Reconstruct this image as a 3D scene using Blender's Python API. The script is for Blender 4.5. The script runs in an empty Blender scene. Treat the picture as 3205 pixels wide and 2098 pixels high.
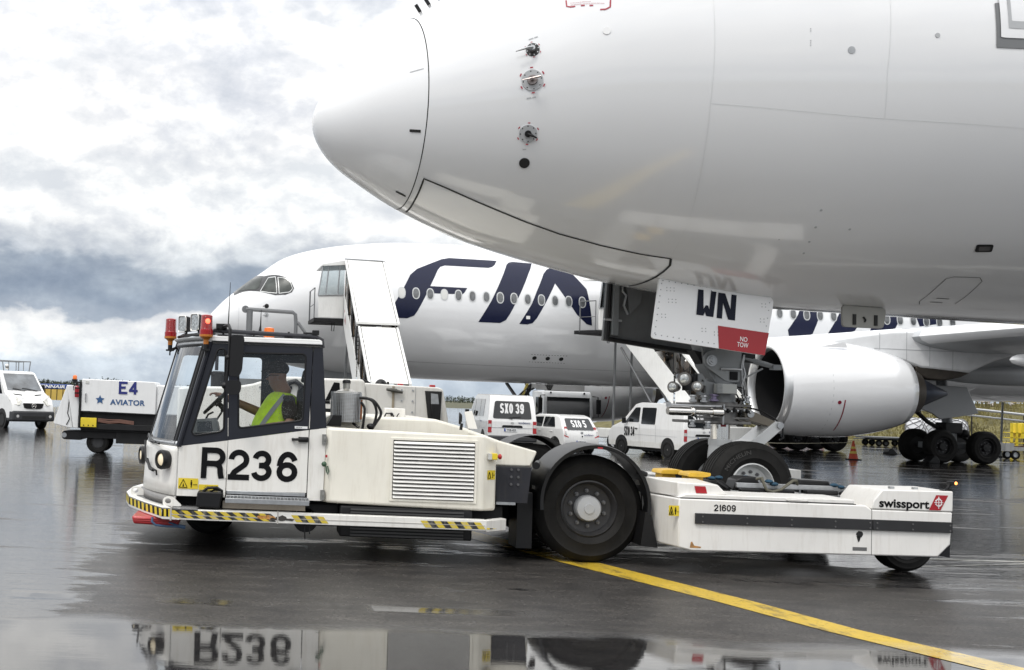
import bpy, bmesh, math, random
from mathutils import Vector, Matrix
from mathutils.geometry import tessellate_polygon
random.seed(7)
S = bpy.context.scene
R = math.radians
COL = S.collection
# ---------------------------------------------------------------- camera
cd = bpy.data.cameras.new('camera'); cam = bpy.data.objects.new('camera', cd); COL.objects.link(cam)
S.camera = cam
cd.sensor_width = 36; cd.lens = 42.353; cd.shift_x = .2479; cd.clip_start = .1; cd.clip_end = 12000
cam.matrix_world = Matrix.Translation((0, 0, 1.85)) @ Matrix.Rotation(R(90 + 2.78), 4, 'X') @ Matrix.Rotation(R(2.1), 4, 'Z')
# ---------------------------------------------------------------- light: bright broken overcast
SUN_EL, SUN_ROT = 56, 220
w = bpy.data.worlds.new('World'); S.world = w; w.use_nodes = True
def sky():
    nt = w.node_tree; N = nt.nodes; L = nt.links
    for n in list(N): N.remove(n)
    def nd(t, **k):
        n = N.new(t)
        for a, b in k.items(): setattr(n, a, b)
        return n
    def mth(op, a, b=None, c=None):
        n = nd('ShaderNodeMath', operation=op)
        for i, x in enumerate((a, b, c)):
            if x is None: continue
            if isinstance(x, (int, float)): n.inputs[i].default_value = x
            else: L.new(x, n.inputs[i])
        return n.outputs[0]
    def ramp(f, stops, interp='LINEAR'):
        r = nd('ShaderNodeValToRGB'); r.color_ramp.interpolation = interp
        e = r.color_ramp.elements
        while len(e) > 1: e.remove(e[-1])
        e[0].position = stops[0][0]; e[0].color = (*stops[0][1], 1)
        for p, c in stops[1:]:
            q = e.new(p); q.color = (*c, 1)
        L.new(f, r.inputs[0]); return r.outputs[0]
    tc = nd('ShaderNodeTexCoord'); sp = nd('ShaderNodeSeparateXYZ'); L.new(tc.outputs['Generated'], sp.inputs[0])
    x, y, z = sp.outputs
    el = mth('ARCSINE', z)                                        # elevation
    az = mth('ARCTAN2', x, y)
    # cloud coordinates: flattened towards the horizon, as a cloud deck is seen
    cz = mth('ADD', mth('MAXIMUM', z, 0.0), .16)
    cb = nd('ShaderNodeCombineXYZ')
    L.new(mth('DIVIDE', x, cz), cb.inputs[0]); L.new(mth('DIVIDE', y, cz), cb.inputs[1])
    def noise(scale, detail, rough, vec, off=0, dist=0.):
        n = nd('ShaderNodeTexNoise', noise_dimensions='3D')
        n.inputs['Scale'].default_value = scale; n.inputs['Detail'].default_value = detail
        n.inputs['Roughness'].default_value = rough; n.inputs['Distortion'].default_value = dist
        if off:
            m = nd('ShaderNodeVectorMath', operation='ADD'); m.inputs[1].default_value = (off, off * 1.7, off * .6)
            L.new(vec, m.inputs[0]); vec = m.outputs[0]
        L.new(vec, n.inputs['Vector']); return n.outputs['Fac']
    # second coordinates: angular, for puffs standing up at the horizon
    ca = nd('ShaderNodeCombineXYZ'); L.new(az, ca.inputs[0]); L.new(mth('MULTIPLY', el, 1.55), ca.inputs[1])
    big = noise(5.5, 5, .55, ca.outputs[0], 3.4, .15)
    mid = noise(13, 7, .58, ca.outputs[0], 9.2, .25)
    deck = noise(1.1, 6, .55, cb.outputs[0], 5.1)
    # elevation warped by the noise makes every band edge billow
    wel = mth('ADD', el, mth('ADD', mth('MULTIPLY', mth('SUBTRACT', big, .5), .085), mth('MULTIPLY', mth('SUBTRACT', mid, .5), .042)))
    t = mth('MULTIPLY', wel, 1 / .5236)                           # 0..30 degrees
    base = ramp(t, [(0, (.60, .67, .74)), (.055, (.62, .69, .77)), (.085, (.80, .83, .86)), (.112, (.86, .87, .88)), (.122, (.45, .51, .59)),
                    (.15, (.345, .41, .50)), (.195, (.37, .43, .51)), (.225, (.62, .66, .71)), (.275, (.90, .915, .93)), (.34, (.90, .915, .93)),
                    (.42, (1.0, 1.0, 1.0)), (.54, (1.06, 1.06, 1.06)), (.68, (1.2, 1.2, 1.2)), (1, (1.8, 1.8, 1.8))], 'EASE')
    # lumps of light and shade inside the cloud
    # billows: the same noise taken a little higher up tells lit tops from grey undersides
    cu = nd('ShaderNodeVectorMath', operation='ADD'); cu.inputs[1].default_value = (.012, .028, 0); L.new(ca.outputs[0], cu.inputs[0])
    mid2 = noise(13, 7, .58, cu.outputs[0], 9.2, .25)
    cu2 = nd('ShaderNodeVectorMath', operation='ADD'); cu2.inputs[1].default_value = (.006, .012, 0); L.new(ca.outputs[0], cu2.inputs[0])
    fin1 = noise(34, 6, .6, ca.outputs[0], 2.2, .2); fin2 = noise(34, 6, .6, cu2.outputs[0], 2.2, .2)
    emb = mth('ADD', mth('MULTIPLY', mth('SUBTRACT', mid, mid2), 1.0), mth('MULTIPLY', mth('SUBTRACT', fin1, fin2), .45))
    lump = ramp(mth('ADD', mth('MULTIPLY', emb, 1.35), .5), [(.22, (.80, .825, .865)), (.44, (.94, .95, .97)), (.56, (1.06, 1.06, 1.055)), (.80, (1.26, 1.25, 1.23))])
    mx = nd('ShaderNodeMix', data_type='RGBA', blend_type='MULTIPLY'); mx.inputs[0].default_value = 1
    L.new(base, mx.inputs[6]); L.new(lump, mx.inputs[7])
    lum2 = ramp(big, [(.32, (.86, .88, .92)), (.5, (1, 1, 1)), (.66, (1.12, 1.12, 1.1))])
    mx2 = nd('ShaderNodeMix', data_type='RGBA', blend_type='MULTIPLY'); mx2.inputs[0].default_value = 1
    L.new(mx.outputs[2], mx2.inputs[6]); L.new(lum2, mx2.inputs[7])
    # clouds as radiance over the strength of the background (0.1)
    sc = nd('ShaderNodeVectorMath', operation='SCALE'); sc.inputs['Scale'].default_value = 10.0
    L.new(mx2.outputs[2], sc.inputs[0])
    st = nd('ShaderNodeTexSky', sky_type='NISHITA'); st.sun_disc = False
    st.sun_elevation = R(SUN_EL); st.sun_rotation = R(SUN_ROT); st.air_density = 1; st.dust_density = 1.5
    gap = ramp(deck, [(.30, (0, 0, 0)), (.40, (1, 1, 1))])
    low = ramp(t, [(.5, (1, 1, 1)), (.9, (0, 0, 0))])             # below about 20 degrees the deck is closed
    cov = mth('MAXIMUM', gap, low)
    fin = nd('ShaderNodeMix', data_type='RGBA'); L.new(cov, fin.inputs[0]); L.new(st.outputs[0], fin.inputs[6]); L.new(sc.outputs[0], fin.inputs[7])
    bg = nd('ShaderNodeBackground'); bg.inputs['Strength'].default_value = .1; L.new(fin.outputs[2], bg.inputs[0])
    out = nd('ShaderNodeOutputWorld'); L.new(bg.outputs[0], out.inputs[0])
sky()
sl = bpy.data.lights.new('sun', 'SUN'); sl.energy = 1.3; sl.angle = R(11); sl.color = (1, .965, .91)
sun = bpy.data.objects.new('sun', sl); COL.objects.link(sun)
a_ = R(SUN_ROT); e_ = R(SUN_EL)
sd = Vector((math.sin(a_) * math.cos(e_), math.cos(a_) * math.cos(e_), math.sin(e_)))   # towards the sun
sun.rotation_euler = (sd).to_track_quat('Z', 'Y').to_euler(); sun.location = (-8, -6, 30)
S.view_settings.view_transform = 'Standard'; S.view_settings.look = 'None'
S.view_settings.exposure = 0; S.view_settings.gamma = 1; S.view_settings.use_curve_mapping = False
S.render.engine = 'CYCLES'
try:
    S.cycles.max_bounces = 8; S.cycles.transparent_max_bounces = 16; S.cycles.glossy_bounces = 4; S.cycles.diffuse_bounces = 3
except Exception: pass
# ---------------------------------------------------------------- materials
MATS = {}
def mat(name, col, rough=.5, metal=0., coat=0., var=.06, dirt=0., dirtc=(.16, .13, .10), scale=3., bump=0., bscale=60., spec=.5, em=None, ems=0.):
    """Principled with a soft mottling, optional grime streaks and fine relief"""
    if name in MATS: return MATS[name]
    m = bpy.data.materials.new(name); m.use_nodes = True; MATS[name] = m
    nt = m.node_tree; N = nt.nodes; L = nt.links; b = N['Principled BSDF']
    b.inputs['Roughness'].default_value = rough; b.inputs['Metallic'].default_value = metal
    b.inputs['Coat Weight'].default_value = coat; b.inputs['Coat Roughness'].default_value = .06
    b.inputs['Specular IOR Level'].default_value = spec
    tc = N.new('ShaderNodeTexCoord'); n = N.new('ShaderNodeTexNoise'); n.inputs['Scale'].default_value = scale; n.inputs['Detail'].default_value = 6
    L.new(tc.outputs['Object'], n.inputs['Vector'])
    r = N.new('ShaderNodeValToRGB'); L.new(n.outputs['Fac'], r.inputs[0])
    r.color_ramp.elements[0].position = .3; r.color_ramp.elements[1].position = .7
    r.color_ramp.elements[0].color = (*[c * (1 - var) for c in col], 1); r.color_ramp.elements[1].color = (*[min(1, c * (1 + var)) for c in col], 1)
    c = r.outputs[0]
    if dirt > 0:
        mp = N.new('ShaderNodeMapping'); mp.inputs['Scale'].default_value = (9, 9, 1.1); L.new(tc.outputs['Object'], mp.inputs[0])
        n2 = N.new('ShaderNodeTexNoise'); n2.inputs['Scale'].default_value = 1.6; n2.inputs['Detail'].default_value = 8; n2.inputs['Roughness'].default_value = .7
        L.new(mp.outputs[0], n2.inputs['Vector'])
        r2 = N.new('ShaderNodeValToRGB'); r2.color_ramp.elements[0].position = .5; r2.color_ramp.elements[1].position = .8
        r2.color_ramp.elements[0].color = (0, 0, 0, 1); r2.color_ramp.elements[1].color = (dirt, dirt, dirt, 1)
        L.new(n2.outputs['Fac'], r2.inputs[0])
        mx = N.new('ShaderNodeMix'); mx.data_type = 'RGBA'; L.new(r2.outputs[0], mx.inputs[0]); L.new(c, mx.inputs[6]); mx.inputs[7].default_value = (*dirtc, 1)
        c = mx.outputs[2]
    L.new(c, b.inputs['Base Color'])
    if bump > 0:
        n3 = N.new('ShaderNodeTexNoise'); n3.inputs['Scale'].default_value = bscale; n3.inputs['Detail'].default_value = 4
        L.new(tc.outputs['Object'], n3.inputs['Vector'])
        bp = N.new('ShaderNodeBump'); bp.inputs['Strength'].default_value = bump; bp.inputs['Distance'].default_value = .01
        L.new(n3.outputs['Fac'], bp.inputs['Height']); L.new(bp.outputs[0], b.inputs['Normal'])
    if em:
        b.inputs['Emission Color'].default_value = (*em, 1); b.inputs['Emission Strength'].default_value = ems
    return m
def glass(name, tint=(.8, .86, .88), refl=1.0, rough=0.0, spots=False):
    if name in MATS: return MATS[name]
    m = bpy.data.materials.new(name); m.use_nodes = True; MATS[name] = m
    nt = m.node_tree; N = nt.nodes; L = nt.links
    for n in list(N): N.remove(n)
    o = N.new('ShaderNodeOutputMaterial'); t = N.new('ShaderNodeBsdfTransparent'); t.inputs[0].default_value = (*tint, 1)
    g = N.new('ShaderNodeBsdfGlossy'); g.inputs['Roughness'].default_value = rough
    f = N.new('ShaderNodeFresnel'); f.inputs['IOR'].default_value = 1.5
    mu = N.new('ShaderNodeMath'); mu.operation = 'MULTIPLY'; mu.inputs[1].default_value = refl; mu.use_clamp = True
    L.new(f.outputs[0], mu.inputs[0])
    mx = N.new('ShaderNodeMixShader'); L.new(mu.outputs[0], mx.inputs[0]); L.new(t.outputs[0], mx.inputs[1]); L.new(g.outputs[0], mx.inputs[2])
    last = mx
    if spots:                                                     # rain drops clinging to the pane
        tc = N.new('ShaderNodeTexCoord'); v = N.new('ShaderNodeTexVoronoi'); v.inputs['Scale'].default_value = 74; v.feature = 'F1'
        L.new(tc.outputs['Object'], v.inputs['Vector'])
        n = N.new('ShaderNodeTexNoise'); n.inputs['Scale'].default_value = 5; L.new(tc.outputs['Object'], n.inputs['Vector'])
        th = N.new('ShaderNodeMath'); th.operation = 'MULTIPLY'; th.inputs[1].default_value = .36; L.new(n.outputs['Fac'], th.inputs[0])
        lt = N.new('ShaderNodeMath'); lt.operation = 'LESS_THAN'; L.new(v.outputs['Distance'], lt.inputs[0]); L.new(th.outputs[0], lt.inputs[1])
        k = N.new('ShaderNodeMath'); k.operation = 'MULTIPLY'; k.inputs[1].default_value = .30; L.new(lt.outputs[0], k.inputs[0])
        d = N.new('ShaderNodeBsdfDiffuse'); d.inputs[0].default_value = (.75, .78, .8, 1)
        m2 = N.new('ShaderNodeMixShader'); L.new(k.outputs[0], m2.inputs[0]); L.new(mx.outputs[0], m2.inputs[1]); L.new(d.outputs[0], m2.inputs[2]); last = m2
    L.new(last.outputs[0], o.inputs[0]); return m
WHITE = mat('tug_white', (.79, .775, .735), .38, coat=.25, var=.035, dirt=.42, dirtc=(.42, .37, .30))
CREAM = mat('engine_cover_cream', (.81, .78, .69), .42, coat=.2, var=.04, dirt=.30, dirtc=(.45, .38, .28))
BED = mat('bed_white', (.78, .765, .735), .42, coat=.15, var=.04, dirt=.34, dirtc=(.42, .37, .31))
NAVY = mat('cab_charcoal', (.013, .0145, .022), .34, spec=.4, coat=.1, var=.1)
DARK = mat('dark_steel', (.012, .012, .013), .6, spec=.3, var=.25)
FRAMEGREY = mat('frame_grey', (.020, .021, .027), .5, spec=.35, var=.15, dirt=.3, dirtc=(.07, .06, .05))
BLACKP = mat('black_plastic', (.008, .008, .009), .42, spec=.35, var=.2)
RUBBER = mat('tyre_rubber', (.011, .0105, .010), .72, spec=.25, var=.25, scale=8, bump=.12, bscale=40, dirt=.25, dirtc=(.03, .027, .024))
STEEL = mat('galvanised_steel', (.42, .43, .44), .38, .75, var=.12, scale=14)
CHROME = mat('bright_chrome', (.72, .70, .67), .16, 1., var=.05)
ALU = mat('aluminium', (.62, .63, .64), .3, .9, var=.08)
ACW = mat('airliner_white', (.77, .775, .785), .16, coat=1., var=.012, scale=.8, bump=.012, bscale=70)
ACG = mat('airliner_grey', (.42, .43, .44), .28, coat=.2, var=.03, scale=1.)
LINE = mat('panel_gap_black', (.012, .012, .012), .6)
SEAM = mat('panel_seam_grey', (.42, .43, .44), .5)
FSEAM = mat('faint_seam_grey', (.66, .665, .67), .3, coat=.5)
LETTER = mat('livery_blue', (.006, .009, .034), .25, spec=.35, var=.03)
INK = mat('black_lettering', (.005, .005, .006), .5, spec=.15)
REDP = mat('red_paint', (.42, .022, .025), .35, coat=.2, var=.05)
SIGRED = mat('sign_red', (.36, .012, .02), .4)
YEL = mat('warning_yellow', (.72, .55, .03), .5, var=.08)
PADY = mat('pad_yellow', (.66, .40, .03), .5, var=.1, dirt=.3)
WHITEP = mat('white_print', (.82, .82, .82), .4)
VANW = mat('van_white', (.80, .80, .79), .25, coat=.6, var=.02, dirt=.25, dirtc=(.45, .41, .34))
DGLASS = mat('dark_glass', (.012, .014, .016), .05, coat=.5, var=.2)
LEADG = mat('gear_grey', (.18, .19, .197), .45, .1, var=.06, dirt=.25, dirtc=(.14, .13, .12))
LAMPW = mat('lamp_lens', (.52, .53, .52), .22, .75, var=.45, scale=40)
ORANGE = mat('orange_lens', (.75, .16, .01), .15, coat=.5)
REDLENS = mat('red_lens', (.38, .008, .01), .15, coat=.6, var=.1)
HIVIS = mat('hi_vis_yellow', (.60, .90, .03), .7, var=.1, scale=14)
GLASS = glass('cab_glass', (.92, .95, .95), 1.0, 0, True)
WSGLASS = glass('windscreen_glass', (.80, .87, .90), 1.8)
# ---------------------------------------------------------------- mesh helper
class MB:
    def __init__(s): s.v = []; s.f = []; s.mi = []
    def add(s, vs, fs, mi=0):
        k = len(s.v); s.v += [tuple(v) for v in vs]; s.f += [tuple(i + k for i in f) for f in fs]; s.mi += [mi] * len(fs); return s
    def box(s, x0, x1, y0, y1, z0, z1, mi=0):
        return s.add([(x, y, z) for x in (x0, x1) for y in (y0, y1) for z in (z0, z1)],
                     [(0, 1, 3, 2), (4, 6, 7, 5), (0, 4, 5, 1), (2, 3, 7, 6), (0, 2, 6, 4), (1, 5, 7, 3)], mi)
    def prism(s, pts, a, b, ax='y', mi=0, pts2=None):
        """polygon extruded along an axis; pts2 gives the far end its own outline"""
        p2 = pts2 or pts; n = len(pts)
        g = {'y': lambda p, t: (p[0], t, p[1]), 'x': lambda p, t: (t, p[0], p[1]), 'z': lambda p, t: (p[0], p[1], t)}[ax]
        return s.add([g(p, a) for p in pts] + [g(p, b) for p in p2],
                     [tuple(range(n))[::-1], tuple(range(n, 2 * n))] + [(i, (i + 1) % n, n + (i + 1) % n, n + i) for i in range(n)], mi)
    def plate(s, loops, a, b, fn=None, mi=0):
        """sheet with holes: loops in (x, z), thickness a..b along y; fn maps a point"""
        fn = fn or (lambda x, y, z: (x, y, z))
        tri = tessellate_polygon([[Vector((p[0], p[1], 0)) for p in l] for l in loops])
        fl = [p for l in loops for p in l]; n = len(fl)
        fs = [tuple(t) for t in tri] + [tuple(i + n for i in t[::-1]) for t in tri]; k = 0
        for l in loops:
            m = len(l); fs += [(k + i, k + (i + 1) % m, n + k + (i + 1) % m, n + k + i) for i in range(m)]; k += m
        return s.add([fn(p[0], a, p[1]) for p in fl] + [fn(p[0], b, p[1]) for p in fl], fs, mi)
    def cone(s, p0, p1, r0, r1=None, n=16, mi=0, cap=True):
        r1 = r0 if r1 is None else r1
        p0 = Vector(p0); p1 = Vector(p1); d = (p1 - p0).normalized(); u = d.orthogonal().normalized(); v = d.cross(u)
        ring = lambda p, r: [p + (u * math.cos(2 * math.pi * i / n) + v * math.sin(2 * math.pi * i / n)) * r for i in range(n)]
        fs = [(i, (i + 1) % n, n + (i + 1) % n, n + i) for i in range(n)]
        if cap: fs += [tuple(range(n))[::-1], tuple(range(n, 2 * n))]
        return s.add(ring(p0, r0) + ring(p1, r1), fs, mi)
    def tube(s, pts, r, n=8, mi=0, closed=False):
        P = [Vector(p) for p in pts]; m = len(P); u = None; vs = []
        for i in range(m):
            d = ((P[(i + 1) % m] - P[i - 1]) if closed else (P[min(i + 1, m - 1)] - P[max(i - 1, 0)])).normalized()
            if u is None: u = d.orthogonal().normalized()
            u = (u - d * u.dot(d)); u = u.normalized() if u.length > 1e-6 else d.orthogonal().normalized()
            v = d.cross(u); rr = r[i] if isinstance(r, (list, tuple)) else r
            vs += [P[i] + (u * math.cos(2 * math.pi * k / n) + v * math.sin(2 * math.pi * k / n)) * rr for k in range(n)]
        fs = [(i * n + k, i * n + (k + 1) % n, ((i + 1) % m) * n + (k + 1) % n, ((i + 1) % m) * n + k) for i in range(m if closed else m - 1) for k in range(n)]
        if not closed: fs += [tuple(range(n))[::-1], tuple(range((m - 1) * n, m * n))]
        return s.add(vs, fs, mi)
    def lathe(s, c, ax, prof, n=32, mi=0, cap=True):
        """prof: (along axis, radius) pairs, round the axis through c"""
        c = Vector(c); d = Vector(ax).normalized(); u = d.orthogonal().normalized(); v = d.cross(u); vs = []
        for a, r in prof: vs += [c + d * a + (u * math.cos(2 * math.pi * k / n) + v * math.sin(2 * math.pi * k / n)) * r for k in range(n)]
        fs = [(i * n + k, i * n + (k + 1) % n, (i + 1) * n + (k + 1) % n, (i + 1) * n + k) for i in range(len(prof) - 1) for k in range(n)]
        if cap and prof[0][1] > 1e-5: fs.append(tuple(range(n))[::-1])
        if cap and prof[-1][1] > 1e-5: fs.append(tuple(range((len(prof) - 1) * n, len(prof) * n)))
        return s.add(vs, fs, mi)
    def ball(s, c, r, nu=16, nv=10, mi=0):
        rx, ry, rz = r if isinstance(r, (tuple, list)) else (r, r, r); vs = []
        for j in range(nv + 1):
            t = math.pi * j / nv
            vs += [(c[0] + rx * math.sin(t) * math.cos(2 * math.pi * i / nu), c[1] + ry * math.sin(t) * math.sin(2 * math.pi * i / nu), c[2] + rz * math.cos(t)) for i in range(nu)]
        return s.add(vs, [(j * nu + i, (j + 1) * nu + i, (j + 1) * nu + (i + 1) % nu, j * nu + (i + 1) % nu) for j in range(nv) for i in range(nu)], mi)
    def grid(s, rows, mi=0, closed=False):
        n = len(rows[0]); vs = [p for r in rows for p in r]
        return s.add(vs, [(j * n + i, j * n + (i + 1) % n, (j + 1) * n + (i + 1) % n, (j + 1) * n + i) for j in range(len(rows) - 1) for i in range(n if closed else n - 1)], mi)
    def build(s, name, mats, parent=None, o=None, bev=0., seg=2, smooth=38, solid=0.):
        me = bpy.data.meshes.new(name)
        o = Vector(o) if o is not None else (WO(parent) if parent is not None else Vector())
        me.from_pydata([tuple(Vector(v) - o) for v in s.v], [], s.f); me.validate(clean_customdata=False)
        bm = bmesh.new(); bm.from_mesh(me); bmesh.ops.remove_doubles(bm, verts=bm.verts, dist=1e-5); bmesh.ops.recalc_face_normals(bm, faces=bm.faces); bm.to_mesh(me); bm.free()
        for m in (mats if isinstance(mats, (list, tuple)) else [mats]): me.materials.append(m)
        if len(me.polygons) == len(s.mi) and any(s.mi): me.polygons.foreach_set('material_index', s.mi)
        if smooth:
            me.polygons.foreach_set('use_smooth', [True] * len(me.polygons)); me.set_sharp_from_angle(angle=R(smooth))
        ob = bpy.data.objects.new(name, me); COL.objects.link(ob)
        if parent is not None: ob.parent = parent
        if bev:
            b = ob.modifiers.new('bevel', 'BEVEL'); b.width = bev; b.segments = seg; b.limit_method = 'ANGLE'; b.angle_limit = R(35); b.use_clamp_overlap = True
        if solid:
            b = ob.modifiers.new('thickness', 'SOLIDIFY'); b.thickness = solid
        return ob
ORG = {}
def WO(o):
    """world origin that parts written in world coordinates are measured from (0 for things written in their own coordinates)"""
    while o is not None:
        if o.name in ORG: return ORG[o.name]
        o = o.parent
    return Vector()
def thing(name, label, cat, loc=(0, 0, 0), rz=0., group=None, world=False):
    o = bpy.data.objects.new(name, None); COL.objects.link(o); o.location = loc; o.rotation_euler = (0, 0, rz)
    o['label'] = label; o['category'] = cat
    if group: o['group'] = group
    if world: ORG[o.name] = Vector(loc)
    return o
def tag(o, label, cat, group=None):
    o['label'] = label; o['category'] = cat
    if group: o['group'] = group
    return o
def kind(o, k): o['kind'] = k; return o
def copy_tree(o, parent=None, loc=None, rz=None, label=None):
    c = o.copy(); COL.objects.link(c); c.parent = parent
    if loc is not None: c.location = loc
    if rz is not None: c.rotation_euler = (0, 0, rz)
    if label: c['label'] = label
    for ch in list(o.children): copy_tree(ch, c)
    return c
def text(name, s, mat_, parent, fn, wdt, hgt, bold=.0, cut=0, spacing=1.0, flip=False, shear=0.):
    """lettering fitted to a width and height; fn maps (u, v) in metres from the lower left corner to a point"""
    cu = bpy.data.curves.new(name, 'FONT'); cu.body = s; cu.offset = bold; cu.space_character = spacing; cu.shear = shear; cu.resolution_u = 4
    t = bpy.data.objects.new(name, cu); me = bpy.data.meshes.new_from_object(t)
    bpy.data.objects.remove(t)
    bm = bmesh.new(); bm.from_mesh(me); bmesh.ops.remove_doubles(bm, verts=bm.verts, dist=1e-5)
    xs = [v.co.x for v in bm.verts]; ys = [v.co.y for v in bm.verts]
    x0, x1, y0, y1 = min(xs), max(xs), min(ys), max(ys)
    for k in range(1, cut):
        for ax, lo, hi in ((0, x0, x1), (1, y0, y1)):
            c = lo + (hi - lo) * k / cut; p = [0, 0, 0]; p[ax] = c; nrm = [0, 0, 0]; nrm[ax] = 1
            bmesh.ops.bisect_plane(bm, geom=bm.verts[:] + bm.edges[:] + bm.faces[:], plane_co=p, plane_no=nrm)
    o = WO(parent)
    for v in bm.verts:
        u = (v.co.x - x0) / (x1 - x0) * wdt; q = (v.co.y - y0) / (y1 - y0) * hgt
        v.co = Vector(fn(u, q)) - o
    bmesh.ops.recalc_face_normals(bm, faces=bm.faces)
    bm.to_mesh(me); bm.free(); me.materials.clear(); me.materials.append(mat_)
    ob = bpy.data.objects.new(name, me); COL.objects.link(ob); ob.parent = parent
    return ob
def arc(cx, cy, r, a0, a1, n): return [(cx + r * math.cos(R(a0 + (a1 - a0) * i / n)), cy + r * math.sin(R(a0 + (a1 - a0) * i / n))) for i in range(n + 1)]
def rrect(x0, x1, z0, z1, r, n=4):
    return arc(x1 - r, z1 - r, r, 0, 90, n) + arc(x0 + r, z1 - r, r, 90, 180, n) + arc(x0 + r, z0 + r, r, 180, 270, n) + arc(x1 - r, z0 + r, r, 270, 360, n)
def rpoly(pts, r, n=4):
    """polygon with rounded corners"""
    out = []; m = len(pts)
    for i in range(m):
        p = Vector(pts[i]); a = Vector(pts[i - 1]) - p; b = Vector(pts[(i + 1) % m]) - p
        rr = min(r, a.length * .45, b.length * .45); A = p + a.normalized() * rr; B = p + b.normalized() * rr
        for k in range(n + 1):
            t = k / n; q = A * (1 - t) ** 2 + p * 2 * t * (1 - t) + B * t * t; out.append((q.x, q.y))
    return out
# heavy grotesque lettering built from strokes of even weight (unit boxes; -9 / 9 reach the outer edge)
def _el(cx, cy, rx, ry, a0, a1, n=18): return [(cx + rx * math.cos(R(a0 + (a1 - a0) * i / n)), cy + ry * math.sin(R(a0 + (a1 - a0) * i / n))) for i in range(n + 1)]
GL = {
 'R': [[(0, -9), (0, 9)], [(0, 1), (.62, 1)] + _el(.62, .74, .38, .26, 80, -80) + [(.62, .48), (0, .48)], [(.50, .48)] + _el(.52, .28, .36, .2, 80, 5, 8) + [(.90, .12), (.97, -9)]],
 '2': [_el(.48, .70, .48, .30, 178, -38) + [(.22, .20), (.06, .02)], [(-9, 0), (9, 0)]],
 '3': [_el(.46, .75, .44, .25, 172, -90), _el(.46, .26, .50, .26, 92, -170), [(.28, .51), (.5, .51)]],
 '6': [_el(.5, .29, .5, .29, 0, 360), _el(.52, .52, .52, .48, 180, 28)],
 '9': [_el(.5, .71, .5, .29, 0, 360), _el(.48, .48, .52, .48, 0, -152)],
 '1': [[(.75, -9), (.75, 9)], [(.75, .86), (.0, .74)]],
 '0': [_el(.5, .5, .5, .5, 0, 360)], 'O': [_el(.5, .5, .5, .5, 0, 360)],
 '5': [[(9, 1), (.10, 1), (.04, .52)], _el(.46, .29, .52, .30, 140, -165)],
 '4': [[(.78, -9), (.78, 9)], [(.72, .96), (.0, .26)], [(-9, .24), (9, .24)]],
 'S': [_el(.5, .75, .48, .25, 20, 265), _el(.5, .25, .5, .25, 92, -165)],
 'X': [[(.0, -9), (1, 9)], [(1, -9), (0, 9)]],
 'E': [[(0, -9), (0, 9)], [(0, 1), (9, 1)], [(0, .52), (.92, .52)], [(0, 0), (9, 0)]],
}
def stroke_glyph(name, ch, mt, parent, fn, wdt, hgt, T, lift=.0004):
    m = MB(); e = T / 2; mx = lambda x: 0 if x == -9 else wdt if x == 9 else e + x * (wdt - T); my = lambda y: 0 if y == -9 else hgt if y == 9 else e + y * (hgt - T)
    for k, st in enumerate(GL[ch]):
        P = [Vector((mx(x), my(y))) for x, y in st]; L_, R_ = [], []; n = len(P); cl = (P[0] - P[-1]).length < 1e-4
        if cl: P = P[:-1]; n -= 1
        for i in range(n):
            a = P[i - 1] if (cl or i > 0) else P[i]; b = P[(i + 1) % n] if (cl or i < n - 1) else P[i]
            d0 = (P[i] - a); d1 = (b - P[i])
            d0 = d0.normalized() if d0.length > 1e-7 else d1.normalized(); d1 = d1.normalized() if d1.length > 1e-7 else d0
            t = d0 + d1; t = t.normalized() if t.length > 1e-6 else d0; c = max(.5, t.dot(d0)); nn = Vector((-t.y, t.x)) * (e / c)
            L_.append(P[i] + nn); R_.append(P[i] - nn)
        if cl: L_.append(L_[0]); R_.append(R_[0])
        cy = lambda p: fn(p.x, min(hgt, max(0, p.y)), k * lift)
        m.grid([[cy(p) for p in L_], [cy(p) for p in R_]])
    return m.build(name, mt, parent, smooth=0)
def stroke_text(name, s, mt, parent, fn, wdt, hgt, T, gap=.0, lift=.0004):
    """one mesh holding a short code; spaces are half a letter wide"""
    un = sum(.5 if c == ' ' else .55 if c == '1' else 1 for c in s); n = len(s.replace(' ', '')); w1 = (wdt - gap * (n - 1)) / un; x = 0; obs = []
    for c in s:
        if c == ' ': x += w1 * .5; continue
        ww = w1 * (.55 if c == '1' else 1); obs.append(stroke_glyph(name, c, mt, parent, lambda u, q, d, x=x: fn(x + u, q, d), ww, hgt, T, lift)); x += ww + gap
    return obs
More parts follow.
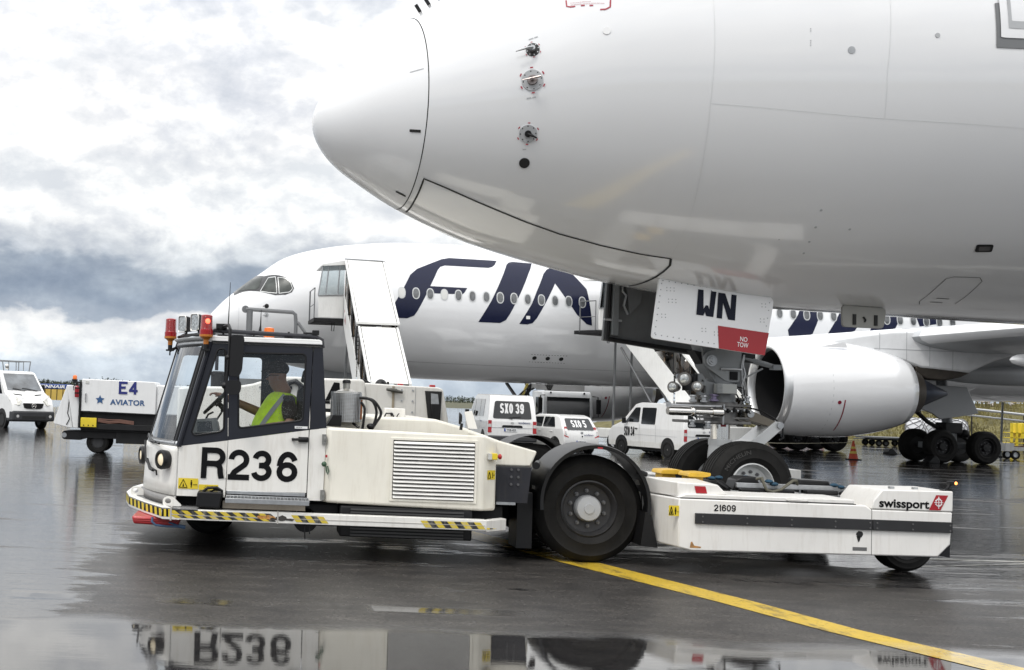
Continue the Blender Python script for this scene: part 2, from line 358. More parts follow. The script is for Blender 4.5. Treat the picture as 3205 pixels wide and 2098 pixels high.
# ================================================================ ground
def ground_mat(name='wet_asphalt', paint=None):
    m = bpy.data.materials.new(name); m.use_nodes = True; nt = m.node_tree; N = nt.nodes; L = nt.links; b = N['Principled BSDF']
    def nd(t, **k):
        n = N.new(t)
        for a, c in k.items(): setattr(n, a, c)
        return n
    def mth(op, a, c=None, cl=False):
        n = nd('ShaderNodeMath', operation=op); n.use_clamp = cl
        for i, x in enumerate((a, c)):
            if x is None: continue
            if isinstance(x, (int, float)): n.inputs[i].default_value = x
            else: L.new(x, n.inputs[i])
        return n.outputs[0]
    def mr(x, a, c, d, e):
        n = nd('ShaderNodeMapRange', interpolation_type='SMOOTHSTEP'); L.new(x, n.inputs[0])
        for i, v in enumerate((a, c, d, e)): n.inputs[i + 1].default_value = v
        return n.outputs[0]
    g = nd('ShaderNodeNewGeometry'); sp = nd('ShaderNodeSeparateXYZ'); L.new(g.outputs['Position'], sp.inputs[0]); X, Y, Z = sp.outputs
    def noise(scale, detail=5, rough=.55, st=(1, 1, 1), off=(0, 0, 0), dist=0):
        mp = nd('ShaderNodeMapping'); mp.inputs['Scale'].default_value = st; mp.inputs['Location'].default_value = off; L.new(g.outputs['Position'], mp.inputs[0])
        n = nd('ShaderNodeTexNoise'); n.inputs['Scale'].default_value = scale; n.inputs['Detail'].default_value = detail; n.inputs['Roughness'].default_value = rough; n.inputs['Distortion'].default_value = dist
        L.new(mp.outputs[0], n.inputs[0]); return n.outputs['Fac']
    big = noise(.30, 6, .55, (.45, 1.3, 1), (3.1, 1.7, 0)); med = noise(1.5, 7, .62, (.22, 1.1, 1), (8, 2, 0)); fine = noise(95, 3, .6)
    grain = noise(120, 3, .7); speck = noise(26, 4, .75, (.7, 1, 1)); mott = noise(4.2, 6, .7, (.45, 1, 1), (5, 5, 0))
    # standing water: a long pool in the dip along the near edge, a narrow one behind it, film further back
    wob = mth('MULTIPLY', mth('SUBTRACT', noise(.55, 4, .5, (.6, 1, 1), (2, 9, 0)), .5), 1.5)
    wob2 = mth('MULTIPLY', mth('SUBTRACT', med, .5), .55)
    yy = mth('ADD', mth('ADD', Y, wob), wob2)
    near = mr(yy, 9.55, 10.0, 1, 0)
    near = mth('MULTIPLY', near, mr(yy, 5.0, 6.0, .4, 1))
    slip = mth('MULTIPLY', mr(mth('ABSOLUTE', mth('SUBTRACT', mth('ADD', Y, mth('MULTIPLY', wob2, .5)), mth('ADD', 10.72, mth('MULTIPLY', X, -.012)))), .10, .24, 1, 0), mr(mth('ABSOLUTE', mth('SUBTRACT', X, -.6)), 2.2, 3.4, 1, 0))
    slip = mth('MULTIPLY', slip, mr(noise(1.1, 3, .5, (1, .2, 1), (6, 1, 0)), .40, .50, 0, 1))
    # sheet of water broken into long lenses by the unevenness of the slab
    lens = noise(.62, 9, .66, (.22, 1.0, 1), (8, 2, 0)); lens2 = noise(2.1, 7, .66, (.30, 1.0, 1), (1, 5, 0))
    lz = mth('ADD', mth('MULTIPLY', lens, .6), mth('MULTIPLY', lens2, .4))
    # how much of the ground is under film: most of it left of the tug and behind it, little beneath and in front
    zl = mr(mth('ADD', X, mth('MULTIPLY', wob, .5)), -1.0, -2.2, 0, 1); zr = mr(X, 5.8, 8.2, 0, 1); zb = mr(Y, 13.6, 15.5, 0, 1)
    amt = mth('ADD', mth('ADD', -.085, mth('MULTIPLY', zl, .16)), mth('ADD', mth('MULTIPLY', zr, .085), mth('MULTIPLY', mth('MULTIPLY', zb, mth('SUBTRACT', 1.0, mth('MULTIPLY', zl, .75))), .06)))
    film = mr(mth('ADD', lz, amt), .488, .520, 0, 1)
    film = mth('MULTIPLY', film, mr(speck, .28, .42, .55, 1))
    pool = mth('MAXIMUM', near, slip)
    shine = mth('MULTIPLY', mr(speck, .57, .66, 0, .8), mr(mott, .44, .60, .1, 1))
    wet = mth('MAXIMUM', pool, mth('MAXIMUM', mth('MULTIPLY', film, .92), shine))
    rough = nd('ShaderNodeMapRange'); L.new(wet, rough.inputs[0]); rough.inputs[3].default_value = .34; rough.inputs[4].default_value = .015
    L.new(rough.outputs[0], b.inputs['Roughness'])
    sl = nd('ShaderNodeMapRange'); L.new(wet, sl.inputs[0]); sl.inputs[3].default_value = .14; sl.inputs[4].default_value = .92; L.new(sl.outputs[0], b.inputs['Specular IOR Level'])
    cr = nd('ShaderNodeValToRGB'); L.new(grain, cr.inputs[0]); e = cr.color_ramp.elements
    e[0].position = .38; e[0].color = (.014, .014, .0145, 1); e[1].position = .75; e[1].color = (.095, .092, .089, 1)
    tint = nd('ShaderNodeMix', data_type='RGBA', blend_type='MULTIPLY'); tint.inputs[0].default_value = 1
    c2 = nd('ShaderNodeValToRGB'); L.new(mott, c2.inputs[0]); c2.color_ramp.elements[0].color = (.45, .45, .47, 1); c2.color_ramp.elements[1].color = (1.5, 1.44, 1.36, 1); c2.color_ramp.elements[0].position = .32; c2.color_ramp.elements[1].position = .68
    L.new(cr.outputs[0], tint.inputs[6]); L.new(c2.outputs[0], tint.inputs[7])
    g3 = nd('ShaderNodeValToRGB'); L.new(noise(38, 3, .75, (.8, 1, 1), (3, 3, 0)), g3.inputs[0]); g3.color_ramp.elements[0].position = .40; g3.color_ramp.elements[0].color = (.5, .5, .5, 1); g3.color_ramp.elements[1].position = .66; g3.color_ramp.elements[1].color = (2.1, 2.05, 2.0, 1)
    t2 = nd('ShaderNodeMix', data_type='RGBA', blend_type='MULTIPLY'); t2.inputs[0].default_value = 1; L.new(tint.outputs[2], t2.inputs[6]); L.new(g3.outputs[0], t2.inputs[7]); tint = t2
    dk = nd('ShaderNodeMix', data_type='RGBA'); L.new(mth('MULTIPLY', wet, .7), dk.inputs[0]); L.new(tint.outputs[2], dk.inputs[6]); dk.inputs[7].default_value = (.012, .012, .013, 1)
    col = dk.outputs[2]
    if paint:
        wr = nd('ShaderNodeMix', data_type='RGBA'); tr = noise(2.6, 6, .7, (1.6, .5, 1), (2, 2, 0))
        L.new(mth('MAXIMUM', mr(speck, .57, .70, 0, .75), mth('MULTIPLY', mr(tr, .50, .64, 0, .75), mr(grain, .3, .6, .4, 1))), wr.inputs[0]); pm = nd('ShaderNodeMix', data_type='RGBA'); L.new(mott, pm.inputs[0])
        pm.inputs[6].default_value = (*[c * .72 for c in paint], 1); pm.inputs[7].default_value = (*[min(1, c * 1.12) for c in paint], 1)
        L.new(pm.outputs[2], wr.inputs[6]); L.new(dk.outputs[2], wr.inputs[7]); col = wr.outputs[2]
    L.new(col, b.inputs['Base Color'])
    # relief: stones where the film is thin, slight wind ripple where water stands
    h1 = mth('MULTIPLY', mth('ADD', mth('MULTIPLY', fine, .0018), mth('MULTIPLY', speck, .0028)), mth('SUBTRACT', 1.02, wet))
    h2 = mth('MULTIPLY', noise(9, 4, .55, (.35, 1.8, 1)), mth('ADD', .00022, mth('MULTIPLY', mth('MAXIMUM', mth('SUBTRACT', film, pool), 0.0), .0021)))
    h3 = mth('MULTIPLY', noise(1.1, 3, .5, (.5, 1.5, 1)), .0010)
    far_ = mth('MULTIPLY', mth('SUBTRACT', 1.0, pool), mth('MAXIMUM', mth('MULTIPLY', zl, .30), mth('MAXIMUM', mth('MULTIPLY', zr, .8), mr(Y, 15.5, 24.0, 0, 1))))
    h4 = mth('MULTIPLY', noise(1.9, 5, .6, (.24, 1.3, 1), (7, 3, 0)), mth('MULTIPLY', far_, .011))
    h3 = mth('ADD', h3, h4)
    bp = nd('ShaderNodeBump'); bp.inputs['Strength'].default_value = 1; bp.inputs['Distance'].default_value = 1.0
    L.new(mth('ADD', mth('ADD', h1, h2), h3), bp.inputs['Height']); L.new(bp.outputs[0], b.inputs['Normal'])
    return m
WET = ground_mat()
GRASSM = mat('dry_grass_ground', (.06, .062, .032), .95, var=.5, scale=.35, dirt=.6, dirtc=(.22, .17, .05))
m = MB(); m.add([(-6000, -400, -.35), (6000, -400, -.35), (6000, 9000, -.35), (-6000, 9000, -.35)], [(0, 1, 2, 3)])
kind(m.build('ground', GRASSM, smooth=0), 'structure')
m = MB(); m.add([(-620, -60, 0), (620, -60, 0), (620, 300, 0), (-620, 300, 0)], [(0, 1, 2, 3)]); m.add([(-620, 300, 0), (620, 300, 0), (620, 300, -.4), (-620, 300, -.4)], [(0, 1, 2, 3)])
kind(m.build('apron', WET, smooth=0), 'structure')
def paint_mat(name, col, wear):
    m = mat(name, col, .35, var=.12, scale=9, dirt=wear, dirtc=(.03, .03, .03), bump=.3, bscale=90); return m
m = MB()
for q in ([(3.43, 15.0), (3.9, 15.05), (4.11, 14.35), (3.65, 14.27)], [(3.65, 14.27), (4.11, 14.35), (4.92, 11.86), (4.53, 11.78)], [(4.53, 11.78), (4.92, 11.86), (5.28, 10.49), (4.93, 10.43)],
          [(4.93, 10.43), (5.28, 10.49), (5.84, 9.15), (5.47, 9.06)], [(5.47, 9.06), (5.84, 9.15), (6.7, 7.1), (6.33, 7.0)], [(2.0, 19.2), (2.5, 19.25), (3.9, 15.05), (3.43, 15.0)]):
    m.add([(x, y, .004) for x, y in q], [(0, 1, 2, 3)])
kind(m.build('taxi_line', ground_mat('yellow_line_paint', (.60, .41, .045)), smooth=0), 'structure')
m = MB(); m.add([(8.3, 15.83, .004), (22, 16.6, .004), (22, 16.78, .004), (8.3, 16.0, .004)], [(0, 1, 2, 3)])
m.add([(7.2, 14.62, .004), (12, 16.5, .004), (12, 16.58, .004), (7.2, 14.68, .004)], [(0, 1, 2, 3)])
m.add([(26, 41, .004), (70, 44, .004), (70, 44.35, .004), (26, 41.3, .004)], [(0, 1, 2, 3)])
kind(m.build('stand_line', ground_mat('white_line_paint', (.45, .45, .42)), smooth=0), 'structure')
# far terrain: low ridges that carry the wood on the left and in the middle
def hills():
    m = MB(); rows = []
    for j, y in enumerate((301, 340, 420, 900, 1500, 2600, 4500)):
        rows.append([(x, y, -.3 + (0 if j < 2 else 0) + (random.random() - .5) * .4 * (j > 1)) for x in range(-3000, 3001, 150)])
    m.grid(rows); kind(m.build('hills', GRASSM), 'structure')
hills()
# grass bank with broken rock above it, right
def bank_z(x, y):
    t = min(1, max(0, (y - 92 - .05 * abs(x - 60)) / 15)); k = min(1, max(0, (x - 34) / 10))
    z = (2.3 + .045 * max(0, x - 50)) * t * t * (3 - 2 * t) * k
    return z + .12 * math.sin(x * 1.3 + y * .7) * t + .09 * math.sin(x * 3.1 - y * 1.9) * t
rows = [[(x * 1.0, y, bank_z(x, y) + .01) for x in range(30, 171, 1)] for y in range(90, 125, 1)]
m = MB(); m.grid(rows); kind(m.build('grass_bank', mat('bank_soil', (.11, .095, .03), .95, var=.5, scale=.8, dirt=.6, dirtc=(.05, .06, .02)), smooth=0), 'structure')
GM = mat('tall_dry_grass', (.125, .105, .032), .9, var=.65, scale=.5, dirt=.75, dirtc=(.06, .075, .02))
m = MB(); rg = random.Random(4)
for i in range(26000):
    x = 36 + rg.random() ** 1.3 * 100; y = 92 + rg.random() * 18; z = bank_z(x, y)
    h = (.12 + .32 * rg.random() ** 2) * (1.5 if math.sin(x * .9) * math.sin(y * .6 + x * .3) > .2 else .8); dx = (rg.random() - .5) * .3; wd = .05 + .07 * rg.random()
    m.add([(x - wd, y, z - .03), (x + wd, y + .04, z - .03), (x + dx, y + .1, z + h)], [(0, 1, 2)])
kind(m.build('bank_grass', GM, smooth=0), 'stuff')
RK = mat('broken_rock', (.30, .27, .25), .9, var=.4, scale=1.2)
m = MB(); rg = random.Random(9)
for i in range(2600):
    x = 58 + rg.random() * 90; y = 109 + rg.random() * 12; z = bank_z(x, 108) + (y - 109) * .22 + rg.random() * .05; r = .12 + .22 * rg.random() ** 2
    vs = [Vector((a, b, c)) * r * (.7 + .6 * rg.random()) for a, b, c in ((1, 0, 0), (-1, 0, 0), (0, 1, 0), (0, -1, 0), (0, 0, 1), (0, 0, -1))]
    m.add([(x + v.x, y + v.y, z + v.z * .8) for v in vs], [(0, 2, 4), (2, 1, 4), (1, 3, 4), (3, 0, 4), (2, 0, 5), (1, 2, 5), (3, 1, 5), (0, 3, 5)])
kind(m.build('rock_rubble', RK, smooth=0), 'stuff')
# far wood: thousands of leaf clumps on uneven crowns, reads as one mass
def wood():
    m = MB(); rg = random.Random(21); mt = mat('far_wood', (.055, .066, .040), .95, var=.4, scale=.05)
    mt2 = mat('far_wood_dark', (.032, .042, .030), .95, var=.4, scale=.05)
    for i in range(1900):
        if i < 1100: az = -.40 + rg.random() * .45; d = 900 + rg.random() * 260
        elif i < 1650: az = .05 + rg.random() * .30; d = 1150 + rg.random() * 500
        else: az = .30 + rg.random() * .75; d = 1500 + rg.random() * 400
        x = d * math.tan(az); y = d; gz = -.3
        hh = max(3.2, (5.2 + 2.6 * rg.random() + 1.6 * math.sin(az * 37) + 1.2 * math.sin(az * 91)) * (1 if az < .05 else .95))
        conif = rg.random() < .45; mi = 1 if conif else 0; wd = hh * (.20 if conif else .42)
        m.cone((x, y, gz), (x, y, gz + hh * .9), .2, .06, 5, mi=1)
        for k in range(34):
            t = .08 + .92 * rg.random(); rr = wd * ((1.05 - t) * 1.35 if conif else math.sqrt(max(.03, 1 - ((t - .6) / .42) ** 2)))
            a = rg.random() * 6.283; q = rr * math.sqrt(rg.random()); c = Vector((x + q * math.cos(a), y + q * math.sin(a), gz + t * hh)); s_ = .55 + .7 * rg.random()
            p = [c + Vector((rg.uniform(-1, 1), rg.uniform(-1, 1), rg.uniform(-.8, .8))) * s_ for _ in range(3)]
            m.add(p, [(0, 1, 2)], mi)
    kind(m.build('far_wood', [mt, mt2], smooth=0), 'stuff')
wood()
# ================================================================ airliners: both are of one type, so one hull function serves
KS = [0, .08, .3, .7, 1.3, 2.2, 3.3, 4.6, 6.2, 8.5, 12, 60]
KT = [-.86, -.593, -.321, .11, .614, 1.314, 2.079, 2.495, 2.788, 3.0, 3.05, 3.05]
KB = [-.86, -1.136, -1.395, -1.662, -1.978, -2.321, -2.585, -2.821, -2.985, -3.02, -3.05, -3.05]
KW = [0, .26, .55, .88, 1.25, 1.65, 2.02, 2.35, 2.65, 2.9, 2.98, 2.98]
def _slopes(y):
    n = len(KS); h = [KS[i + 1] - KS[i] for i in range(n - 1)]; d = [(y[i + 1] - y[i]) / h[i] for i in range(n - 1)]; m = [0] * n
    for i in range(1, n - 1):
        if d[i - 1] * d[i] > 0:
            a = 2 * h[i] + h[i - 1]; b = h[i] + 2 * h[i - 1]; m[i] = (a + b) / (a / d[i - 1] + b / d[i])
    m[0] = d[0]; m[-1] = d[-1]; return m
KS = [math.sqrt(s) for s in KS]                                    # interpolated over the root of the distance: a blunt round tip
_M = {id(k): _slopes(k) for k in (KT, KB, KW)}
def kn(k, s):
    s = math.sqrt(min(max(s, 0), 60)); i = 0
    while i < len(KS) - 2 and KS[i + 1] <= s: i += 1
    h = KS[i + 1] - KS[i]; t = (s - KS[i]) / h; m = _M[id(k)]
    return (2*t**3 - 3*t**2 + 1) * k[i] + (t**3 - 2*t**2 + t) * h * m[i] + (-2*t**3 + 3*t**2) * k[i+1] + (t**3 - t**2) * h * m[i+1]
def hull(s, th, off=0.):
    """point on the skin: s metres aft of the nose, th degrees above the port side (-90 keel, 90 crown)"""
    def p(s, th):
        a, b, w_ = kn(KT, s), kn(KB, s), kn(KW, s)
        return Vector((s, -w_ * math.cos(R(th)), (a + b) / 2 + (a - b) / 2 * math.sin(R(th))))
    q = p(s, th)
    if off:
        e = .01; n = (p(s + e, th) - p(max(s - e, .001), th)).cross(p(s, th + .5) - p(s, th - .5)); n.normalize()
        if n.dot(Vector((0, q.y, q.z - (kn(KT, s) + kn(KB, s)) / 2))) < 0: n = -n
        q = q + n * off
    return q
def th_of(s, z):
    a, b = kn(KT, s), kn(KB, s); return math.degrees(math.asin(max(-1, min(1, (z - (a + b) / 2) / ((a - b) / 2)))))
def hull_sz(s, z, off=0.): return hull(s, th_of(s, z), off)
def wrap(name, loops, mt, parent, off=.006, cell=.25, byz=True):
    """flat print laid on the skin: loops in (s, z) or (s, degrees)"""
    bm = bmesh.new(); tri = tessellate_polygon([[Vector((p[0], p[1], 0)) for p in l] for l in loops])
    vs = [bm.verts.new((p[0], p[1], 0)) for l in loops for p in l]
    for t in tri:
        try: bm.faces.new([vs[i] for i in t])
        except ValueError: pass
    xs = [v.co.x for v in vs]; ys = [v.co.y for v in vs]
    for ax, lo, hi, c in ((0, min(xs), max(xs), cell), (1, min(ys), max(ys), cell if byz else cell * 20)):
        k = lo + c
        while k < hi:
            p = [0, 0, 0]; p[ax] = k; nn = [0, 0, 0]; nn[ax] = 1
            bmesh.ops.bisect_plane(bm, geom=bm.verts[:] + bm.edges[:] + bm.faces[:], plane_co=p, plane_no=nn); k += c
    for v in bm.verts: v.co = hull_sz(v.co.x, v.co.y, off) if byz else hull(v.co.x, v.co.y, off)
    bmesh.ops.recalc_face_normals(bm, faces=bm.faces)
    me = bpy.data.meshes.new(name); bm.to_mesh(me); bm.free(); me.materials.append(mt)
    me.polygons.foreach_set('use_smooth', [True] * len(me.polygons))
    ob = bpy.data.objects.new(name, me); COL.objects.link(ob); ob.parent = parent; return ob
def ribbon(name, pts, wd, mt, parent, off=.004, n=6):
    """thin line on the skin through (s, degrees) points"""
    P = []
    for i in range(len(pts) - 1):
        for k in range(n): t = k / n; P.append((pts[i][0] * (1 - t) + pts[i+1][0] * t, pts[i][1] * (1 - t) + pts[i+1][1] * t))
    P.append(pts[-1]); m = MB(); r0, r1 = [], []
    for i, (s, t) in enumerate(P):
        c = hull(s, t, off); nn = (hull(s, t, off + .05) - c).normalized()
        a = hull(*P[max(i - 1, 0)], off); b = hull(*P[min(i + 1, len(P) - 1)], off); d = (b - a).normalized().cross(nn) * wd / 2
        r0.append(c - d); r1.append(c + d)
    m.grid([r0, r1]); return m.build(name, mt, parent)
def frame_at(s, th):
    c = hull(s, th, .001); n = (hull(s, th, .05) - c).normalized(); u = (hull(s + .02, th) - hull(s - .02, th)).normalized(); v = n.cross(u) * (1 if True else 1)
    if v.z < 0: v = -v
    return c, u, v, n
def disc(m, fr, r, h=.008, n=24, du=0, dv=0, mi=0):
    c, u, v, nn = fr; c = c + u * du + v * dv; m.cone(c - nn * .02, c + nn * h, r, r * .96, n, mi)
def hull_mesh(s0, s1, step=.12, n=96):
    rows = []; s = s0
    while s < s1 - 1e-6:
        rows.append([hull(s, -90 + 360 * k / n) for k in range(n)]); s += step if s > .5 else .003 + s * .22
    rows.append([hull(s1, -90 + 360 * k / n) for k in range(n)]); return rows
# hull() mirrors past +-90 through the cosine, so one loop goes right round
def tail(rows_n=96, s0=40., L=27.):
    rows = []
    for i in range(19):
        t = i / 18; k = math.sqrt(max(.0004, 1 - t ** 2.1)) * (1 - .02 * t); zc = 1.1 * t ** 1.5
        rows.append([(s0 + L * t, -2.98 * k * math.cos(R(-90 + 360 * j / rows_n)), zc + 3.05 * k * math.sin(R(-90 + 360 * j / rows_n))) for j in range(rows_n)])
    return rows
def airfoil(c, th, n=14):
    up = []; lo = []
    for i in range(n + 1):
        x = (1 - math.cos(math.pi * i / n)) / 2; y = 5 * th * (.2969 * math.sqrt(x) - .126 * x - .3516 * x**2 + .2843 * x**3 - .1015 * x**4)
        up.append((x * c, y * c * 1.1)); lo.append((x * c, -y * c * .9))
    return up[::-1] + lo[1:-1]
def wheel_parts(parent, c, r, wd, rim_r, rim_m, ax=(0, 1, 0), name='wheel', nuts=10, groove=4, hubm=None, world=False, inner=False):
    """tyre, rim and hub of one wheel; the axis points to the outer face"""
    A = Vector(ax).normalized(); c = Vector(c); h = wd / 2; o = WO(parent)
    m = MB(); pr = [(-h * .78, rim_r), (-h * .98, rim_r + (r - rim_r) * .28), (-h, rim_r + (r - rim_r) * .55), (-h * .88, r - (r - rim_r) * .13), (-h * .62, r * .992)]
    for i in range(groove + 1):
        a = -h * .55 + 1.1 * h * i / max(1, groove); pr += [(a - .012, r), (a - .008, r - .012), (a + .008, r - .012), (a + .012, r)]
    pr += [(h * .62, r * .992), (h * .88, r - (r - rim_r) * .13), (h * .97, rim_r + (r - rim_r) * .72), (h * .995, rim_r + (r - rim_r) * .70), (h * .985, rim_r + (r - rim_r) * .68), (h, rim_r + (r - rim_r) * .55), (h * .98, rim_r + (r - rim_r) * .28), (h * 1.0, rim_r + (r - rim_r) * .25), (h * .965, rim_r + (r - rim_r) * .22), (h * .9, rim_r + (r-rim_r)*.12), (h * .78, rim_r)]
    m.lathe(c, A, pr, 48, cap=False); w_ = m.build(name, RUBBER, parent)
    m = MB(); m.lathe(c, A, [(-h * .7, rim_r * .99), (h * .80, rim_r * 1.0), (h * .84, rim_r * .95), (h * .72, rim_r * .9), (h * .42, rim_r * .84), (h * .36, rim_r * .5), (h * .36, .02)], 40)
    m.build('rim', rim_m, w_)
    if hubm:
        m = MB(); m.lathe(c, A, [(h * .3, rim_r * .47), (h * .72, rim_r * .455), (h * .8, rim_r * .41), (h * .82, rim_r * .18), (h * .86, rim_r * .17), (h * .86, .001)], 32); m.build('hub', hubm, w_)
        u = A.orthogonal().normalized(); v = A.cross(u)
        for k in range(nuts):
            a = 2 * math.pi * k / nuts + .2; p = c + (u * math.cos(a) + v * math.sin(a)) * rim_r * .62
            m = MB(); q = rim_r / .335; m.cone(p + A * h * .36, p + A * (h * .36 + .03 * q), .026 * q, .025 * q, 6); m.cone(p + A * (h * .36 + .03 * q), p + A * (h * .36 + .055 * q), .013 * q, .012 * q, 8); m.build('wheel_nut', mat('nut_grey', (.16, .16, .165), .4, .6), w_, smooth=30)
    return w_
# ---------------------------------------------------------------- the airliner on the tug
FGP = thing('airliner', 'huge white airliner nose overhead with its nose wheels on the tug', 'airplane', (.603, 15.468, 6.264), .143)
def fg():
    P = FGP
    m = MB(); m.grid(hull_mesh(1.206, 40, .2), closed=True); m.grid(tail(), closed=True); f = m.build('fuselage', ACW, P, smooth=180)
    m = MB(); m.grid(hull_mesh(0., 1.194, .06), closed=True); rd = m.build('radome', mat('radome_white', (.80, .805, .815), .2, coat=.4, var=.01, scale=1.), P, smooth=180)
    m = MB(); m.grid([[hull(s, -90 + 3.75 * k, -.006 if s != 1.2 else -.012) for k in range(96)] for s in (1.185, 1.2, 1.215)], closed=True); m.build('radome_gap', LINE, P, smooth=180)
    # seams between skin panels
    for pts in ([(4.31, 60), (4.3, 12), (4.3, -14.5), (4.33, -27.4)], [(6.28, 60), (6.28, 10), (6.24, -7), (6.28, -17.4)], [(4.3, -14.8), (6.28, -17.4), (8, -19.1), (20, -21)], [(4.33, -27.4), (4.41, -48.2), (4.43, -62.6)], [(12, 60), (12, -60)]):
        ribbon('skin_seam', pts, .004, FSEAM, f)
    # nose gear bay fairing, outlined by a dark rubber seal
    seal = [(1.285, -91), (1.28, -80), (1.275, -70.6), (1.28, -60), (1.285, -50), (1.57, -51.9), (1.93, -54.8), (2.2, -56.8), (2.6, -60), (3.03, -62.6), (3.56, -64), (4.08, -64.2), (4.45, -63.7)]
    ribbon('bay_seal', seal, .022, LINE, f, .005)
    ribbon('bay_seal', [(4.45, -63.7), (4.5, -67), (4.49, -71), (4.47, -75.4), (4.42, -83), (4.38, -90)], .03, LINE, f, .006)
    # dark sheet on the skin, coloured as the shade inside the open gear bay
    m = MB(); m.add([hull(s, t, .003) for s, t in ((4.45, -76), (6.05, -79), (6.05, -101), (4.38, -104))], [(0, 1, 2, 3)]); m.build('gear_bay_shade', mat('bay_dark', (.03, .03, .032), .8), f)
    # latch plates on the radome
    for a, b in (((1.03, 60.), (1.16, 59.7)), ((1.0, 16.5), (1.15, 15.7))):
        ribbon('radome_latch', [a, b], .012, SEAM, rd, n=2)
    for a, b in (((1.02, -21.3), (1.15, -22)), ((1.03, -69.1), (1.17, -68.8))):
        m = MB(); fr = frame_at((a[0] + b[0]) / 2, a[1]); c, u, v, n = fr
        m.add([c + u * x + v * y + n * .006 for x, y in ((-.07, -.017), (.07, -.021), (.07, .013), (-.07, .017))], [(0, 1, 2, 3)]); m.build('radome_latch', LINE, rd)
    # air data probes: a plate, red dashes round it and the vane or tube
    DASH = mat('probe_dash_red', (.36, .03, .05), .5)
    for s, t, r, mm, nd in ((2.32, 8, .082, LINE, 6), (2.32, -3.3, .13, ACG, 6), (2.33, -22.6, .11, ACG, 6)):
        fr = frame_at(s, t); c, u, v, n = fr
        m = MB(); disc(m, fr, r, .01); pb = m.build('probe_plate', mm, f)
        for k in range(nd):
            a0 = 2 * math.pi * k / nd + .3; m = MB()
            ps = [(a0 + q * .12, rr) for q in (0, 1, 2) for rr in (r * 1.10, r * 1.22)]
            m.add([c + u * math.cos(a) * rr + v * math.sin(a) * rr + n * .008 for a, rr in ps], [(0, 1, 3, 2), (2, 3, 5, 4)]); m.build('warning_dash', DASH, pb)
        for k in range(8):
            a = 2 * math.pi * k / 8; m = MB(); disc(m, (c + n * .009, u, v, n), .008, .003, 8, math.cos(a) * r * .82, math.sin(a) * r * .82); m.build('screw', STEEL if mm is LINE else DARK, pb)
        m = MB()
        if t > 0: m.cone(c, c + n * .08, .035, .03); m.tube([c + n * .08, c + n * .11 - u * .05, c + n * .11 - u * .2], [.02, .018, .008]); m.build('pitot_tube', STEEL, pb)
        elif t > -10: m.cone(c, c + n * .05, .065, .055, 20); m.tube([c + n * .05, c + n * .11, c + n * .13 - u * .02], .022); m.tube([c + n * .13 + u * .1, c + n * .13 - u * .12], [.014, .006]); m.build('pitot_tube', mat('probe_bronze', (.32, .28, .27), .3, .8), pb)
        else: m.cone(c, c + n * .03, .04, .04, 20); m.tube([c + n * .03, c + n * .06 + u * .04 - v * .015, c + n * .06 + u * .1 - v * .05], [.014, .016, .01]); m.build('vane', DARK, pb)
    m = MB(); disc(m, frame_at(2.35, -33.8), .065, .008); m.build('sensor_cover', LINE, f)
    for (s, t, dz, wd) in ((2.28, 12.4, 0, .05), (2.34, 12.4, 0, .04), (2.27, -9.6, 0, .05), (2.33, -9.6, 0, .04), (2.30, -28.5, 0, .04)):
        ribbon('stencil', [(s, t), (s + wd, t)], .012, SEAM, f, n=1)
    # static plate with its red corner marks and small print
    for pts in ([(2.71, 22.), (2.71, 19.6), (2.75, 18.8), (2.8, 18.4)], [(3.18, 16.7), (3.17, 14.4), (3.12, 14.0), (3.06, 14.4)], [(2.86, 17.9), (2.90, 17.5)], [(2.95, 16.9), (2.99, 16.5)]):
        ribbon('marking', pts, .018, DASH, f, n=2)
    for i, tline in enumerate(('DO NOT PLUG OR DEFORM HOLES', 'AREA WITHIN RED LINE MUST BE SMOOTH AND CLEAN')):
        text('stencil', tline, DASH, f, lambda u, q, i=i: hull(2.75 + u, 20.0 - i * .75 - u * 9.4 + q * 26, .006), .22 + .14 * i, .014, .0)
    m = MB(); disc(m, frame_at(3.12, 7.1), .05, .006); m.build('access_cover', WHITEP, f)
    for s, t, r, mm in ((5.82, -1.7, .045, STEEL), (6.8, 1.5, .03, ACG), (5.87, -40.6, .016, SEAM), (5.9, -45.6, .016, SEAM), (6.32, -45.6, .016, SEAM), (5.92, -50.3, .014, SEAM), (5.94, -54.3, .014, SEAM), (5.55, -50.5, .008, SEAM)):
        m = MB(); disc(m, frame_at(s, t), r, .004, 16); m.build('drain_port', mm, f)
    for k in range(5):
        m = MB(); disc(m, frame_at(5.36, 3.5 - .55 * k - (1.8 if k > 1 else 0)), .007, .003, 8); m.build('rivet', SEAM, f)
    m = MB(); c, u, v, n = frame_at(8.12, -49.5); pts = rpoly([(-.13, .055), (.09, .07), (.13, -.05), (-.09, -.065)], .03)
    m.add([c + u * x + v * y + n * .006 for x, y in pts], [tuple(range(len(pts)))]); lw = m.build('light_window', LINE, f)
    m = MB(); pts = rpoly([(-.08, .03), (.06, .04), (.085, -.025), (-.055, -.04)], .02); m.add([c + u * x + v * y + n * .010 for x, y in pts], [tuple(range(len(pts)))]); m.build('lens', mat('smoked_lens', (.09, .09, .09), .05, coat=1.), lw)
    ribbon('hatch_seam', [(8.1, -75), (8.03, -73), (7.99, -66), (7.98, -61), (8.05, -60), (8.4, -59.7), (8.48, -61.1), (8.52, -68), (8.55, -73.4)], .008, LINE, f, n=3)
    for a in (-70.5, -73):
        ribbon('stencil', [(8.18, a), (8.36, a)], .014, LINE, f, n=1)
    # forward passenger door: only its lower front corner is in view
    fr_o = rpoly([(7.525, -1.2), (8.6, -1.6), (8.6, 38), (7.525, 38)], .16, 6)
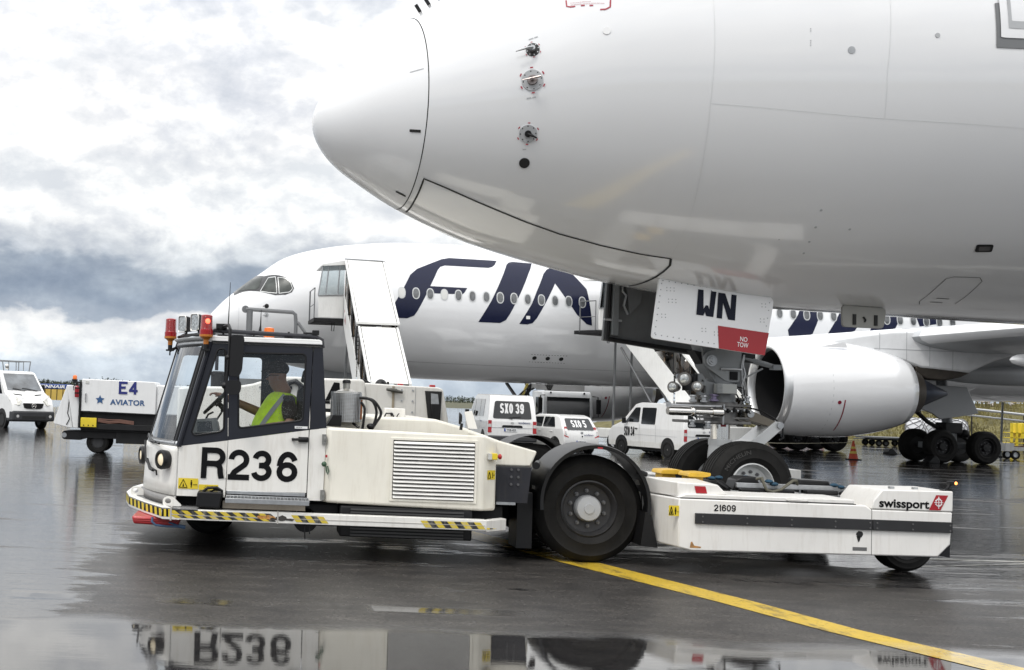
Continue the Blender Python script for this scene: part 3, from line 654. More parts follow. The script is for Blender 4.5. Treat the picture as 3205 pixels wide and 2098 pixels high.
    wrap('door_sill', [rpoly([(7.48, -1.4), (8.68, -1.9), (8.68, 9), (7.48, 9)], .16, 6)], mat('sill_grey', (.16, .165, .17), .4), f, .008, .2, False)
    dr = wrap('passenger_door', [rpoly([(7.53, .8), (8.63, .4), (8.63, 40), (7.53, 40)], .2, 6)], ACW, f, .016, .15, False)
    wrap('door_seal', [rpoly([(7.62, 2.9), (8.55, 2.5), (8.55, 38), (7.62, 38)], .18, 6), rpoly([(7.66, 4.6), (8.51, 4.2), (8.51, 36.4), (7.66, 36.4)], .14, 6)[::-1]], mat('door_band_grey', (.40, .41, .42), .4), dr, .02, .15, False)
    # upper edge probes above the radome
    for s, t in ((1.32, 78), (1.46, 82), (1.6, 84)):
        c, u, v, n = frame_at(s, t); m = MB(); m.box(-.02, .02, -.012, .012, 0, .11)
        m.v = [tuple(c + u * a[0] + v * a[1] + n * a[2]) for a in m.v]; m.build('sensor_fin', DARK, f)
    # --- gear doors
    WD = mat('gear_door_white', (.80, .805, .815), .25, coat=.3, var=.015)
    def door_fn(x, y, z): return (x, y - .10 * (-2.75 - z), z)
    lp = rpoly([(4.54, -2.71), (6.02, -2.845), (6.125, -2.95), (5.955, -3.68), (4.405, -3.52)], .05, 4)
    m = MB(); m.plate([lp], -.57, -.53, door_fn); gd = m.build('gear_door', WD, P, bev=.004)
    rv = MB()
    def rivrow(a, b, n):
        for i in range(n):
            t = i / (n - 1); x = a[0] + (b[0] - a[0]) * t; z = a[1] + (b[1] - a[1]) * t; p = Vector(door_fn(x, -.571, z)); rv.cone(p + Vector((0, .004, 0)), p - Vector((0, .004, 0)), .009, .008, 6)
    rivrow((4.58, -2.76), (5.95, -2.885), 17); rivrow((4.46, -3.47), (5.9, -3.62), 19); rivrow((4.56, -2.8), (4.45, -3.45), 9); rivrow((6.06, -2.98), (5.94, -3.6), 7)
    for gx, gz, nx, nz in ((4.63, -2.85, 3, 2), (4.65, -3.0, 3, 2), (4.55, -3.2, 2, 2), (5.10, -3.36, 2, 2), (5.27, -3.40, 2, 2), (5.95, -3.0, 2, 2), (5.92, -3.2, 2, 2), (5.25, -2.86, 1, 4)):
        for i in range(nx):
            for j in range(nz): p = Vector(door_fn(gx + i * .05, -.571, gz - j * .04)); rv.cone(p + Vector((0, .004, 0)), p - Vector((0, .004, 0)), .008, .007, 6)
    kind(rv.build('rivets', mat('rivet_grey', (.35, .36, .37), .4, .5), gd), 'stuff')
    def on_door(u0, z0, ux=(1, -.09), uz=(.11, 1)):
        return lambda u, q: door_fn(u0 + u * ux[0] + q * uz[0], -.577, z0 + u * ux[1] + q * uz[1])
    W_ = [(0, 0), (.165, 0), (.19, .16), (.225, 0), (.39, 0), (.425, 1.0), (.30, 1.0), (.285, .27), (.255, .42), (.20, .42), (.155, .27), (.125, 1.0), (0, 1.0)]
    N_ = [(0, 0), (.125, 0), (.125, .62), (.265, 0), (.425, 0), (.425, 1), (.305, 1), (.305, .40), (.16, 1), (0, 1)]
    for gl, u0, z0 in ((W_, 5.025, -3.185), (N_, 5.305, -3.215)):
        m = MB(); fn = on_door(u0, z0); m.add([fn(x * .60, z * .335) for x, z in gl], [tuple(range(len(gl)))]); m.build('letter', mat('door_letter_navy', (.006, .008, .02), .5, spec=.2), gd, smooth=0)
    m = MB(); lpz = [(5.32, -3.315), (6.03, -3.382), (5.958, -3.677), (5.322, -3.612)]; m.add([door_fn(x, -.576, z) for x, z in lpz], [(0, 1, 2, 3)]); m.build('red_panel', SIGRED, gd, smooth=0)
    text('lettering', 'NO', WHITEP, gd, on_door(5.62, -3.505), .10, .062, .01); text('lettering', 'TOW', WHITEP, gd, on_door(5.575, -3.578), .155, .062, .01)
    # far door, seen from inside, with its frame and hinge arm
    IN = mat('door_inside_grey', (.13, .135, .14), .55, var=.08, dirt=.3, dirtc=(.06, .06, .06))
    m = MB(); lp = [(4.40, -2.62), (6.0, -2.78), (5.9, -3.66), (4.40, -3.49)]; fnf = lambda x, y, z: (x, y + .12 * (-2.75 - z), z)
    m.plate([lp], .72, .78, fnf); fd = m.build('gear_door', IN, P, bev=.006)
    fd['label'] = 'far gear door showing its grey inner face'
    for pts in ([(4.43, .69, -2.65), (4.43, .75, -3.47)], [(4.43, .75, -3.47), (5.88, .77, -3.62)]):
        m = MB(); m.tube(pts, .03, 6); m.build('door_frame', DARK, fd)
    m = MB(); m.box(4.47, 4.56, .66, .72, -3.42, -2.72); m.build('door_rib', LEADG, fd, bev=.006)
    m = MB(); m.tube([(4.62, .70, -2.66), (4.60, .66, -2.8), (4.66, .66, -2.86), (4.63, .67, -3.0), (4.70, .68, -3.12)], .018, 6); m.tube([(4.36, .7, -3.2), (4.62, .7, -3.21)], .02, 6); m.build('hinge_arm', STEEL, fd)
    m = MB(); m.plate([[(4.66, -2.72), (4.9, -2.74), (4.88, -2.95), (4.72, -3.12)]], .66, .68); m.build('bracket', IN, fd)
    # small rear door behind the leg
    m = MB(); m.plate([rpoly([(7.14, -2.95), (7.78, -2.97), (7.745, -3.245), (7.15, -3.245)], .06)], -.53, -.49); ad = m.build('rear_gear_door', mat('small_door_grey', (.33, .325, .30), .5), P, bev=.005)
    for x in (7.29, 7.6):
        m = MB(); m.box(x, x + .045, -.545, -.53, -3.21, -3.07); m.build('hinge', LINE, ad)
    m = MB(); m.tube([(7.44, -.537, -3.10), (7.47, -.545, -3.14), (7.46, -.537, -3.17)], .012, 6); m.build('latch', DARK, ad)
    # --- nose leg
    X0 = 5.73; g = LEADG
    m = MB(); m.cone((X0 - .05, 0, -2.5), (X0, 0, -4.35), .2, .19, 24); m.prism([(5.2, -3.2), (5.38, -3.62), (5.41, -3.82), (5.52, -3.97), (5.62, -4.12), (5.95, -4.12), (5.97, -3.3)], -.13, .13); leg = m.build('gear_leg', g, P, bev=.012)
    m = MB(); m.plate([rpoly([(5.37, -3.69), (5.46, -3.62), (5.90, -3.54), (5.9, -4.03), (5.70, -4.03), (5.40, -3.83)], .07)], -.20, -.15); m.build('side_plate', mat('gear_plate_grey', (.21, .22, .225), .42, .1, var=.06), leg, bev=.008)
    m = MB(); m.lathe((5.475, -.2, -3.755), (0, -1, 0), [(0, .075), (.02, .075), (.02, .055), (.04, .05), (.04, .03), (.055, .025), (.055, .001)], 20); m.build('trunnion_pin', STEEL, leg)
    m = MB(); m.tube([(5.60, -.22, -3.86), (5.9, -.22, -3.86)], .017, 8); m.build('link_rod', STEEL, leg)
    m = MB(); m.box(5.74, 5.85, -.215, -.2, -4.0, -3.89); m.build('data_plate', INK, leg)
    m = MB(); m.prism([(5.28, -3.62), (5.46, -3.66), (5.4, -3.8), (5.36, -3.74)], -.1, .1); m.build('bracket', DARK, leg)
    # taxi lights on their bracket
    m = MB(); m.plate([rpoly([(5.31, -3.93), (5.36, -3.93), (5.42, -4.03), (5.56, -4.05), (5.56, -4.21), (5.3, -4.22)], .03), rpoly([(5.35, -4.0), (5.385, -4.02), (5.385, -4.05), (5.35, -4.04)], .01)[::-1], rpoly([(5.35, -4.08), (5.42, -4.09), (5.415, -4.2), (5.345, -4.18)], .02)[::-1]], -.18, -.14); m.build('light_bracket', g, leg, bev=.004)
    for c, ax, r in (((5.13, -.16, -4.01), (-.8, -.6, 0), .085), ((5.225, -.3, -4.11), (-.35, -.94, 0), .068), ((5.12, .14, -4.12), (-.8, -.5, 0), .075)):
        A = Vector(ax).normalized(); m = MB(); m.lathe(Vector(c) - A * .13, A, [(0, .035), (.04, .055), (.13, r), (.15, r * 1.06), (.155, r * .96)], 24); lt = m.build('taxi_light', mat('lamp_housing', (.16, .15, .14), .4, .3), leg)
        m = MB(); m.lathe(Vector(c) + A * .015, A, [(0, r * .95), (.012, r * .7), (.016, .001)], 24); m.build('lens', LAMPW, lt)
    m = MB(); m.box(5.25, 5.33, -.15, .15, -4.16, -3.94); m.build('mount', DARK, leg)
    m = MB(); m.box(5.51, 5.79, -.31, -.2, -4.19, -4.06); jb = m.build('junction_box', mat('box_grey', (.33, .34, .33), .5), leg, bev=.01)
    for k in range(7):
        m = MB(); m.box(5.495, 5.58, -.315, -.309, -4.185 + k * .018, -4.176 + k * .018); m.build('cooling_fin', LEADG, jb)
    for pts in ([(5.79, -.24, -4.09), (5.87, -.26, -4.1), (5.93, -.2, -4.11)], [(5.80, -.25, -4.17), (5.84, -.28, -4.26), (5.9, -.28, -4.27), (5.92, -.2, -4.2)], [(5.94, -.2, -3.66), (5.9, -.22, -3.8), (5.91, -.22, -4.0), (5.96, -.2, -4.12)],
                [(5.97, -.16, -3.66), (5.93, -.2, -3.8), (5.94, -.21, -3.98), (6.0, -.16, -4.1), (6.03, -.1, -4.2), (5.98, -.16, -4.27)], [(5.92, -.22, -3.8), (5.95, -.23, -3.92), (5.9, -.23, -4.06), (5.93, -.2, -4.2)]):
        m = MB(); m.tube(pts, .011, 6); m.build('hydraulic_hose', BLACKP if pts[0][0] < 5.9 else STEEL, leg)
    # steering collar, with the long actuator ahead of it
    m = MB()
    for z, h, x0, x1, y in ((-4.33, .03, 5.2, 6.06, .22), (-4.38, .03, 5.45, 6.0, .25), (-4.56, .03, 5.15, 6.05, .22), (-4.50, .025, 5.5, 6.04, .2)): m.box(x0, x1, -y, y, z - h, z + h * .3)
    m.cone((X0, 0, -4.6), (X0, 0, -4.3), .215, .215, 24); m.build('steering_collar', mat('collar_steel', (.16, .155, .15), .42, .55, var=.25, scale=12), leg, bev=.006)
    for y in (-.3,):
        m = MB(); m.lathe((4.82, y, -4.44), (1, 0, 0), [(0, .03), (0, .05), (.03, .058), (.36, .058), (.36, .044), (.62, .044), (.62, .06), (.76, .062), (.8, .03)], 24); m.build('steering_actuator', CHROME, leg)
        m = MB(); m.ball((5.16, y - .02, -4.44), (.042, .06, .072)); m.build('actuator_boss', CHROME, leg)
    m = MB(); m.tube([(4.83, -.28, -4.36), (5.3, -.28, -4.365), (5.6, -.25, -4.36)], .016, 8); m.box(4.82, 4.86, -.31, -.25, -4.39, -4.33); m.build('steering_rod', STEEL, leg)
    for x, z, r in ((5.2, -4.27, .05), (5.36, -4.27, .045), (5.5, -4.25, .06), (5.2, -4.6, .045), (5.42, -4.61, .05), (5.98, -4.26, .04)):
        m = MB(); m.lathe((x, -.24, z - .05), (0, 0, 1), [(0, r * .7), (.01, r), (.03, r), (.04, r * .6), (.07, r * .6), (.08, r), (.1, r * .8)], 14); m.build('fitting', STEEL if x != 5.5 else mat('violet_fitting', (.20, .17, .26), .4, .5), leg)
    for k in range(12):
        m = MB(); x = 5.5 + .045 * k; m.cone((x, -.26, -4.40 - .012 * (k % 3)), (x + .02, -.26, -4.40 - .012 * (k % 3)), .03 - .008 * (k % 2), n=10); m.build('collar_ring', STEEL if k % 2 else DARK, leg)
    m = MB(); m.tube([(5.63, -.27, -4.33), (5.62, -.27, -4.6)], .012, 6); m.build('drain_pipe', STEEL, leg)
    # rod stowed behind the leg
    m = MB(); m.tube([(5.98, -.1, -3.70), (6.15, -.1, -3.735), (6.45, -.1, -3.80)], [.035, .04, .03], 8); m.box(6.4, 6.52, -.15, -.05, -3.84, -3.77); m.build('bay_strut', LEADG, leg)
    m = MB(); m.tube([(6.27, -.1, -3.83), (5.96, -.15, -3.98)], .013, 6); m.build('stay_rod', STEEL, leg)
    m = MB(); m.box(6.0, 6.12, -.13, -.05, -3.76, -3.62); m.box(6.08, 6.16, -.11, -.05, -3.70, -3.64); m.build('bay_fitting', DARK, leg)
    # sliding piston, axle yoke, torque links
    m = MB(); m.cone((X0, 0, -4.3), (X0, 0, -4.82), .125, .125, 28); m.build('piston', CHROME, leg)
    m = MB(); m.box(5.67, 5.74, -.135, -.12, -4.63, -4.585); m.build('red_tag', SIGRED, leg)
    m = MB(); m.lathe((X0, 0, -5.4), (0, 0, 1), [(0, .12), (.1, .16), (.40, .155), (.52, .14), (.52, .15), (.60, .15), (.60, .1)], 24); m.cone((X0 + .1, -.5, -5.39), (X0 + .1, .5, -5.39), .08, n=16); m.build('axle_yoke', mat('yoke_white', (.58, .59, .59), .35, .1), leg)
    for y in (-.10, .10):
        m = MB(); m.prism(rpoly([(6.0, -4.39), (6.10, -4.40), (6.5, -4.555), (6.5, -4.62), (6.42, -4.62), (6.0, -4.52)], .04), y - .04, y + .04); m.build('torque_link', mat('link_brown_grey', (.17, .15, .12), .45, .3, dirt=.4), leg, bev=.006)
    m = MB(); m.prism(rpoly([(6.44, -4.53), (6.53, -4.55), (6.54, -4.63), (6.22, -4.90), (6.0, -4.92), (5.9, -4.88), (5.95, -4.84), (6.1, -4.8)], .03), -.17, .17); m.build('torque_link', mat('yoke_white', (0, 0, 0)), leg, bev=.01)
    m = MB(); m.lathe((6.49, -.2, -4.585), (0, 1, 0), [(0, .001), (0, .045), (.4, .045), (.4, .001)], 16); m.lathe((6.08, -.16, -4.445), (0, 1, 0), [(0, .001), (0, .05), (.32, .05), (.32, .001)], 16); m.build('pivot_pin', STEEL, leg)
    m = MB(); m.tube([(6.05, -.12, -4.36), (6.25, -.12, -4.40), (6.45, -.12, -4.5), (6.55, -.15, -4.6), (6.55, -.16, -4.75), (6.5, -.15, -4.78)], .013, 6); m.build('brake_hose', BLACKP, leg)
    WH = mat('nose_rim_white', (.62, .63, .62), .35, .2, var=.05)
    for y, sg in ((-.45, -1), (.45, 1)):
        wh = wheel_parts(P, (5.85, y, -5.39), .585, .42, .31, WH, (0, sg, 0), 'nose_wheel', 12, 4, STEEL)
        if sg < 0:
            def onty(u, q):                                       # raised maker's lettering on the sidewall
                a = R(152 - u * 100); r = .425 + q
                return (5.85 + r * math.cos(a), -.45 - .2135, -5.39 + r * math.sin(a))
            text('sidewall_lettering', 'MICHELIN', mat('worn_rubber_print', (.05, .048, .046), .5), wh, onty, .55, .055, .01, 6)
fg()
# ---------------------------------------------------------------- the parked airliner behind
BGP = thing('airliner', 'white airliner with big dark blue lettering parked behind the vans', 'airplane', (-2.205, 52.486, 5.794), .133)
def bgp():
    P = BGP
    m = MB(); m.grid(hull_mesh(0., 40, .3), closed=True); m.grid(tail(), closed=True); f = m.build('fuselage', ACW, P, smooth=180)
    ribbon('skin_seam', [(1.2, a) for a in range(-80, 81, 20)], .012, SEAM, f); ribbon('skin_seam', [(8.38, -50.5), (18.63, -51.1), (26, -51)], .03, SEAM, f)
    # flight deck windows under one dark mask
    half = [(1.04, 61.7), (1.4, 52.7), (1.8, 40), (2.12, 31.4), (2.37, 24.7), (2.66, 18.3), (3.07, 14.8), (3.34, 16.1), (3.43, 20.2), (3.33, 28.1), (3.09, 36.6), (2.74, 46.9), (2.27, 60.7), (2.08, 75), (2.02, 90)]
    mask = [(1.06, 90)] + half
    mk = wrap('windscreen_mask', [mask], mat('mask_black', (.02, .021, .023), .3, coat=.3), f, .012, .2, False)
    wrap('windscreen_mask', [[(s, 180 - t) for s, t in mask][::-1]], MATS['mask_black'], f, .012, .2, False)
    PANE = mat('flight_deck_glass', (.055, .062, .058), .28, spec=.3, var=.6, scale=1.6)
    w1 = [(1.36, 58), (1.2, 68), (1.22, 87), (1.86, 87), (1.88, 72), (2.2, 59), (2.03, 41.5), (1.88, 40.5)]
    w2 = rpoly([(2.09, 33.0), (2.43, 49.2), (2.70, 43.5), (2.72, 20.5), (2.41, 25.6)], .5)
    w3 = rpoly([(2.82, 40.2), (3.09, 34.5), (3.29, 27.2), (3.36, 20.1), (3.24, 16.9), (2.84, 18.8)], .5)
    RIM = mat('window_rim_grey', (.55, .56, .56), .35, .3)
    wrap('flight_deck_window', [w1], PANE, mk, .02, .2, False); wrap('flight_deck_window', [[(s, 180 - t) for s, t in w1][::-1]], PANE, mk, .02, .2, False)
    for w_ in (w2, w3):
        pn = wrap('flight_deck_window', [w_], PANE, mk, .02, .2, False)
        cs = sum(p[0] for p in w_) / len(w_); ct = sum(p[1] for p in w_) / len(w_)
        o_ = [(cs + (s - cs) * 1.10, ct + (t - ct) * 1.10) for s, t in w_]; wrap('rim', [o_, w_[::-1]], RIM, pn, .024, .2, False)
    ribbon('wiper', [(1.03, 62), (1.25, 63), (1.55, 68.0)], .03, DARK, mk, .04)
    for t in (8, -3.3):
        m = MB(); fr = frame_at(2.32, t); disc(m, fr, .1, .01); c, u, v, n = fr; m.tube([c, c + n * .12, c + n * .12 - u * .14], .02); m.build('probe', DARK if t > 0 else ACG, f)
    # cabin windows
    BL = mat('window_blind', (.62, .62, .60), .5); DK = mat('window_dark', (.10, .105, .11), .12, coat=.8, var=.4, scale=6)
    for i, s in enumerate([7.9 + .6105 * k for k in range(14)] + [24.93 + .64 * k for k in range(14)]):
        z = .535 - .0068 * (s - 8)
        ell = lambda a, b: [(s + a * (abs(math.cos(q)) ** .85) * (1 if math.cos(q) > 0 else -1), z + b * (abs(math.sin(q)) ** .85) * (1 if math.sin(q) > 0 else -1)) for q in [2 * math.pi * k / 20 for k in range(20)]]
        fr = wrap('cabin_window', [ell(.165, .25)], RIM, f, .012, 1.); wrap('pane', [ell(.125, .205)], BL if i in (0, 3) else DK, fr, .018, 1.)
    # lettering
    Fp = [(7.75, -.54), (7.3, -.48), (7.56, 0), (8.0, .77), (8.3, 1.33), (8.62, 1.61), (9.32, 1.92), (9.79, 2.12), (10.14, 2.2), (12.26, 2.18), (12.11, 1.97), (11.97, 1.87), (11.79, 1.82), (9.87, 1.83), (9.67, 1.76), (9.53, 1.61), (9.13, .87), (10.74, .86), (10.61, .66), (10.52, .58), (8.98, .56), (8.6, -.19), (8.45, -.42), (8.16, -.54)]
    Ip = [(12.66, 2.02), (12.79, 2.13), (12.97, 2.17), (13.83, 2.14), (13.71, 1.9), (13.55, 1.64), (12.62, -.15), (12.45, -.43), (12.2, -.57), (11.24, -.57), (11.76, .32), (12.24, 1.24)]
    Np = [(14.24, 1.68), (14.44, 1.89), (14.66, 1.98), (15.56, 1.73), (16.08, 1.07), (16.3, -.5), (16.05, -.45), (15.59, -.06), (15.07, .66), (14.68, 1.26), (14.14, .29), (13.82, -.28), (13.64, -.51), (13.41, -.58), (13.05, -.57), (13.57, .31), (13.83, .89)]
    for pl in (Fp, Ip, Np, [(25.32, -.3), (25.4, -.56), (26.3, -.5), (26.5, -.42), (26.85, .46), (27.7, 2.1), (26.6, 2.1), (25.8, .4)], [(27.23, -.37), (28.2, -.3), (28.5, -.2), (30, 2.1), (28.7, 2.1), (27.72, .45)],
               [(29.22, -.16), (30.2, -.08), (30.45, 0), (30.72, .5), (31.5, 2.1), (30.4, 2.1), (29.62, .5)], [(31.5, .49), (31.63, .13), (32.65, .3), (33.5, 2.1), (32.3, 2.1)]):
        wrap('livery_letter', [pl], LETTER, f, .008, .3)
    m = MB(); fr = frame_at(13.42, -5.3); c, u, v, n = fr
    m.add([c + u * x + v * y + n * .014 for x, y in rpoly([(-.09, -.07), (.09, -.07), (.09, .07), (-.09, .07)], .03)], [tuple(range(20))]); m.build('access_panel', WHITEP, f)
    for s in (14.01, 14.61, 15.22):
        m = MB(); disc(m, frame_at(s, -40.3), .1, .01); m.build('drain_port', LINE, f)
    for k in range(13):
        for th in (-36.8, -44.5):
            ribbon('dash_mark', [(13.82 + k * .13, th), (13.88 + k * .13, th)], .02, DARK, f, .008, 1)
    # belly fairing
    m = MB(); rows = []
    for i in range(25):
        t = i / 24; s = 17 + 22 * t; k = math.sin(math.pi * min(1, max(0, t))) ** .45
        rows.append([(s, -3.25 * k * math.cos(R(a)), -1.55 - (1.0 + .95 * k) * k * math.cos(R(a + 90) * 1.0) * (-1 if False else 1) if False else -1.5 + 1.98 * k * math.sin(R(a))) for a in range(-180, 181, 8)])
    m.grid(rows); m.build('belly_fairing', ACW, P, smooth=180)
    # wings
    WG = mat('wing_grey', (.46, .475, .49), .3, coat=.2, var=.04, scale=.6)
    def sec(y, le, z, c, th, tw): return [(le + x * math.cos(tw) + q * math.sin(tw), y, z + q * math.cos(tw) - x * math.sin(tw)) for x, q in airfoil(c, th)]
    for sg in (1, -1):
        m = MB(); m.grid([[(p[0], sg * p[1], p[2]) for p in sec(*a)] for a in ((-2.4, 19.2, -1.75, 14.2, .13, .035), (-6.5, 22.4, -1.35, 11.2, .125, .03), (-10.5, 25.3, -.95, 8.9, .115, .02), (-14, 27.55, -.66, 7.4, .11, .015), (-22, 33.0, .15, 5.1, .1, 0), (-31, 39.2, 1.5, 2.6, .1, 0), (-32.3, 41.3, 2.6, 1.0, .1, 0))], closed=True)
        wg = m.build('wing', WG, P)
        m = MB(); rows = []
        for y, le, z, c in ((-11.1, 25.66, -.90, 8.5), (-14, 27.5, -.65, 7.4), (-22, 32.95, .16, 5.1), (-30.5, 38.8, 1.42, 2.8)):
            af = airfoil(c, .118); k = [p for p in af if p[0] < .10 * c]; rows.append([(le - .04 + p[0], sg * y, z + p[1] * 1.03) for p in k])
        m.grid(rows); m.build('slat', ACW, wg)
        m = MB(); rows = []
        for y, le, z, c in ((-2.6, 19.3, -1.73, 14.0), (-6.5, 22.34, -1.35, 11.2), (-10.3, 25.1, -.97, 9.0)):
            af = airfoil(c, .13); k = [p for p in af if p[0] < .09 * c]; rows.append([(le - .04 + p[0], sg * y, z + p[1] * 1.03) for p in k])
        m.grid(rows); m.build('slat', ACW, wg)
        for y, s0, z in ((-7.0, 29.5, -2.0), (-13.2, 28.6, -1.75), (-19, 32, -.9)):
            m = MB(); m.ball((s0 + 3, sg * y, z), (4.0, .42, .50), 20, 14); m.build('flap_fairing', ACW if abs(y) > 7.5 else WG, wg)
    # engines
    def nac(s, a, y=-10.5, z=-3.0, off=0.):
        K = [(20.1, 1.60), (20.4, 1.70), (21, 1.77), (22, 1.80), (23, 1.76), (24, 1.60), (24.6, 1.44), (25.2, 1.22)]
        for i in range(len(K) - 1):
            if s <= K[i + 1][0] + 1e-6: break
        t = (s - K[i][0]) / (K[i + 1][0] - K[i][0]); r = K[i][1] * (1 - t) + K[i + 1][1] * t + off
        return Vector((s, y - r * math.cos(R(a)), z + r * math.sin(R(a))))
    e = None
    NB = mat('nozzle_brown', (.075, .065, .055), .4, .7, var=.2); CN = mat('exhaust_cone_blue', (.035, .04, .055), .35, .7, var=.15)
    for y in (-10.5, 10.5):
        c = (0, y, -3.0); A = (1, 0, 0)
        m = MB(); m.lathe(c, A, [(20.28, 1.665), (20.4, 1.70), (20.7, 1.745), (21, 1.77), (21.5, 1.79), (22, 1.80), (22.5, 1.795), (23, 1.76), (23.5, 1.69), (24, 1.60), (24.3, 1.525), (24.6, 1.44), (24.9, 1.335), (25.2, 1.22), (25.15, 1.14), (24.4, 1.25)], 64, cap=False)
        nc = m.build('engine_nacelle', ACW, P, smooth=180)
        m = MB(); m.lathe(c, A, [(20.28, 1.666), (20.18, 1.645), (20.1, 1.60), (20.04, 1.545), (20.02, 1.50), (20.05, 1.45), (20.14, 1.41), (20.3, 1.39)], 64, cap=False); m.build('intake_lip', mat('lip_metal', (.66, .665, .67), .34, .92, var=.05), nc, smooth=180)
        m = MB(); m.lathe(c, A, [(20.3, 1.39), (22.4, 1.45), (22.4, .01)], 48, cap=False); m.build('intake_duct', mat('duct_dark', (.012, .012, .013), .8, spec=.2), nc)
        m = MB()
        for k in range(22):
            a = 2 * math.pi * k / 22; ca, sa = math.cos(a), math.sin(a); ca2, sa2 = math.cos(a + .22), math.sin(a + .22)
            m.add([(21.9, y + .4 * ca, -3 + .4 * sa), (21.9, y + 1.4 * ca, -3 + 1.4 * sa), (22.2, y + 1.4 * ca2, -3 + 1.4 * sa2), (22.2, y + .4 * ca2, -3 + .4 * sa2)], [(0, 1, 2, 3)])
        m.build('fan', mat('fan_shade_black', (.010, .010, .011), .6, spec=.2), nc, solid=.02)  # near black: shade inside the intake is put into the fan colour
        m = MB(); m.lathe(c, A, [(21.4, .001), (21.45, .1), (21.65, .28), (21.95, .42)], 24); m.build('spinner', mat('spinner_black', (.008, .008, .009), .5, spec=.2), nc)
        m = MB(); m.lathe(c, A, [(24.8, 1.06), (25.4, .92), (25.75, .78), (25.7, .6), (25.0, .6)], 40, cap=False); m.build('core_nozzle', NB, nc)
        m = MB(); m.lathe(c, A, [(25.4, .66), (25.8, .62), (27.0, .08), (27.06, .001)], 32); m.build('exhaust_cone', CN, nc)
        sg = 1 if y < 0 else -1
        for s in (21.7, 23.5):
            m = MB(); r0 = nac(s, 0)[1]; m.grid([[nac(s - .008, a, y, -3, .004) for a in range(0, 360, 8)], [nac(s + .008, a, y, -3, .004) for a in range(0, 360, 8)]], closed=True); m.build('cowl_seam', SEAM, nc)
        m = MB(); m.grid([[nac(22.12 + .0 * a, a, y, -3, .006) for a in range(-58, -8, 5)], [nac(22.17, a, y, -3, .006) for a in range(-58, -8, 5)]]); m.build('red_stripe', mat('stripe_dark_red', (.22, .01, .03), .4), nc)
        for s, a in ((21.95, -16), (22.35, -17.5), (22.48, -17.5), (22.35, -27)):
            m = MB(); p = nac(s, a, y, -3); nn = (nac(s, a, y, -3, .1) - p).normalized(); m.cone(p, p + nn * .008, .07 if s < 22 else .035, n=12); m.build('stencil', MATS['stripe_dark_red'] if a > -20 else SEAM, nc)
        m = MB(); m.prism([(21.45, -1.18), (22.45, -.98), (22.55, -1.18)], y - .5, y - .46); m.v = [(a, b - .62, c_ - .3) for a, b, c_ in m.v] if y < 0 else m.v; m.build('strake', ACW, nc)
        an = R(-5 * sg); pv = Vector((23.5, y, -3)); nc.rotation_euler = (0, 0, an); nc.location = pv - Matrix.Rotation(an, 3, 'Z') @ pv   # toed in
        # pylon
        m = MB(); pts = [(22.0, -1.3), (22.6, -1.06), (24.6, -.72), (26.2, -.62), (28.5, -.8), (30.6, -1.2), (29.0, -1.7), (27.9, -2.2), (25.9, -2.1), (24.6, -1.7)]
        m.prism(pts, y - .33, y + .33); py_ = m.build('engine_pylon', mat('pylon_white', (.70, .71, .72), .3, coat=.2), P, bev=.12, seg=3)
        m = MB(); m.prism([(25.7, -1.95), (28.0, -2.18), (27.6, -2.36), (26.9, -2.52), (26.2, -2.5), (25.75, -2.3)], y - .3, y + .3); m.build('heat_shield', NB, py_, bev=.06)
        for s, z0, z1 in ((26.25, -2.0, -.8), (27.2, -2.1, -.85), (25.3, -1.8, -.75), (24.2, -1.45, -.8)):
            m = MB(); m.box(s, s + .02, y - .34, y - .332, z0, z1); m.build('panel_seam', SEAM, py_, smooth=0)
        m = MB(); m.box(24.0, 28.6, y - .34, y - .332, -1.42, -1.40); m.build('panel_seam', SEAM, py_, smooth=0)
    # main gear
    GB = mat('bogie_dark', (.022, .022, .023), .6, .2, var=.2)
    for sg in (-1, 1):
        m = MB(); m.cone((31.4, sg * 4.6, -1.8), (31.4, sg * 5.2, -4.6), .22, .2, 20); m.box(30.1, 32.7, sg * 5.2 - .18, sg * 5.2 + .18, -5.2, -4.95); m.cone((31.4, sg * 5.2, -4.5), (31.4, sg * 5.2, -5.1), .3, n=20)
        lg = m.build('main_gear_leg', mat('leg_grey_dark', (.20, .21, .22), .4, .1), P, bev=.01)
        m = MB(); m.tube([(31.3, sg * 5.2, -4.4), (32.2, sg * 5.2, -4.75), (32.4, sg * 5.2, -5.0)], .07); m.tube([(29.6, sg * 5.1, -3.4), (30.4, sg * 5.2, -4.1), (31.2, sg * 5.2, -4.5)], .09); m.build('drag_brace', GB, lg)
        m = MB(); m.box(31.0, 31.8, sg * 5.2 - .33, sg * 5.2 + .33, -4.55, -4.1); m.ball((32.0, sg * 5.4, -4.55), .18); m.build('brake_unit', GB, lg, bev=.03)
        for s in (30.4, 32.4):
            m = MB(); m.cone((s, sg * 5.2 - .9, -5.1), (s, sg * 5.2 + .9, -5.1), .11, n=14); m.build('axle', GB, lg)
            for q in (-.78, .78):
                wheel_parts(P, (s, sg * 5.2 + q, -5.104), .69, .5, .36, GB, (0, 1 if q > 0 else -1, 0), 'main_wheel', 8, 4, GB)
        m = MB(); q = [(29.15, -3.50), (29.94, -2.55), (31.45, -2.6), (32.0, -3.67), (31.06, -3.85), (30.23, -3.97), (29.9, -3.75)]
        m.prism(q, sg * 6.1, sg * 6.2); m.build('main_gear_door', ACG, P, bev=.02)
    # nose gear
    m = MB(); m.cone((5.73, 0, -2.6), (5.73, 0, -5.2), .16, .13, 16); m.prism([(5.0, -2.75), (6.4, -2.9), (6.4, -3.6), (5.0, -3.5)], -.6, -.56); m.prism([(5.0, -2.75), (6.4, -2.9), (6.4, -3.6), (5.0, -3.5)], .56, .6)
    ng = m.build('nose_gear_leg', LEADG, P)
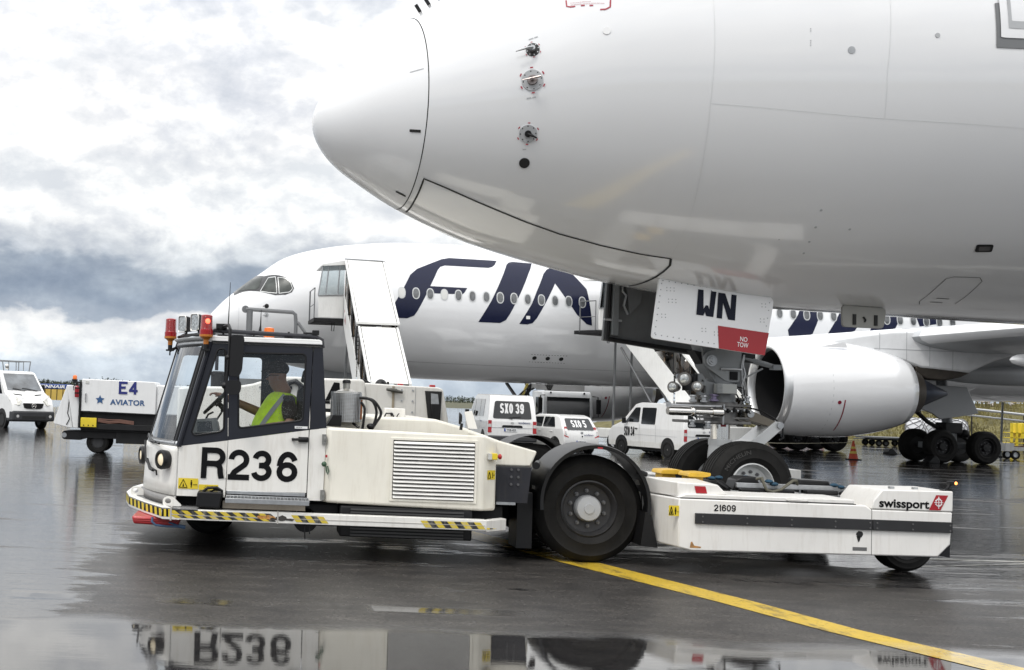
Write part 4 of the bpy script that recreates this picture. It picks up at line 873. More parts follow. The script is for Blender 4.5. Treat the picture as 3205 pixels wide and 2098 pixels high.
    for y in (-.45, .45): wheel_parts(P, (5.85, y, -5.21), .585, .42, .3, LEADG, (0, 1 if y > 0 else -1, 0), 'nose_wheel', 6, 2)
    # tail fin and tailplane, outside the frame
    m = MB(); m.grid([[(p[0], p[1] * 0 + q, z) for p, q in []] for z in ()]) if False else None
    m = MB(); m.prism([(52, 2.6), (60, 11.5), (64.5, 11.5), (64, 3.2)], -.2, .2); m.build('tail_fin', ACW, P, bev=.1)
    m = MB(); m.prism([(57, -2), (64, -9.5), (66, -9.5), (63, -1.5), (63, 1.5), (66, 9.5), (64, 9.5), (57, 2)], 1.6, 1.85, 'z'); m.build('tailplane', ACW, P, bev=.05)
bgp()
# same tail for the near airliner, so it is whole from any side
def fg_rest():
    P = FGP; WG = MATS['wing_grey']
    for sg in (1, -1):
        def sec(y, le, z, c, th): return [(le + x, sg * y, z + q) for x, q in airfoil(c, th)]
        m = MB(); m.grid([sec(*a) for a in ((-2.4, 19.2, -1.75, 14.2, .13), (-10.5, 25.3, -.95, 8.9, .115), (-32, 40, 2.2, 1.6, .1))], closed=True); m.build('wing', WG, P)
        m = MB(); m.cone((31.4, sg * 4.6, -1.8), (31.4, sg * 5.2, -5.4), .22, .2, 16); m.box(30.1, 32.7, sg * 5.2 - .18, sg * 5.2 + .18, -5.72, -5.42); lg = m.build('main_gear_leg', LEADG, P)
        for s in (30.4, 32.4):
            for q in (-.78, .78): wheel_parts(P, (s, sg * 5.2 + q, -5.574), .69, .5, .36, MATS['bogie_dark'], (0, 1 if q > 0 else -1, 0), 'main_wheel', 0, 0)
    m = MB(); m.prism([(52, 2.6), (60, 11.5), (64.5, 11.5), (64, 3.2)], -.2, .2); m.build('tail_fin', ACW, P, bev=.1)
fg_rest()
# ---------------------------------------------------------------- covered passenger stairs
STW = mat('stairs_white', (.79, .79, .77), .42, var=.03, dirt=.35, dirtc=(.42, .40, .36))
STP = mat('stairs_roof_panel', (.80, .795, .76), .5, var=.03, dirt=.75, dirtc=(.50, .47, .42), scale=1.5)
BRG = glass('brown_glass', (.50, .42, .34), 1.2); CLR = glass('canopy_glass', (.72, .76, .77), 1.0)
def stairs(label, loc, rz, sl=.69, pd=2.4):
    """local frame: fuselage at y=0, flight comes down towards -y"""
    P = thing('passenger_stairs', label, 'boarding stairs', loc, rz, 'covered boarding stairs at the parked airliner')
    yr = -pd - .2; k1 = 2.7 / sl; k2 = 2.1 / sl
    def zr(y): return 7.23 + sl * (y - yr)                      # roof height on the flight
    m = MB(); m.box(-1.95, .85, -pd, -.1, 4.80, 4.95); pf = m.build('platform', DARK, P, bev=.01)
    m = MB(); m.box(-1.78, -.77, -pd + .04, -pd + .09, 4.97, 5.86); m.build('parapet', STW, P, bev=.01)
    m = MB(); m.plate([[(-1.80, 5.84), (-.78, 5.90), (-.74, 7.14), (-1.64, 7.06)]], -pd + .04, -pd + .07); pc = m.build('canopy_window', CLR, P)
    for q in ([(-1.80, 5.84), (-.78, 5.90)], [(-.74, 7.14), (-1.64, 7.06)], [(-1.80, 5.84), (-1.64, 7.06)], [(-1.5, 5.87), (-1.4, 7.08)], [(-1.02, 5.88), (-.96, 7.12)]):
        m = MB(); m.tube([(x, -pd + .03, z) for x, z in q], .025, 6); m.build('canopy_bar', STEEL, pc)
    m = MB(); m.prism([(-1.70, 7.08), (-.76, 7.28), (.85, 7.28), (.85, 7.22), (-1.70, 7.02)], -pd - .1, -.3); m.build('canopy_roof', STW, P)
    m = MB(); m.box(.78, .84, -pd, -.2, 4.95, 7.2); m.build('side_wall', STW, P)
    for x in (-1.93,):
        m = MB(); m.tube([(x, -pd + .1, 4.9), (x, -pd + .1, 6.15)], .022, 6); m.tube([(x, -pd + .1, 6.15), (x, -.4, 6.15)], .022, 6); m.tube([(x, -.4, 4.9), (x, -.4, 6.15)], .03, 6); m.tube([(x, -pd + .1, 5.5), (x, -.4, 5.5)], .015, 6); m.build('guard_rail', mat('strut_grey', (.16, .165, .17), .45, .4), P)
    m = MB(); m.tube([(-1.2, -pd + .1, 4.8), (-1.22, -pd + .1, 4.45), (-1.12, -pd + .1, 4.45), (-1.1, -pd + .1, 4.8)], .018, 6); m.build('hose_loop', DARK, P)
    # roof of the flight: two telescoping sections of separate panels
    for (ya, yb, dx, hw, dz, n) in ((yr, yr - k1, 0, .76, 0, 3), (yr - k1 - .05, yr - k1 - k2, 0, .70, -.10, 3)):
        for k in range(n):
            a = ya + (yb - ya) * k / n; b = ya + (yb - ya) * (k + 1) / n + .015
            m = MB(); m.add([(x, y, zr(y) + dz + h) for h in (0, .03) for x, y in ((-hw + .07, a), (hw - .07, a), (hw - .07, b), (-hw + .07, b))], [(0, 1, 2, 3), (4, 7, 6, 5), (0, 4, 5, 1), (1, 5, 6, 2), (2, 6, 7, 3), (3, 7, 4, 0)])
            m.build('roof_panel', STP, P, bev=.006)
        for sx in (-1, 1):
            m = MB(); m.add([(sx * hw + w_, y, zr(y) + dz + h) for h in (-.09, .05) for w_ in (-.04, .04) for y in (ya, yb)], [(0, 1, 3, 2), (4, 6, 7, 5), (0, 4, 5, 1), (2, 3, 7, 6), (0, 2, 6, 4), (1, 5, 7, 3)]); m.build('roof_rail', STW, P, bev=.008)
            # side: white stringer below, glazed above
            x = sx * (hw - .0); lo = lambda y: zr(y) + dz - 2.55; mi = lambda y: zr(y) + dz - 1.35
            m = MB(); m.add([(x + w_, y, f(y)) for w_ in (-.02, .02) for y, f in ((ya, lo), (yb, lo), (yb, mi), (ya, mi))], [(0, 1, 2, 3), (4, 7, 6, 5), (0, 4, 5, 1), (1, 5, 6, 2), (2, 6, 7, 3), (3, 7, 4, 0)]); m.build('side_panel', STW, P, bev=.006)
            for k in range(n):
                a = ya + (yb - ya) * k / n - .02; b = ya + (yb - ya) * (k + 1) / n + .02
                m = MB(); m.add([(x, a, mi(a)), (x, b, mi(b)), (x, b, zr(b) + dz - .08), (x, a, zr(a) + dz - .08)], [(0, 1, 2, 3)]); m.build('side_window', BRG, P, solid=.01)
                m = MB(); m.tube([(x, b, mi(b)), (x, b, zr(b) + dz - .05)], .022, 6); m.build('window_bar', DARK, P)
    m = MB(); m.box(-.8, .8, yr - k1 - .08, yr - k1 + .02, zr(yr - k1) - .02, zr(yr - k1) + .07); m.build('roof_joint', STW, P, bev=.01)
    m = MB(); m.tube([(-.8, yr + .05, 7.33), (.8, yr + .05, 7.30)], .03, 6); m.tube([(.8, yr + .05, 7.3), (.82, yr, 6.95)], .025, 6); m.build('front_bar', STEEL, P)
    for k in range(26):
        t = k / 25; y = -pd - 4.35 / sl * t; z = 4.90 - 4.35 * t
        m = MB(); m.box(-.68, .68, y - .29, y, z - .04, z); m.build('step', mat('step_grey', (.2, .2, .2), .6), P, smooth=0)
    # chassis
    m = MB(); ye = yr - k1 - k2; m.box(-1.0, 1.0, ye + .1, -.6, .55, .95); m.box(-1.05, 1.05, ye - .3, ye + 1.0, .5, 1.25); ch = m.build('chassis', STW, P, bev=.04)
    for y in (ye + .9, -1.6):
        for sx in (-1, 1): wheel_parts(P, (sx * .95, y, .42), .42, .26, .22, STEEL, (sx, 0, 0), 'wheel', 0, 0)
    for sx in (-1, 1):
        m = MB(); m.tube([(sx * .5, -1.0, .9), (sx * .5, -pd + .3, 4.8)], .05, 8); m.build('lift_strut', mat('strut_grey', (.16, .165, .17), .45, .4), P); m = MB(); m.tube([(sx * .5, -3.8 / sl, .9), (sx * .5, -pd, 4.3)], .05, 8); m.build('lift_strut', MATS['strut_grey'], P)
    m = MB(); m.box(-.765, -.75, 0, .01, 0, .01)
    lg = MB(); x = -.785; y0, y1 = yr - .7, yr - .35; ym = (y0 + y1) / 2 + .08; zf = lambda y: zr(y) - 1.9
    lg.add([(x, y0, zf(y0) - .22), (x, y1, zf(y1) - .22), (x, y1 + .16, zf(y1) + .22), (x, y0 + .16, zf(y0) + .22)], [(0, 1, 2, 3)]); lo_ = lg.build('red_logo', SIGRED, P, smooth=0)
    m = MB(); m.tube([(x - .006, ym + .1 * math.cos(k), zf(ym) + .13 * math.sin(k)) for k in [.63 * i for i in range(10)]], .012, 5, closed=True); m.tube([(x - .006, ym - .1, zf(ym)), (x - .006, ym + .1, zf(ym))], .012, 5); m.tube([(x - .006, ym, zf(ym) - .15), (x - .006, ym, zf(ym) + .15)], .012, 5); m.build('globe_mark', WHITEP, lo_)
    return P
stairs('covered white boarding stairs leading up to the door just behind the flight deck', (4.0, 50.35, 0), .055)
stairs('covered white boarding stairs with brown side windows half hidden behind the nose gear', (14.75, 51.2, 0), .55, 1.0, 1.35)
# ================================================================ towbarless tug, authored in world metres round its base point
TUG = thing('aircraft_tug', 'long white towbarless tug numbered R236 cradling the nose wheels', 'tow tractor', (3.2, 15.8, 0), world=True)
def hazard(m, x0, z0, x1, z1, h, y, n, mi_y=0, mi_b=1, lean=-.06, yb=None):
    """diagonal stripes of tape along a bar"""
    yb = y if yb is None else yb
    for k in range(n):
        a, b = k / n, (k + 1) / n; P = lambda t, d: (x0 + (x1 - x0) * t, y + (yb - y) * t, z0 + (z1 - z0) * t + d)
        q = lambda t, up: (P(t, 0)[0] + (lean if up else 0), P(t, 0)[1], P(t, h / 2 if up else -h / 2)[2])
        m.add([q(a, 0), q(b, 0), q(b, 1), q(a, 1)], [(0, 1, 2, 3)], mi_b if k % 2 else mi_y)
def sticker(parent, x0, x1, z0, z1, y, two=True, name='warning_sticker'):
    m = MB(); m.add([(x0, y, z0), (x1, y, z0), (x1, y, z1), (x0, y, z1)], [(0, 1, 2, 3)]); s = m.build(name, YEL, parent, smooth=0)
    w_ = x1 - x0; h = z1 - z0; y2 = y - .003; xm = x0 + w_ * (.5 if two else .5)
    m = MB(); a, b, c = (x0 + w_ * .05, z0 + h * .12), (xm - w_ * .04, z0 + h * .12), ((x0 + xm) / 2, z0 + h * .88)
    for p, q in ((a, b), (b, c), (c, a)): m.tube([(p[0], y2, p[1]), (q[0], y2, q[1])], h * .035, 4)
    m.add([((x0 + xm) / 2 - h * .08, y2, z0 + h * .2), ((x0 + xm) / 2 + h * .1, y2, z0 + h * .2), ((x0 + xm) / 2 + h * .02, y2, z0 + h * .55)], [(0, 1, 2)])
    px = x0 + w_ * .66; m.ball((px, y2, z0 + h * .76), (h * .07, .002, h * .07), 10, 6); m.add([(px - h * .08, y2, z0 + h * .4), (px + h * .08, y2, z0 + h * .4), (px + h * .08, y2, z0 + h * .66), (px - h * .08, y2, z0 + h * .66)], [(0, 1, 2, 3)])
    m.add([(px - h * .05, y2, z0 + h * .14), (px + h * .05, y2, z0 + h * .14), (px + h * .05, y2, z0 + h * .4), (px - h * .05, y2, z0 + h * .4)], [(0, 1, 2, 3)])
    m.tube([(px + h * .18, y2, z0 + h * .42), (x1 - w_ * .05, y2, z0 + h * .42)], h * .03, 4)
    m.build('pictogram', INK, s, smooth=0); return s
def tug():
    T = TUG
    Y0, Y1 = 13.75, 15.22
    # ---- cab: side skins with real window openings
    cab = thing_part('cab', T)
    qw = rpoly([(-.452, 2.345), (-.365, 2.35), (-.352, 1.43), (-.40, 1.398), (-.675, 1.347), (-.715, 1.38)], .04)
    dw = rpoly([(-.215, 2.305), (.555, 2.322), (.545, 1.562), (-.185, 1.447)], .05)
    m = MB(); m.plate([[(-.855, 1.222), (-.54, 2.428), (-.338, 2.424), (-.302, 1.306)], qw[::-1]], Y0, Y0 + .035); m.build('front_side_panel', NAVY, cab, smooth=20)
    m = MB(); m.plate([[(-.861, .66), (-.855, 1.219), (-.301, 1.303), (-.307, .735), (-.31, .66)]], Y0, Y0 + .035); m.build('lower_side_panel', WHITE, cab, smooth=20)
    dr = MB(); dr.plate([[(-.296, 1.309), (-.331, 2.42), (.630, 2.402), (.616, 1.460)], dw[::-1]], Y0 - .006, Y0 + .03); dr = dr.build('door', NAVY, cab, smooth=20)
    m = MB(); m.plate([[(-.299, .735), (-.296, 1.306), (.616, 1.456), (.612, .745)]], Y0 - .006, Y0 + .03); m.build('door_panel', WHITE, dr, smooth=20)
    m = MB(); m.plate([[(.640, 2.402), (.744, 2.405), (.817, 1.488), (.626, 1.460)]], Y0, Y0 + .035); m.build('rear_pillar', NAVY, cab)
    m = MB(); m.plate([[(.626, 1.457), (.817, 1.485), (.80, .66), (.622, .66), (.622, .74)]], Y0, Y0 + .035); m.build('rear_side_panel', WHITE, cab)
    m = MB(); m.box(-.295, .60, Y0 - .01, Y0 + .02, .70, .74); m.build('door_sill', STEEL, dr, bev=.004)
    for lp, nm, pa in ((qw, 'side_window', cab), (dw, 'door_window', dr)):
        c = Vector((sum(p[0] for p in lp) / len(lp), sum(p[1] for p in lp) / len(lp)))
        m = MB(); m.add([(c.x + (p[0] - c.x) * 1.02, Y0 + .012, c.y + (p[1] - c.y) * 1.02) for p in lp], [tuple(range(len(lp)))]); wn = m.build(nm, GLASS, pa, smooth=0)
        m = MB(); m.tube([(p[0], Y0 - .004, p[1]) for p in lp], .011, 6, closed=True); m.build('window_seal', BLACKP, wn)
    m = MB(); m.tube([(.43, Y0 - .045, 1.345), (.60, Y0 - .045, 1.35)], [.016, .018], 8); m.box(.50, .612, Y0 - .05, Y0, 1.318, 1.376); m.box(.425, .455, Y0 - .05, Y0, 1.33, 1.362); m.build('door_handle', BLACKP, dr, bev=.006)
    m = MB(); m.box(.455, .60, Y0 - .009, Y0 - .006, 1.468, 1.496); nb = m.build('name_plate', WHITEP, dr, smooth=0)
    text('plate_lettering', 'OPERATED BY', INK, nb, lambda u, q: (.465 + u, Y0 - .011, 1.475 + q), .075, .013, .01)
    for z in (1.62, .93):
        m = MB(); m.cone((-.313, Y0 - .012, z - .05), (-.313, Y0 - .012, z + .05), .010, n=8); m.build('hinge', NAVY if z > 1.3 else WHITE, dr)
    def sk(x0, z0):                                               # numbers lean with the cab side
        return lambda u, q: (x0 + u + q * .02, Y0 - .010, z0 + q)
    stroke_glyph('fleet_number', 'R', INK, cab, lambda u, q, d: (-.594 + u + q * .015, Y0 - .010 - d, .868 + q), .272, .352, .064)
    for i, (ch, x0, x1) in enumerate((('2', -.288, -.045), ('3', -.02, .215), ('6', .262, .5))):
        stroke_glyph('fleet_number', ch, INK, dr, lambda u, q, d, x0=x0, i=i: (x0 + u + q * .02, Y0 - .010 - d, .862 - .002 * i + q), x1 - x0, .345, .064)
    sticker(cab, -.845, -.62, .742, .862, Y0 - .006)
    m = MB(); m.add([(-.612, Y0 - .005, .737), (-.39, Y0 - .005, .737), (-.39, Y0 - .005, .797), (-.612, Y0 - .005, .797)], [(0, 1, 2, 3)]); ys = m.build('wash_sticker', YEL, cab, smooth=0)
    text('sticker_lettering', 'KORKEAPAINE', INK, ys, lambda u, q: (-.54 + u, Y0 - .008, .774 + q), .13, .010); text('sticker_lettering', 'PESU KIELLETTY', INK, ys, lambda u, q: (-.555 + u, Y0 - .008, .755 + q), .15, .010)
    # ---- front: windscreen and nose curve round to the far side
    def front(t, z):
        """t 0 near corner .. 1 far corner"""
        y = Y0 + (Y1 - Y0) * t
        if z >= 1.222:
            k = (z - 1.222) / 1.206; xb = -.855 - .455 * (1 - (1 - t) ** 2.0); xt = -.54 - .45 * (1 - (1 - t) ** 2.0); return (xb + (xt - xb) * k, y, z)
        k = (1.222 - z) / .56; return (-.857 - (.455 + .02 * k) * (1 - (1 - t) ** 2.0) - .006 * k, y, z)
    ts = [i / 12 for i in range(13)]
    m = MB(); m.grid([[front(t, z) for t in ts] for z in (.66, .8, 1.0, 1.15, 1.215)]); m.build('nose_panel', WHITE, cab, solid=-.03)
    m = MB(); m.grid([[front(t, z) for t in ts[1:-1] + [.985]] for z in (1.27, 1.5, 1.8, 2.1, 2.385)]); ws = m.build('windscreen', WSGLASS, cab)
    m = MB(); lp = [front(t, 1.265) for t in ts[1:-1]] + [front(.985, 1.265)] + [front(.985, 2.39)] + [front(t, 2.39) for t in ts[1:-1][::-1]]; m.tube(lp, .022, 6, closed=True); m.build('windscreen_seal', BLACKP, ws)
    m = MB(); m.grid([[front(t, z) for t in ts] for z in (1.217, 1.27)]); m.build('windscreen_sill', STEEL, cab, solid=-.02)
    m = MB(); m.tube([front(0.0, 1.22), front(0, 1.8), front(0, 2.42)], .032, 8); m.build('front_pillar', NAVY, cab); m = MB(); m.tube([front(.05, 1.24), front(.05, 1.8), front(.05, 2.41)], .024, 8); m.build('windscreen_pillar', BLACKP, cab); m = MB(); m.tube([front(1, 1.22), front(1, 2.42)], .022, 8); m.build('front_pillar', NAVY, cab)
    m = MB(); m.grid([[front(t, z) for t in ts] for z in (2.39, 2.43)]); m.build('header', STEEL, cab, solid=-.02)
    m = MB(); m.grid([[(front(t, 2.43)[0] - .06, front(t, 0)[1], 2.475) for t in ts], [(front(t, 2.43)[0] - .005, front(t, 0)[1], 2.432) for t in ts]]); m.build('sun_visor', mat('visor_grey', (.42, .43, .43), .4, .3), cab, solid=.008)
    m = MB(); m.tube([(-1.33, 15.15, 1.26), (-1.31, 15.0, 1.3), (-1.22, 14.4, 1.24), (-1.10, 14.0, 1.23)], .014, 6); m.tube([(-1.31, 15.0, 1.29), (-1.25, 14.5, 1.235), (-1.15, 14.1, 1.245)], .009, 6); m.build('wiper_arm', BLACKP, cab)
    m = MB(); m.tube([(-1.33, 14.75, 1.23), (-1.29, 14.5, 1.0), (-1.20, 14.25, .93), (-1.13, 14.1, .91), (-1.12, 14.08, .86)], .012, 6); m.tube([(-1.27, 14.45, 1.02), (-1.22, 14.28, .925), (-1.17, 14.18, .91)], .02, 6); m.build('washer_hose', BLACKP, cab)
    for c, ax in (((-1.03, 13.87, 1.055), (-.62, -.45, 0)), ((-1.36, 15.06, 1.035), (-.75, -.25, 0))):
        A = Vector(ax).normalized(); m = MB(); m.lathe(Vector(c) + A * -.06, A, [(0, .085), (.02, .105), (.09, .115), (.115, .105), (.12, .085), (.06, .066)], 28); h = m.build('headlight', BLACKP, cab)
        m = MB(); m.lathe(Vector(c) + A * .035, A, [(0, .068), (.012, .055), (.018, .001)], 24); m.build('lens', mat('headlight_lit', (.6, .56, .45), .1, em=(1, .80, .5), ems=.45), h)
    m = MB(); m.grid([[front(t, .655) for t in ts], [(front(t, .655)[0] - .0, front(t, 0)[1], .55) for t in ts]]); m.build('nose_skirt', mat('skirt_grey', (.30, .29, .28), .4, .3, dirt=.5), cab, solid=-.02)
    m = MB(); m.add([(front(.82, z)[0] - .006 + dx, front(.82, z)[1] + dy, z) for z, dx, dy in ((.80, .02, -.2), (.80, 0, .06), (.95, 0, .06), (.95, .02, -.2))], [(0, 1, 2, 3)]); m.build('front_sticker', WHITEP, cab, smooth=0)
    # ---- roof, far side, back wall, floor
    m = MB(); m.prism([(-.585, 2.405), (.735, 2.405), (.735, 2.475), (.70, 2.49), (-.53, 2.49), (-.585, 2.47)], Y0 - .01, Y1); m.build('roof', mat('roof_white', (.72, .72, .71), .35, coat=.2), cab, bev=.012)
    m = MB(); m.box(-.52, .735, Y0 - .02, Y0 - .008, 2.435, 2.452); m.build('drip_rail', WHITEP, cab); m = MB(); m.box(-.53, .738, Y0 - .022, Y0 - .008, 2.41, 2.434); m.build('roof_seal', BLACKP, cab)
    fw = rpoly([(-.93, 2.30), (.06, 2.30), (.06, 1.30), (-1.18, 1.30)], .05); fw2 = rpoly([(.24, 2.25), (.66, 2.25), (.70, 1.42), (.24, 1.42)], .05)
    m = MB(); m.plate([[(-1.31, .66), (-1.31, 1.22), (-.99, 2.41), (.74, 2.41), (.80, 1.4), (.80, .66)], fw[::-1], fw2[::-1]], Y1 - .03, Y1); m.build('far_wall', NAVY, cab, smooth=20)
    m = MB(); m.box(.70, .735, Y0 + .03, Y1 - .03, .66, 1.62); m.box(.70, .735, Y0 + .03, Y0 + .25, 1.62, 2.41); m.box(.70, .735, Y1 - .25, Y1 - .03, 1.62, 2.41); m.box(.70, .735, Y0 + .25, Y1 - .25, 2.28, 2.41); m.build('back_wall', NAVY, cab)
    m = MB(); m.prism([(-.82, Y0 + .04), (-1.2, 14.7), (-1.22, Y1 - .03), (.72, Y1 - .03), (.72, Y0 + .04)], .665, .72, 'z'); m.build('floor', DARK, cab)
    # ---- inside
    m = MB(); m.prism([(-.92, .72), (-.92, 1.25), (-.75, 1.38), (-.55, 1.28), (-.50, .72)], 14.1, 15.1); m.prism([(-.80, 1.3), (-.55, 1.5), (-.45, 1.5), (-.4, 1.3)], 14.15, 14.9); m.build('dashboard', BLACKP, cab, bev=.02)
    m = MB(); m.plate([[(-.728, 1.522), (-.44, 1.553), (-.41, 1.39), (-.708, 1.362)]], 13.99, 14.05); mo = m.build('monitor', mat('monitor_grey', (.20, .21, .21), .5), cab, bev=.008)
    m = MB(); m.add([(-.665, 13.985, 1.497), (-.505, 13.985, 1.513), (-.485, 13.985, 1.402), (-.665, 13.985, 1.385)], [(0, 1, 2, 3)]); m.build('screen', DGLASS, mo, smooth=0)
    m = MB(); C_ = Vector((-.47, 14.5, 1.74)); ax = Vector((-.72, 0, .70)).normalized(); u = Vector((0, 1, 0)); v = ax.cross(u); ring = [C_ + (u * math.cos(k * math.pi / 12) + v * math.sin(k * math.pi / 12)) * .20 for k in range(24)]
    m.tube(ring, .020, 8, closed=True)
    for k in (2, 10, 18): m.tube([C_ - ax * .03, ring[k]], .012, 6)
    m.cone(C_ - ax * .05, C_ + ax * .015, .05, .045); m.cone(C_ - ax * .05, C_ - ax * .30, .03, .04); m.build('steering_wheel', BLACKP, cab)
    m = MB(); m.tube([(-.6, 14.45, 1.5), (-.56, 14.4, 1.58), (-.5, 14.38, 1.61)], .012, 6); m.tube([(-.46, 14.6, 1.52), (-.4, 14.6, 1.62)], .012); m.ball((-.4, 14.6, 1.63), .022); m.build('control_lever', BLACKP, cab)
    st = MB(); st.box(.02, .50, 14.2, 14.72, 1.16, 1.30); st.prism([(.42, 1.22), (.56, 1.22), (.66, 1.95), (.56, 1.98), (.50, 1.9)], 14.24, 14.68); st.prism([(.53, 2.0), (.62, 2.0), (.64, 2.16), (.56, 2.16)], 14.34, 14.58); st.box(.1, .42, 14.3, 14.62, .72, 1.16); st.build('driver_seat', mat('seat_cloth', (.02, .02, .022), .85), cab, bev=.03)
    # ---- roof gear: rail, brackets, lamps, beacons, aerials, hoop
    m = MB(); m.tube([(-.56, 13.83, 2.50), (-.5, 13.83, 2.555), (-.16, 13.83, 2.545), (.66, 13.83, 2.525), (.735, 13.83, 2.49), (.745, 13.81, 2.40)], .026, 8); m.tube([(-.5, 14.9, 2.55), (.7, 14.9, 2.53)], .022); m.tube([(.66, 13.83, 2.53), (.66, 15.0, 2.54)], .022); m.build('roof_rail', FRAMEGREY, cab)
    for x in (-.40, -.05, .35, .55):
        m = MB(); m.cone((x, 13.83, 2.49), (x, 13.83, 2.57), .013, n=6); m.box(x - .05, x + .05, 13.8, 13.95, 2.485, 2.505); m.build('rail_clamp', DARK, cab)
    m = MB(); m.box(-.485, -.36, 13.78, 13.95, 2.575, 2.635); m.cone((-.44, 13.85, 2.54), (-.44, 13.85, 2.58), .05); m.box(.52, .66, 13.85, 13.98, 2.54, 2.575); m.box(.62, .70, 13.80, 13.9, 2.545, 2.60); m.build('roof_fitting', BLACKP, cab, bev=.006)
    m = MB(); m.tube([(-.36, 14.3, 2.62), (-.352, 14.3, 3.16)], [.008, .003], 6); m.tube([(.02, 14.2, 2.55), (.02, 14.2, 2.58), (.025, 14.2, 2.66), (.026, 14.2, 2.84)], [.025, .02, .008, .003], 8); m.build('aerial', BLACKP, cab)
    m = MB(); m.lathe((.13, 14.3, 2.52), (0, 0, 1), [(0, .065), (.05, .065), (.11, .06), (.12, .03)], 18); m.build('amber_beacon', ORANGE, cab)
    m = MB(); m.tube([(-.115, 15.0, 2.50), (-.115, 15.0, 2.885)], .040, 10); m.tube([(-.165, 15.0, 2.895), (-.10, 15, 2.895), (.10, 15.0, 2.888), (.42, 15.0, 2.878), (.455, 15.0, 2.85), (.465, 15.0, 2.75), (.465, 15, 2.5)], .025, 8); m.tube([(.47, 15.0, 2.76), (.50, 15.0, 2.74), (.59, 15.0, 2.62), (.66, 15.0, 2.55)], .020, 8); m.lathe((-.17, 14.99, 2.895), (0, 1, 0), [(0, .001), (0, .045), (.04, .045), (.04, .001)], 16); m.build('exhaust_hoop', mat('hoop_grey', (.15, .155, .16), .45, .3), cab)
    RB = mat('beacon_red', (.30, .004, .008), .12, coat=.5, var=.15)
    for bx, by, s_, lit in ((-.592, 13.72, 1, 1), (-1.105, 15.2, 1.0, 0)):
        zz = 2.50 if lit else 2.53
        pr = [(0, .075), (.05, .077), (.052, .071)]
        for k in range(13): pr += [(.06 + .0117 * k, .0715 - .0003 * k), (.066 + .0117 * k, .0675 - .0003 * k)]
        pr += [(.215, .066), (.225, .055), (.228, .001)]
        m = MB(); m.lathe((bx, by, zz), (0, 0, 1), pr, 30); b = m.build('red_beacon', RB, cab, smooth=60)
        m = MB(); m.lathe((bx, by, zz - .11), (0, 0, 1), [(0, .03), (.05, .032), (.075, .06), (.085, .078), (.11, .079)], 24); m.build('beacon_base', mat('amber_base', (.48, .16, .015), .3, coat=.4), b)
        m = MB(); m.cone((bx, by, zz - .17), (bx, by, zz - .11), .028); m.tube([(bx, by, zz - .24), (bx, by, zz - .15)], .010, 6); m.box(bx - .05, bx + .05, by - .03, by + .03, zz - .185, zz - .165); m.build('mount', BLACKP, b)
        if lit:
            m = MB(); m.ball((bx + .012, by - .058, zz + .150), (.030, .016, .034), 12, 8); m.build('lamp_flash', mat('flash_red', (1, .1, .05), .3, em=(1, .10, .05), ems=4), b)
            m = MB(); m.tube([(bx, by, zz - .16), (bx + .04, by + .05, zz - .1), (bx + .06, by + .08, zz)], .018, 6); m.build('bracket', BLACKP, b)
        else:
            m = MB(); m.tube([(bx, by, zz - .18), (bx + .08, by, zz - .14), (bx + .13, by - .05, zz), (bx + .2, by - .1, zz + .03)], .02, 6); m.build('bracket', BLACKP, b)
    for bx, by in ((-.93, 14.75), (-.755, 14.28)):
        m = MB(); lp = rrect(-.075, .075, -.095, .095, .03); A = Vector((-.80, -.60, 0)).normalized(); u = Vector((-A.y, A.x, 0)); c = Vector((bx, by, 2.665))
        for d0, d1, k0, k1 in ((0, -.10, 1.08, .92), (-.10, -.14, .92, .7)):
            n_ = len(lp); m.add([c + A * d0 + u * p[0] * k0 + Vector((0, 0, p[1] * k0)) for p in lp] + [c + A * d1 + u * p[0] * k1 + Vector((0, 0, p[1] * k1)) for p in lp], [(i, (i + 1) % n_, n_ + (i + 1) % n_, n_ + i) for i in range(n_)] + ([tuple(range(n_, 2 * n_))] if d1 < -.12 else []))
        wl = m.build('work_light', BLACKP, cab)
        m = MB(); m.add([c + A * .004 + u * p[0] + Vector((0, 0, p[1])) for p in lp], [tuple(range(len(lp)))]); m.build('lens', LAMPW, wl)
        m = MB(); m.tube([c + A * .006 + u * p[0] * 1.05 + Vector((0, 0, p[1] * 1.05)) for p in lp], .008, 6, closed=True); m.build('bezel', CHROME, wl)
        m = MB(); m.tube([c - A * .06 - Vector((0, 0, .08)), c - A * .06 - Vector((0, 0, .17))], .015, 6); m.build('mount', BLACKP, wl)
    m = MB(); m.tube([(-1.0, 15.1, 2.52), (-.9, 14.8, 2.53), (-.62, 13.9, 2.52)], .016, 6); m.tube([(-.95, 14.9, 2.5), (-.8, 14.5, 2.52), (-.7, 14.2, 2.5), (-.5, 13.95, 2.52)], .012, 5); m.build('lamp_bar', BLACKP, cab)
    # ---- mirrors on their arm
    m = MB(); m.tube([(-.40, 13.78, 2.60), (-.335, 13.55, 2.61), (-.315, 13.48, 2.56), (-.315, 13.46, 2.3), (-.335, 13.46, 1.95)], .018, 8); m.ball((-.325, 13.47, 2.24), .034, 12, 8); m.ball((-.35, 13.46, 1.925), .04, 12, 8); m.build('mirror_arm', BLACKP, cab)
    m = MB(); m.plate([rpoly([(-.30, 2.495), (-.165, 2.495), (-.15, 2.45), (-.165, 2.10), (-.20, 2.03), (-.31, 2.03)], .04)], 13.42, 13.52); m.build('main_mirror', BLACKP, cab, bev=.03, seg=3)
    m = MB(); m.plate([rpoly([(-.335, 1.985), (-.175, 1.99), (-.165, 1.90), (-.19, 1.83), (-.30, 1.825), (-.345, 1.86)], .04)], 13.40, 13.52); m.build('wide_mirror', BLACKP, cab, bev=.035, seg=3)
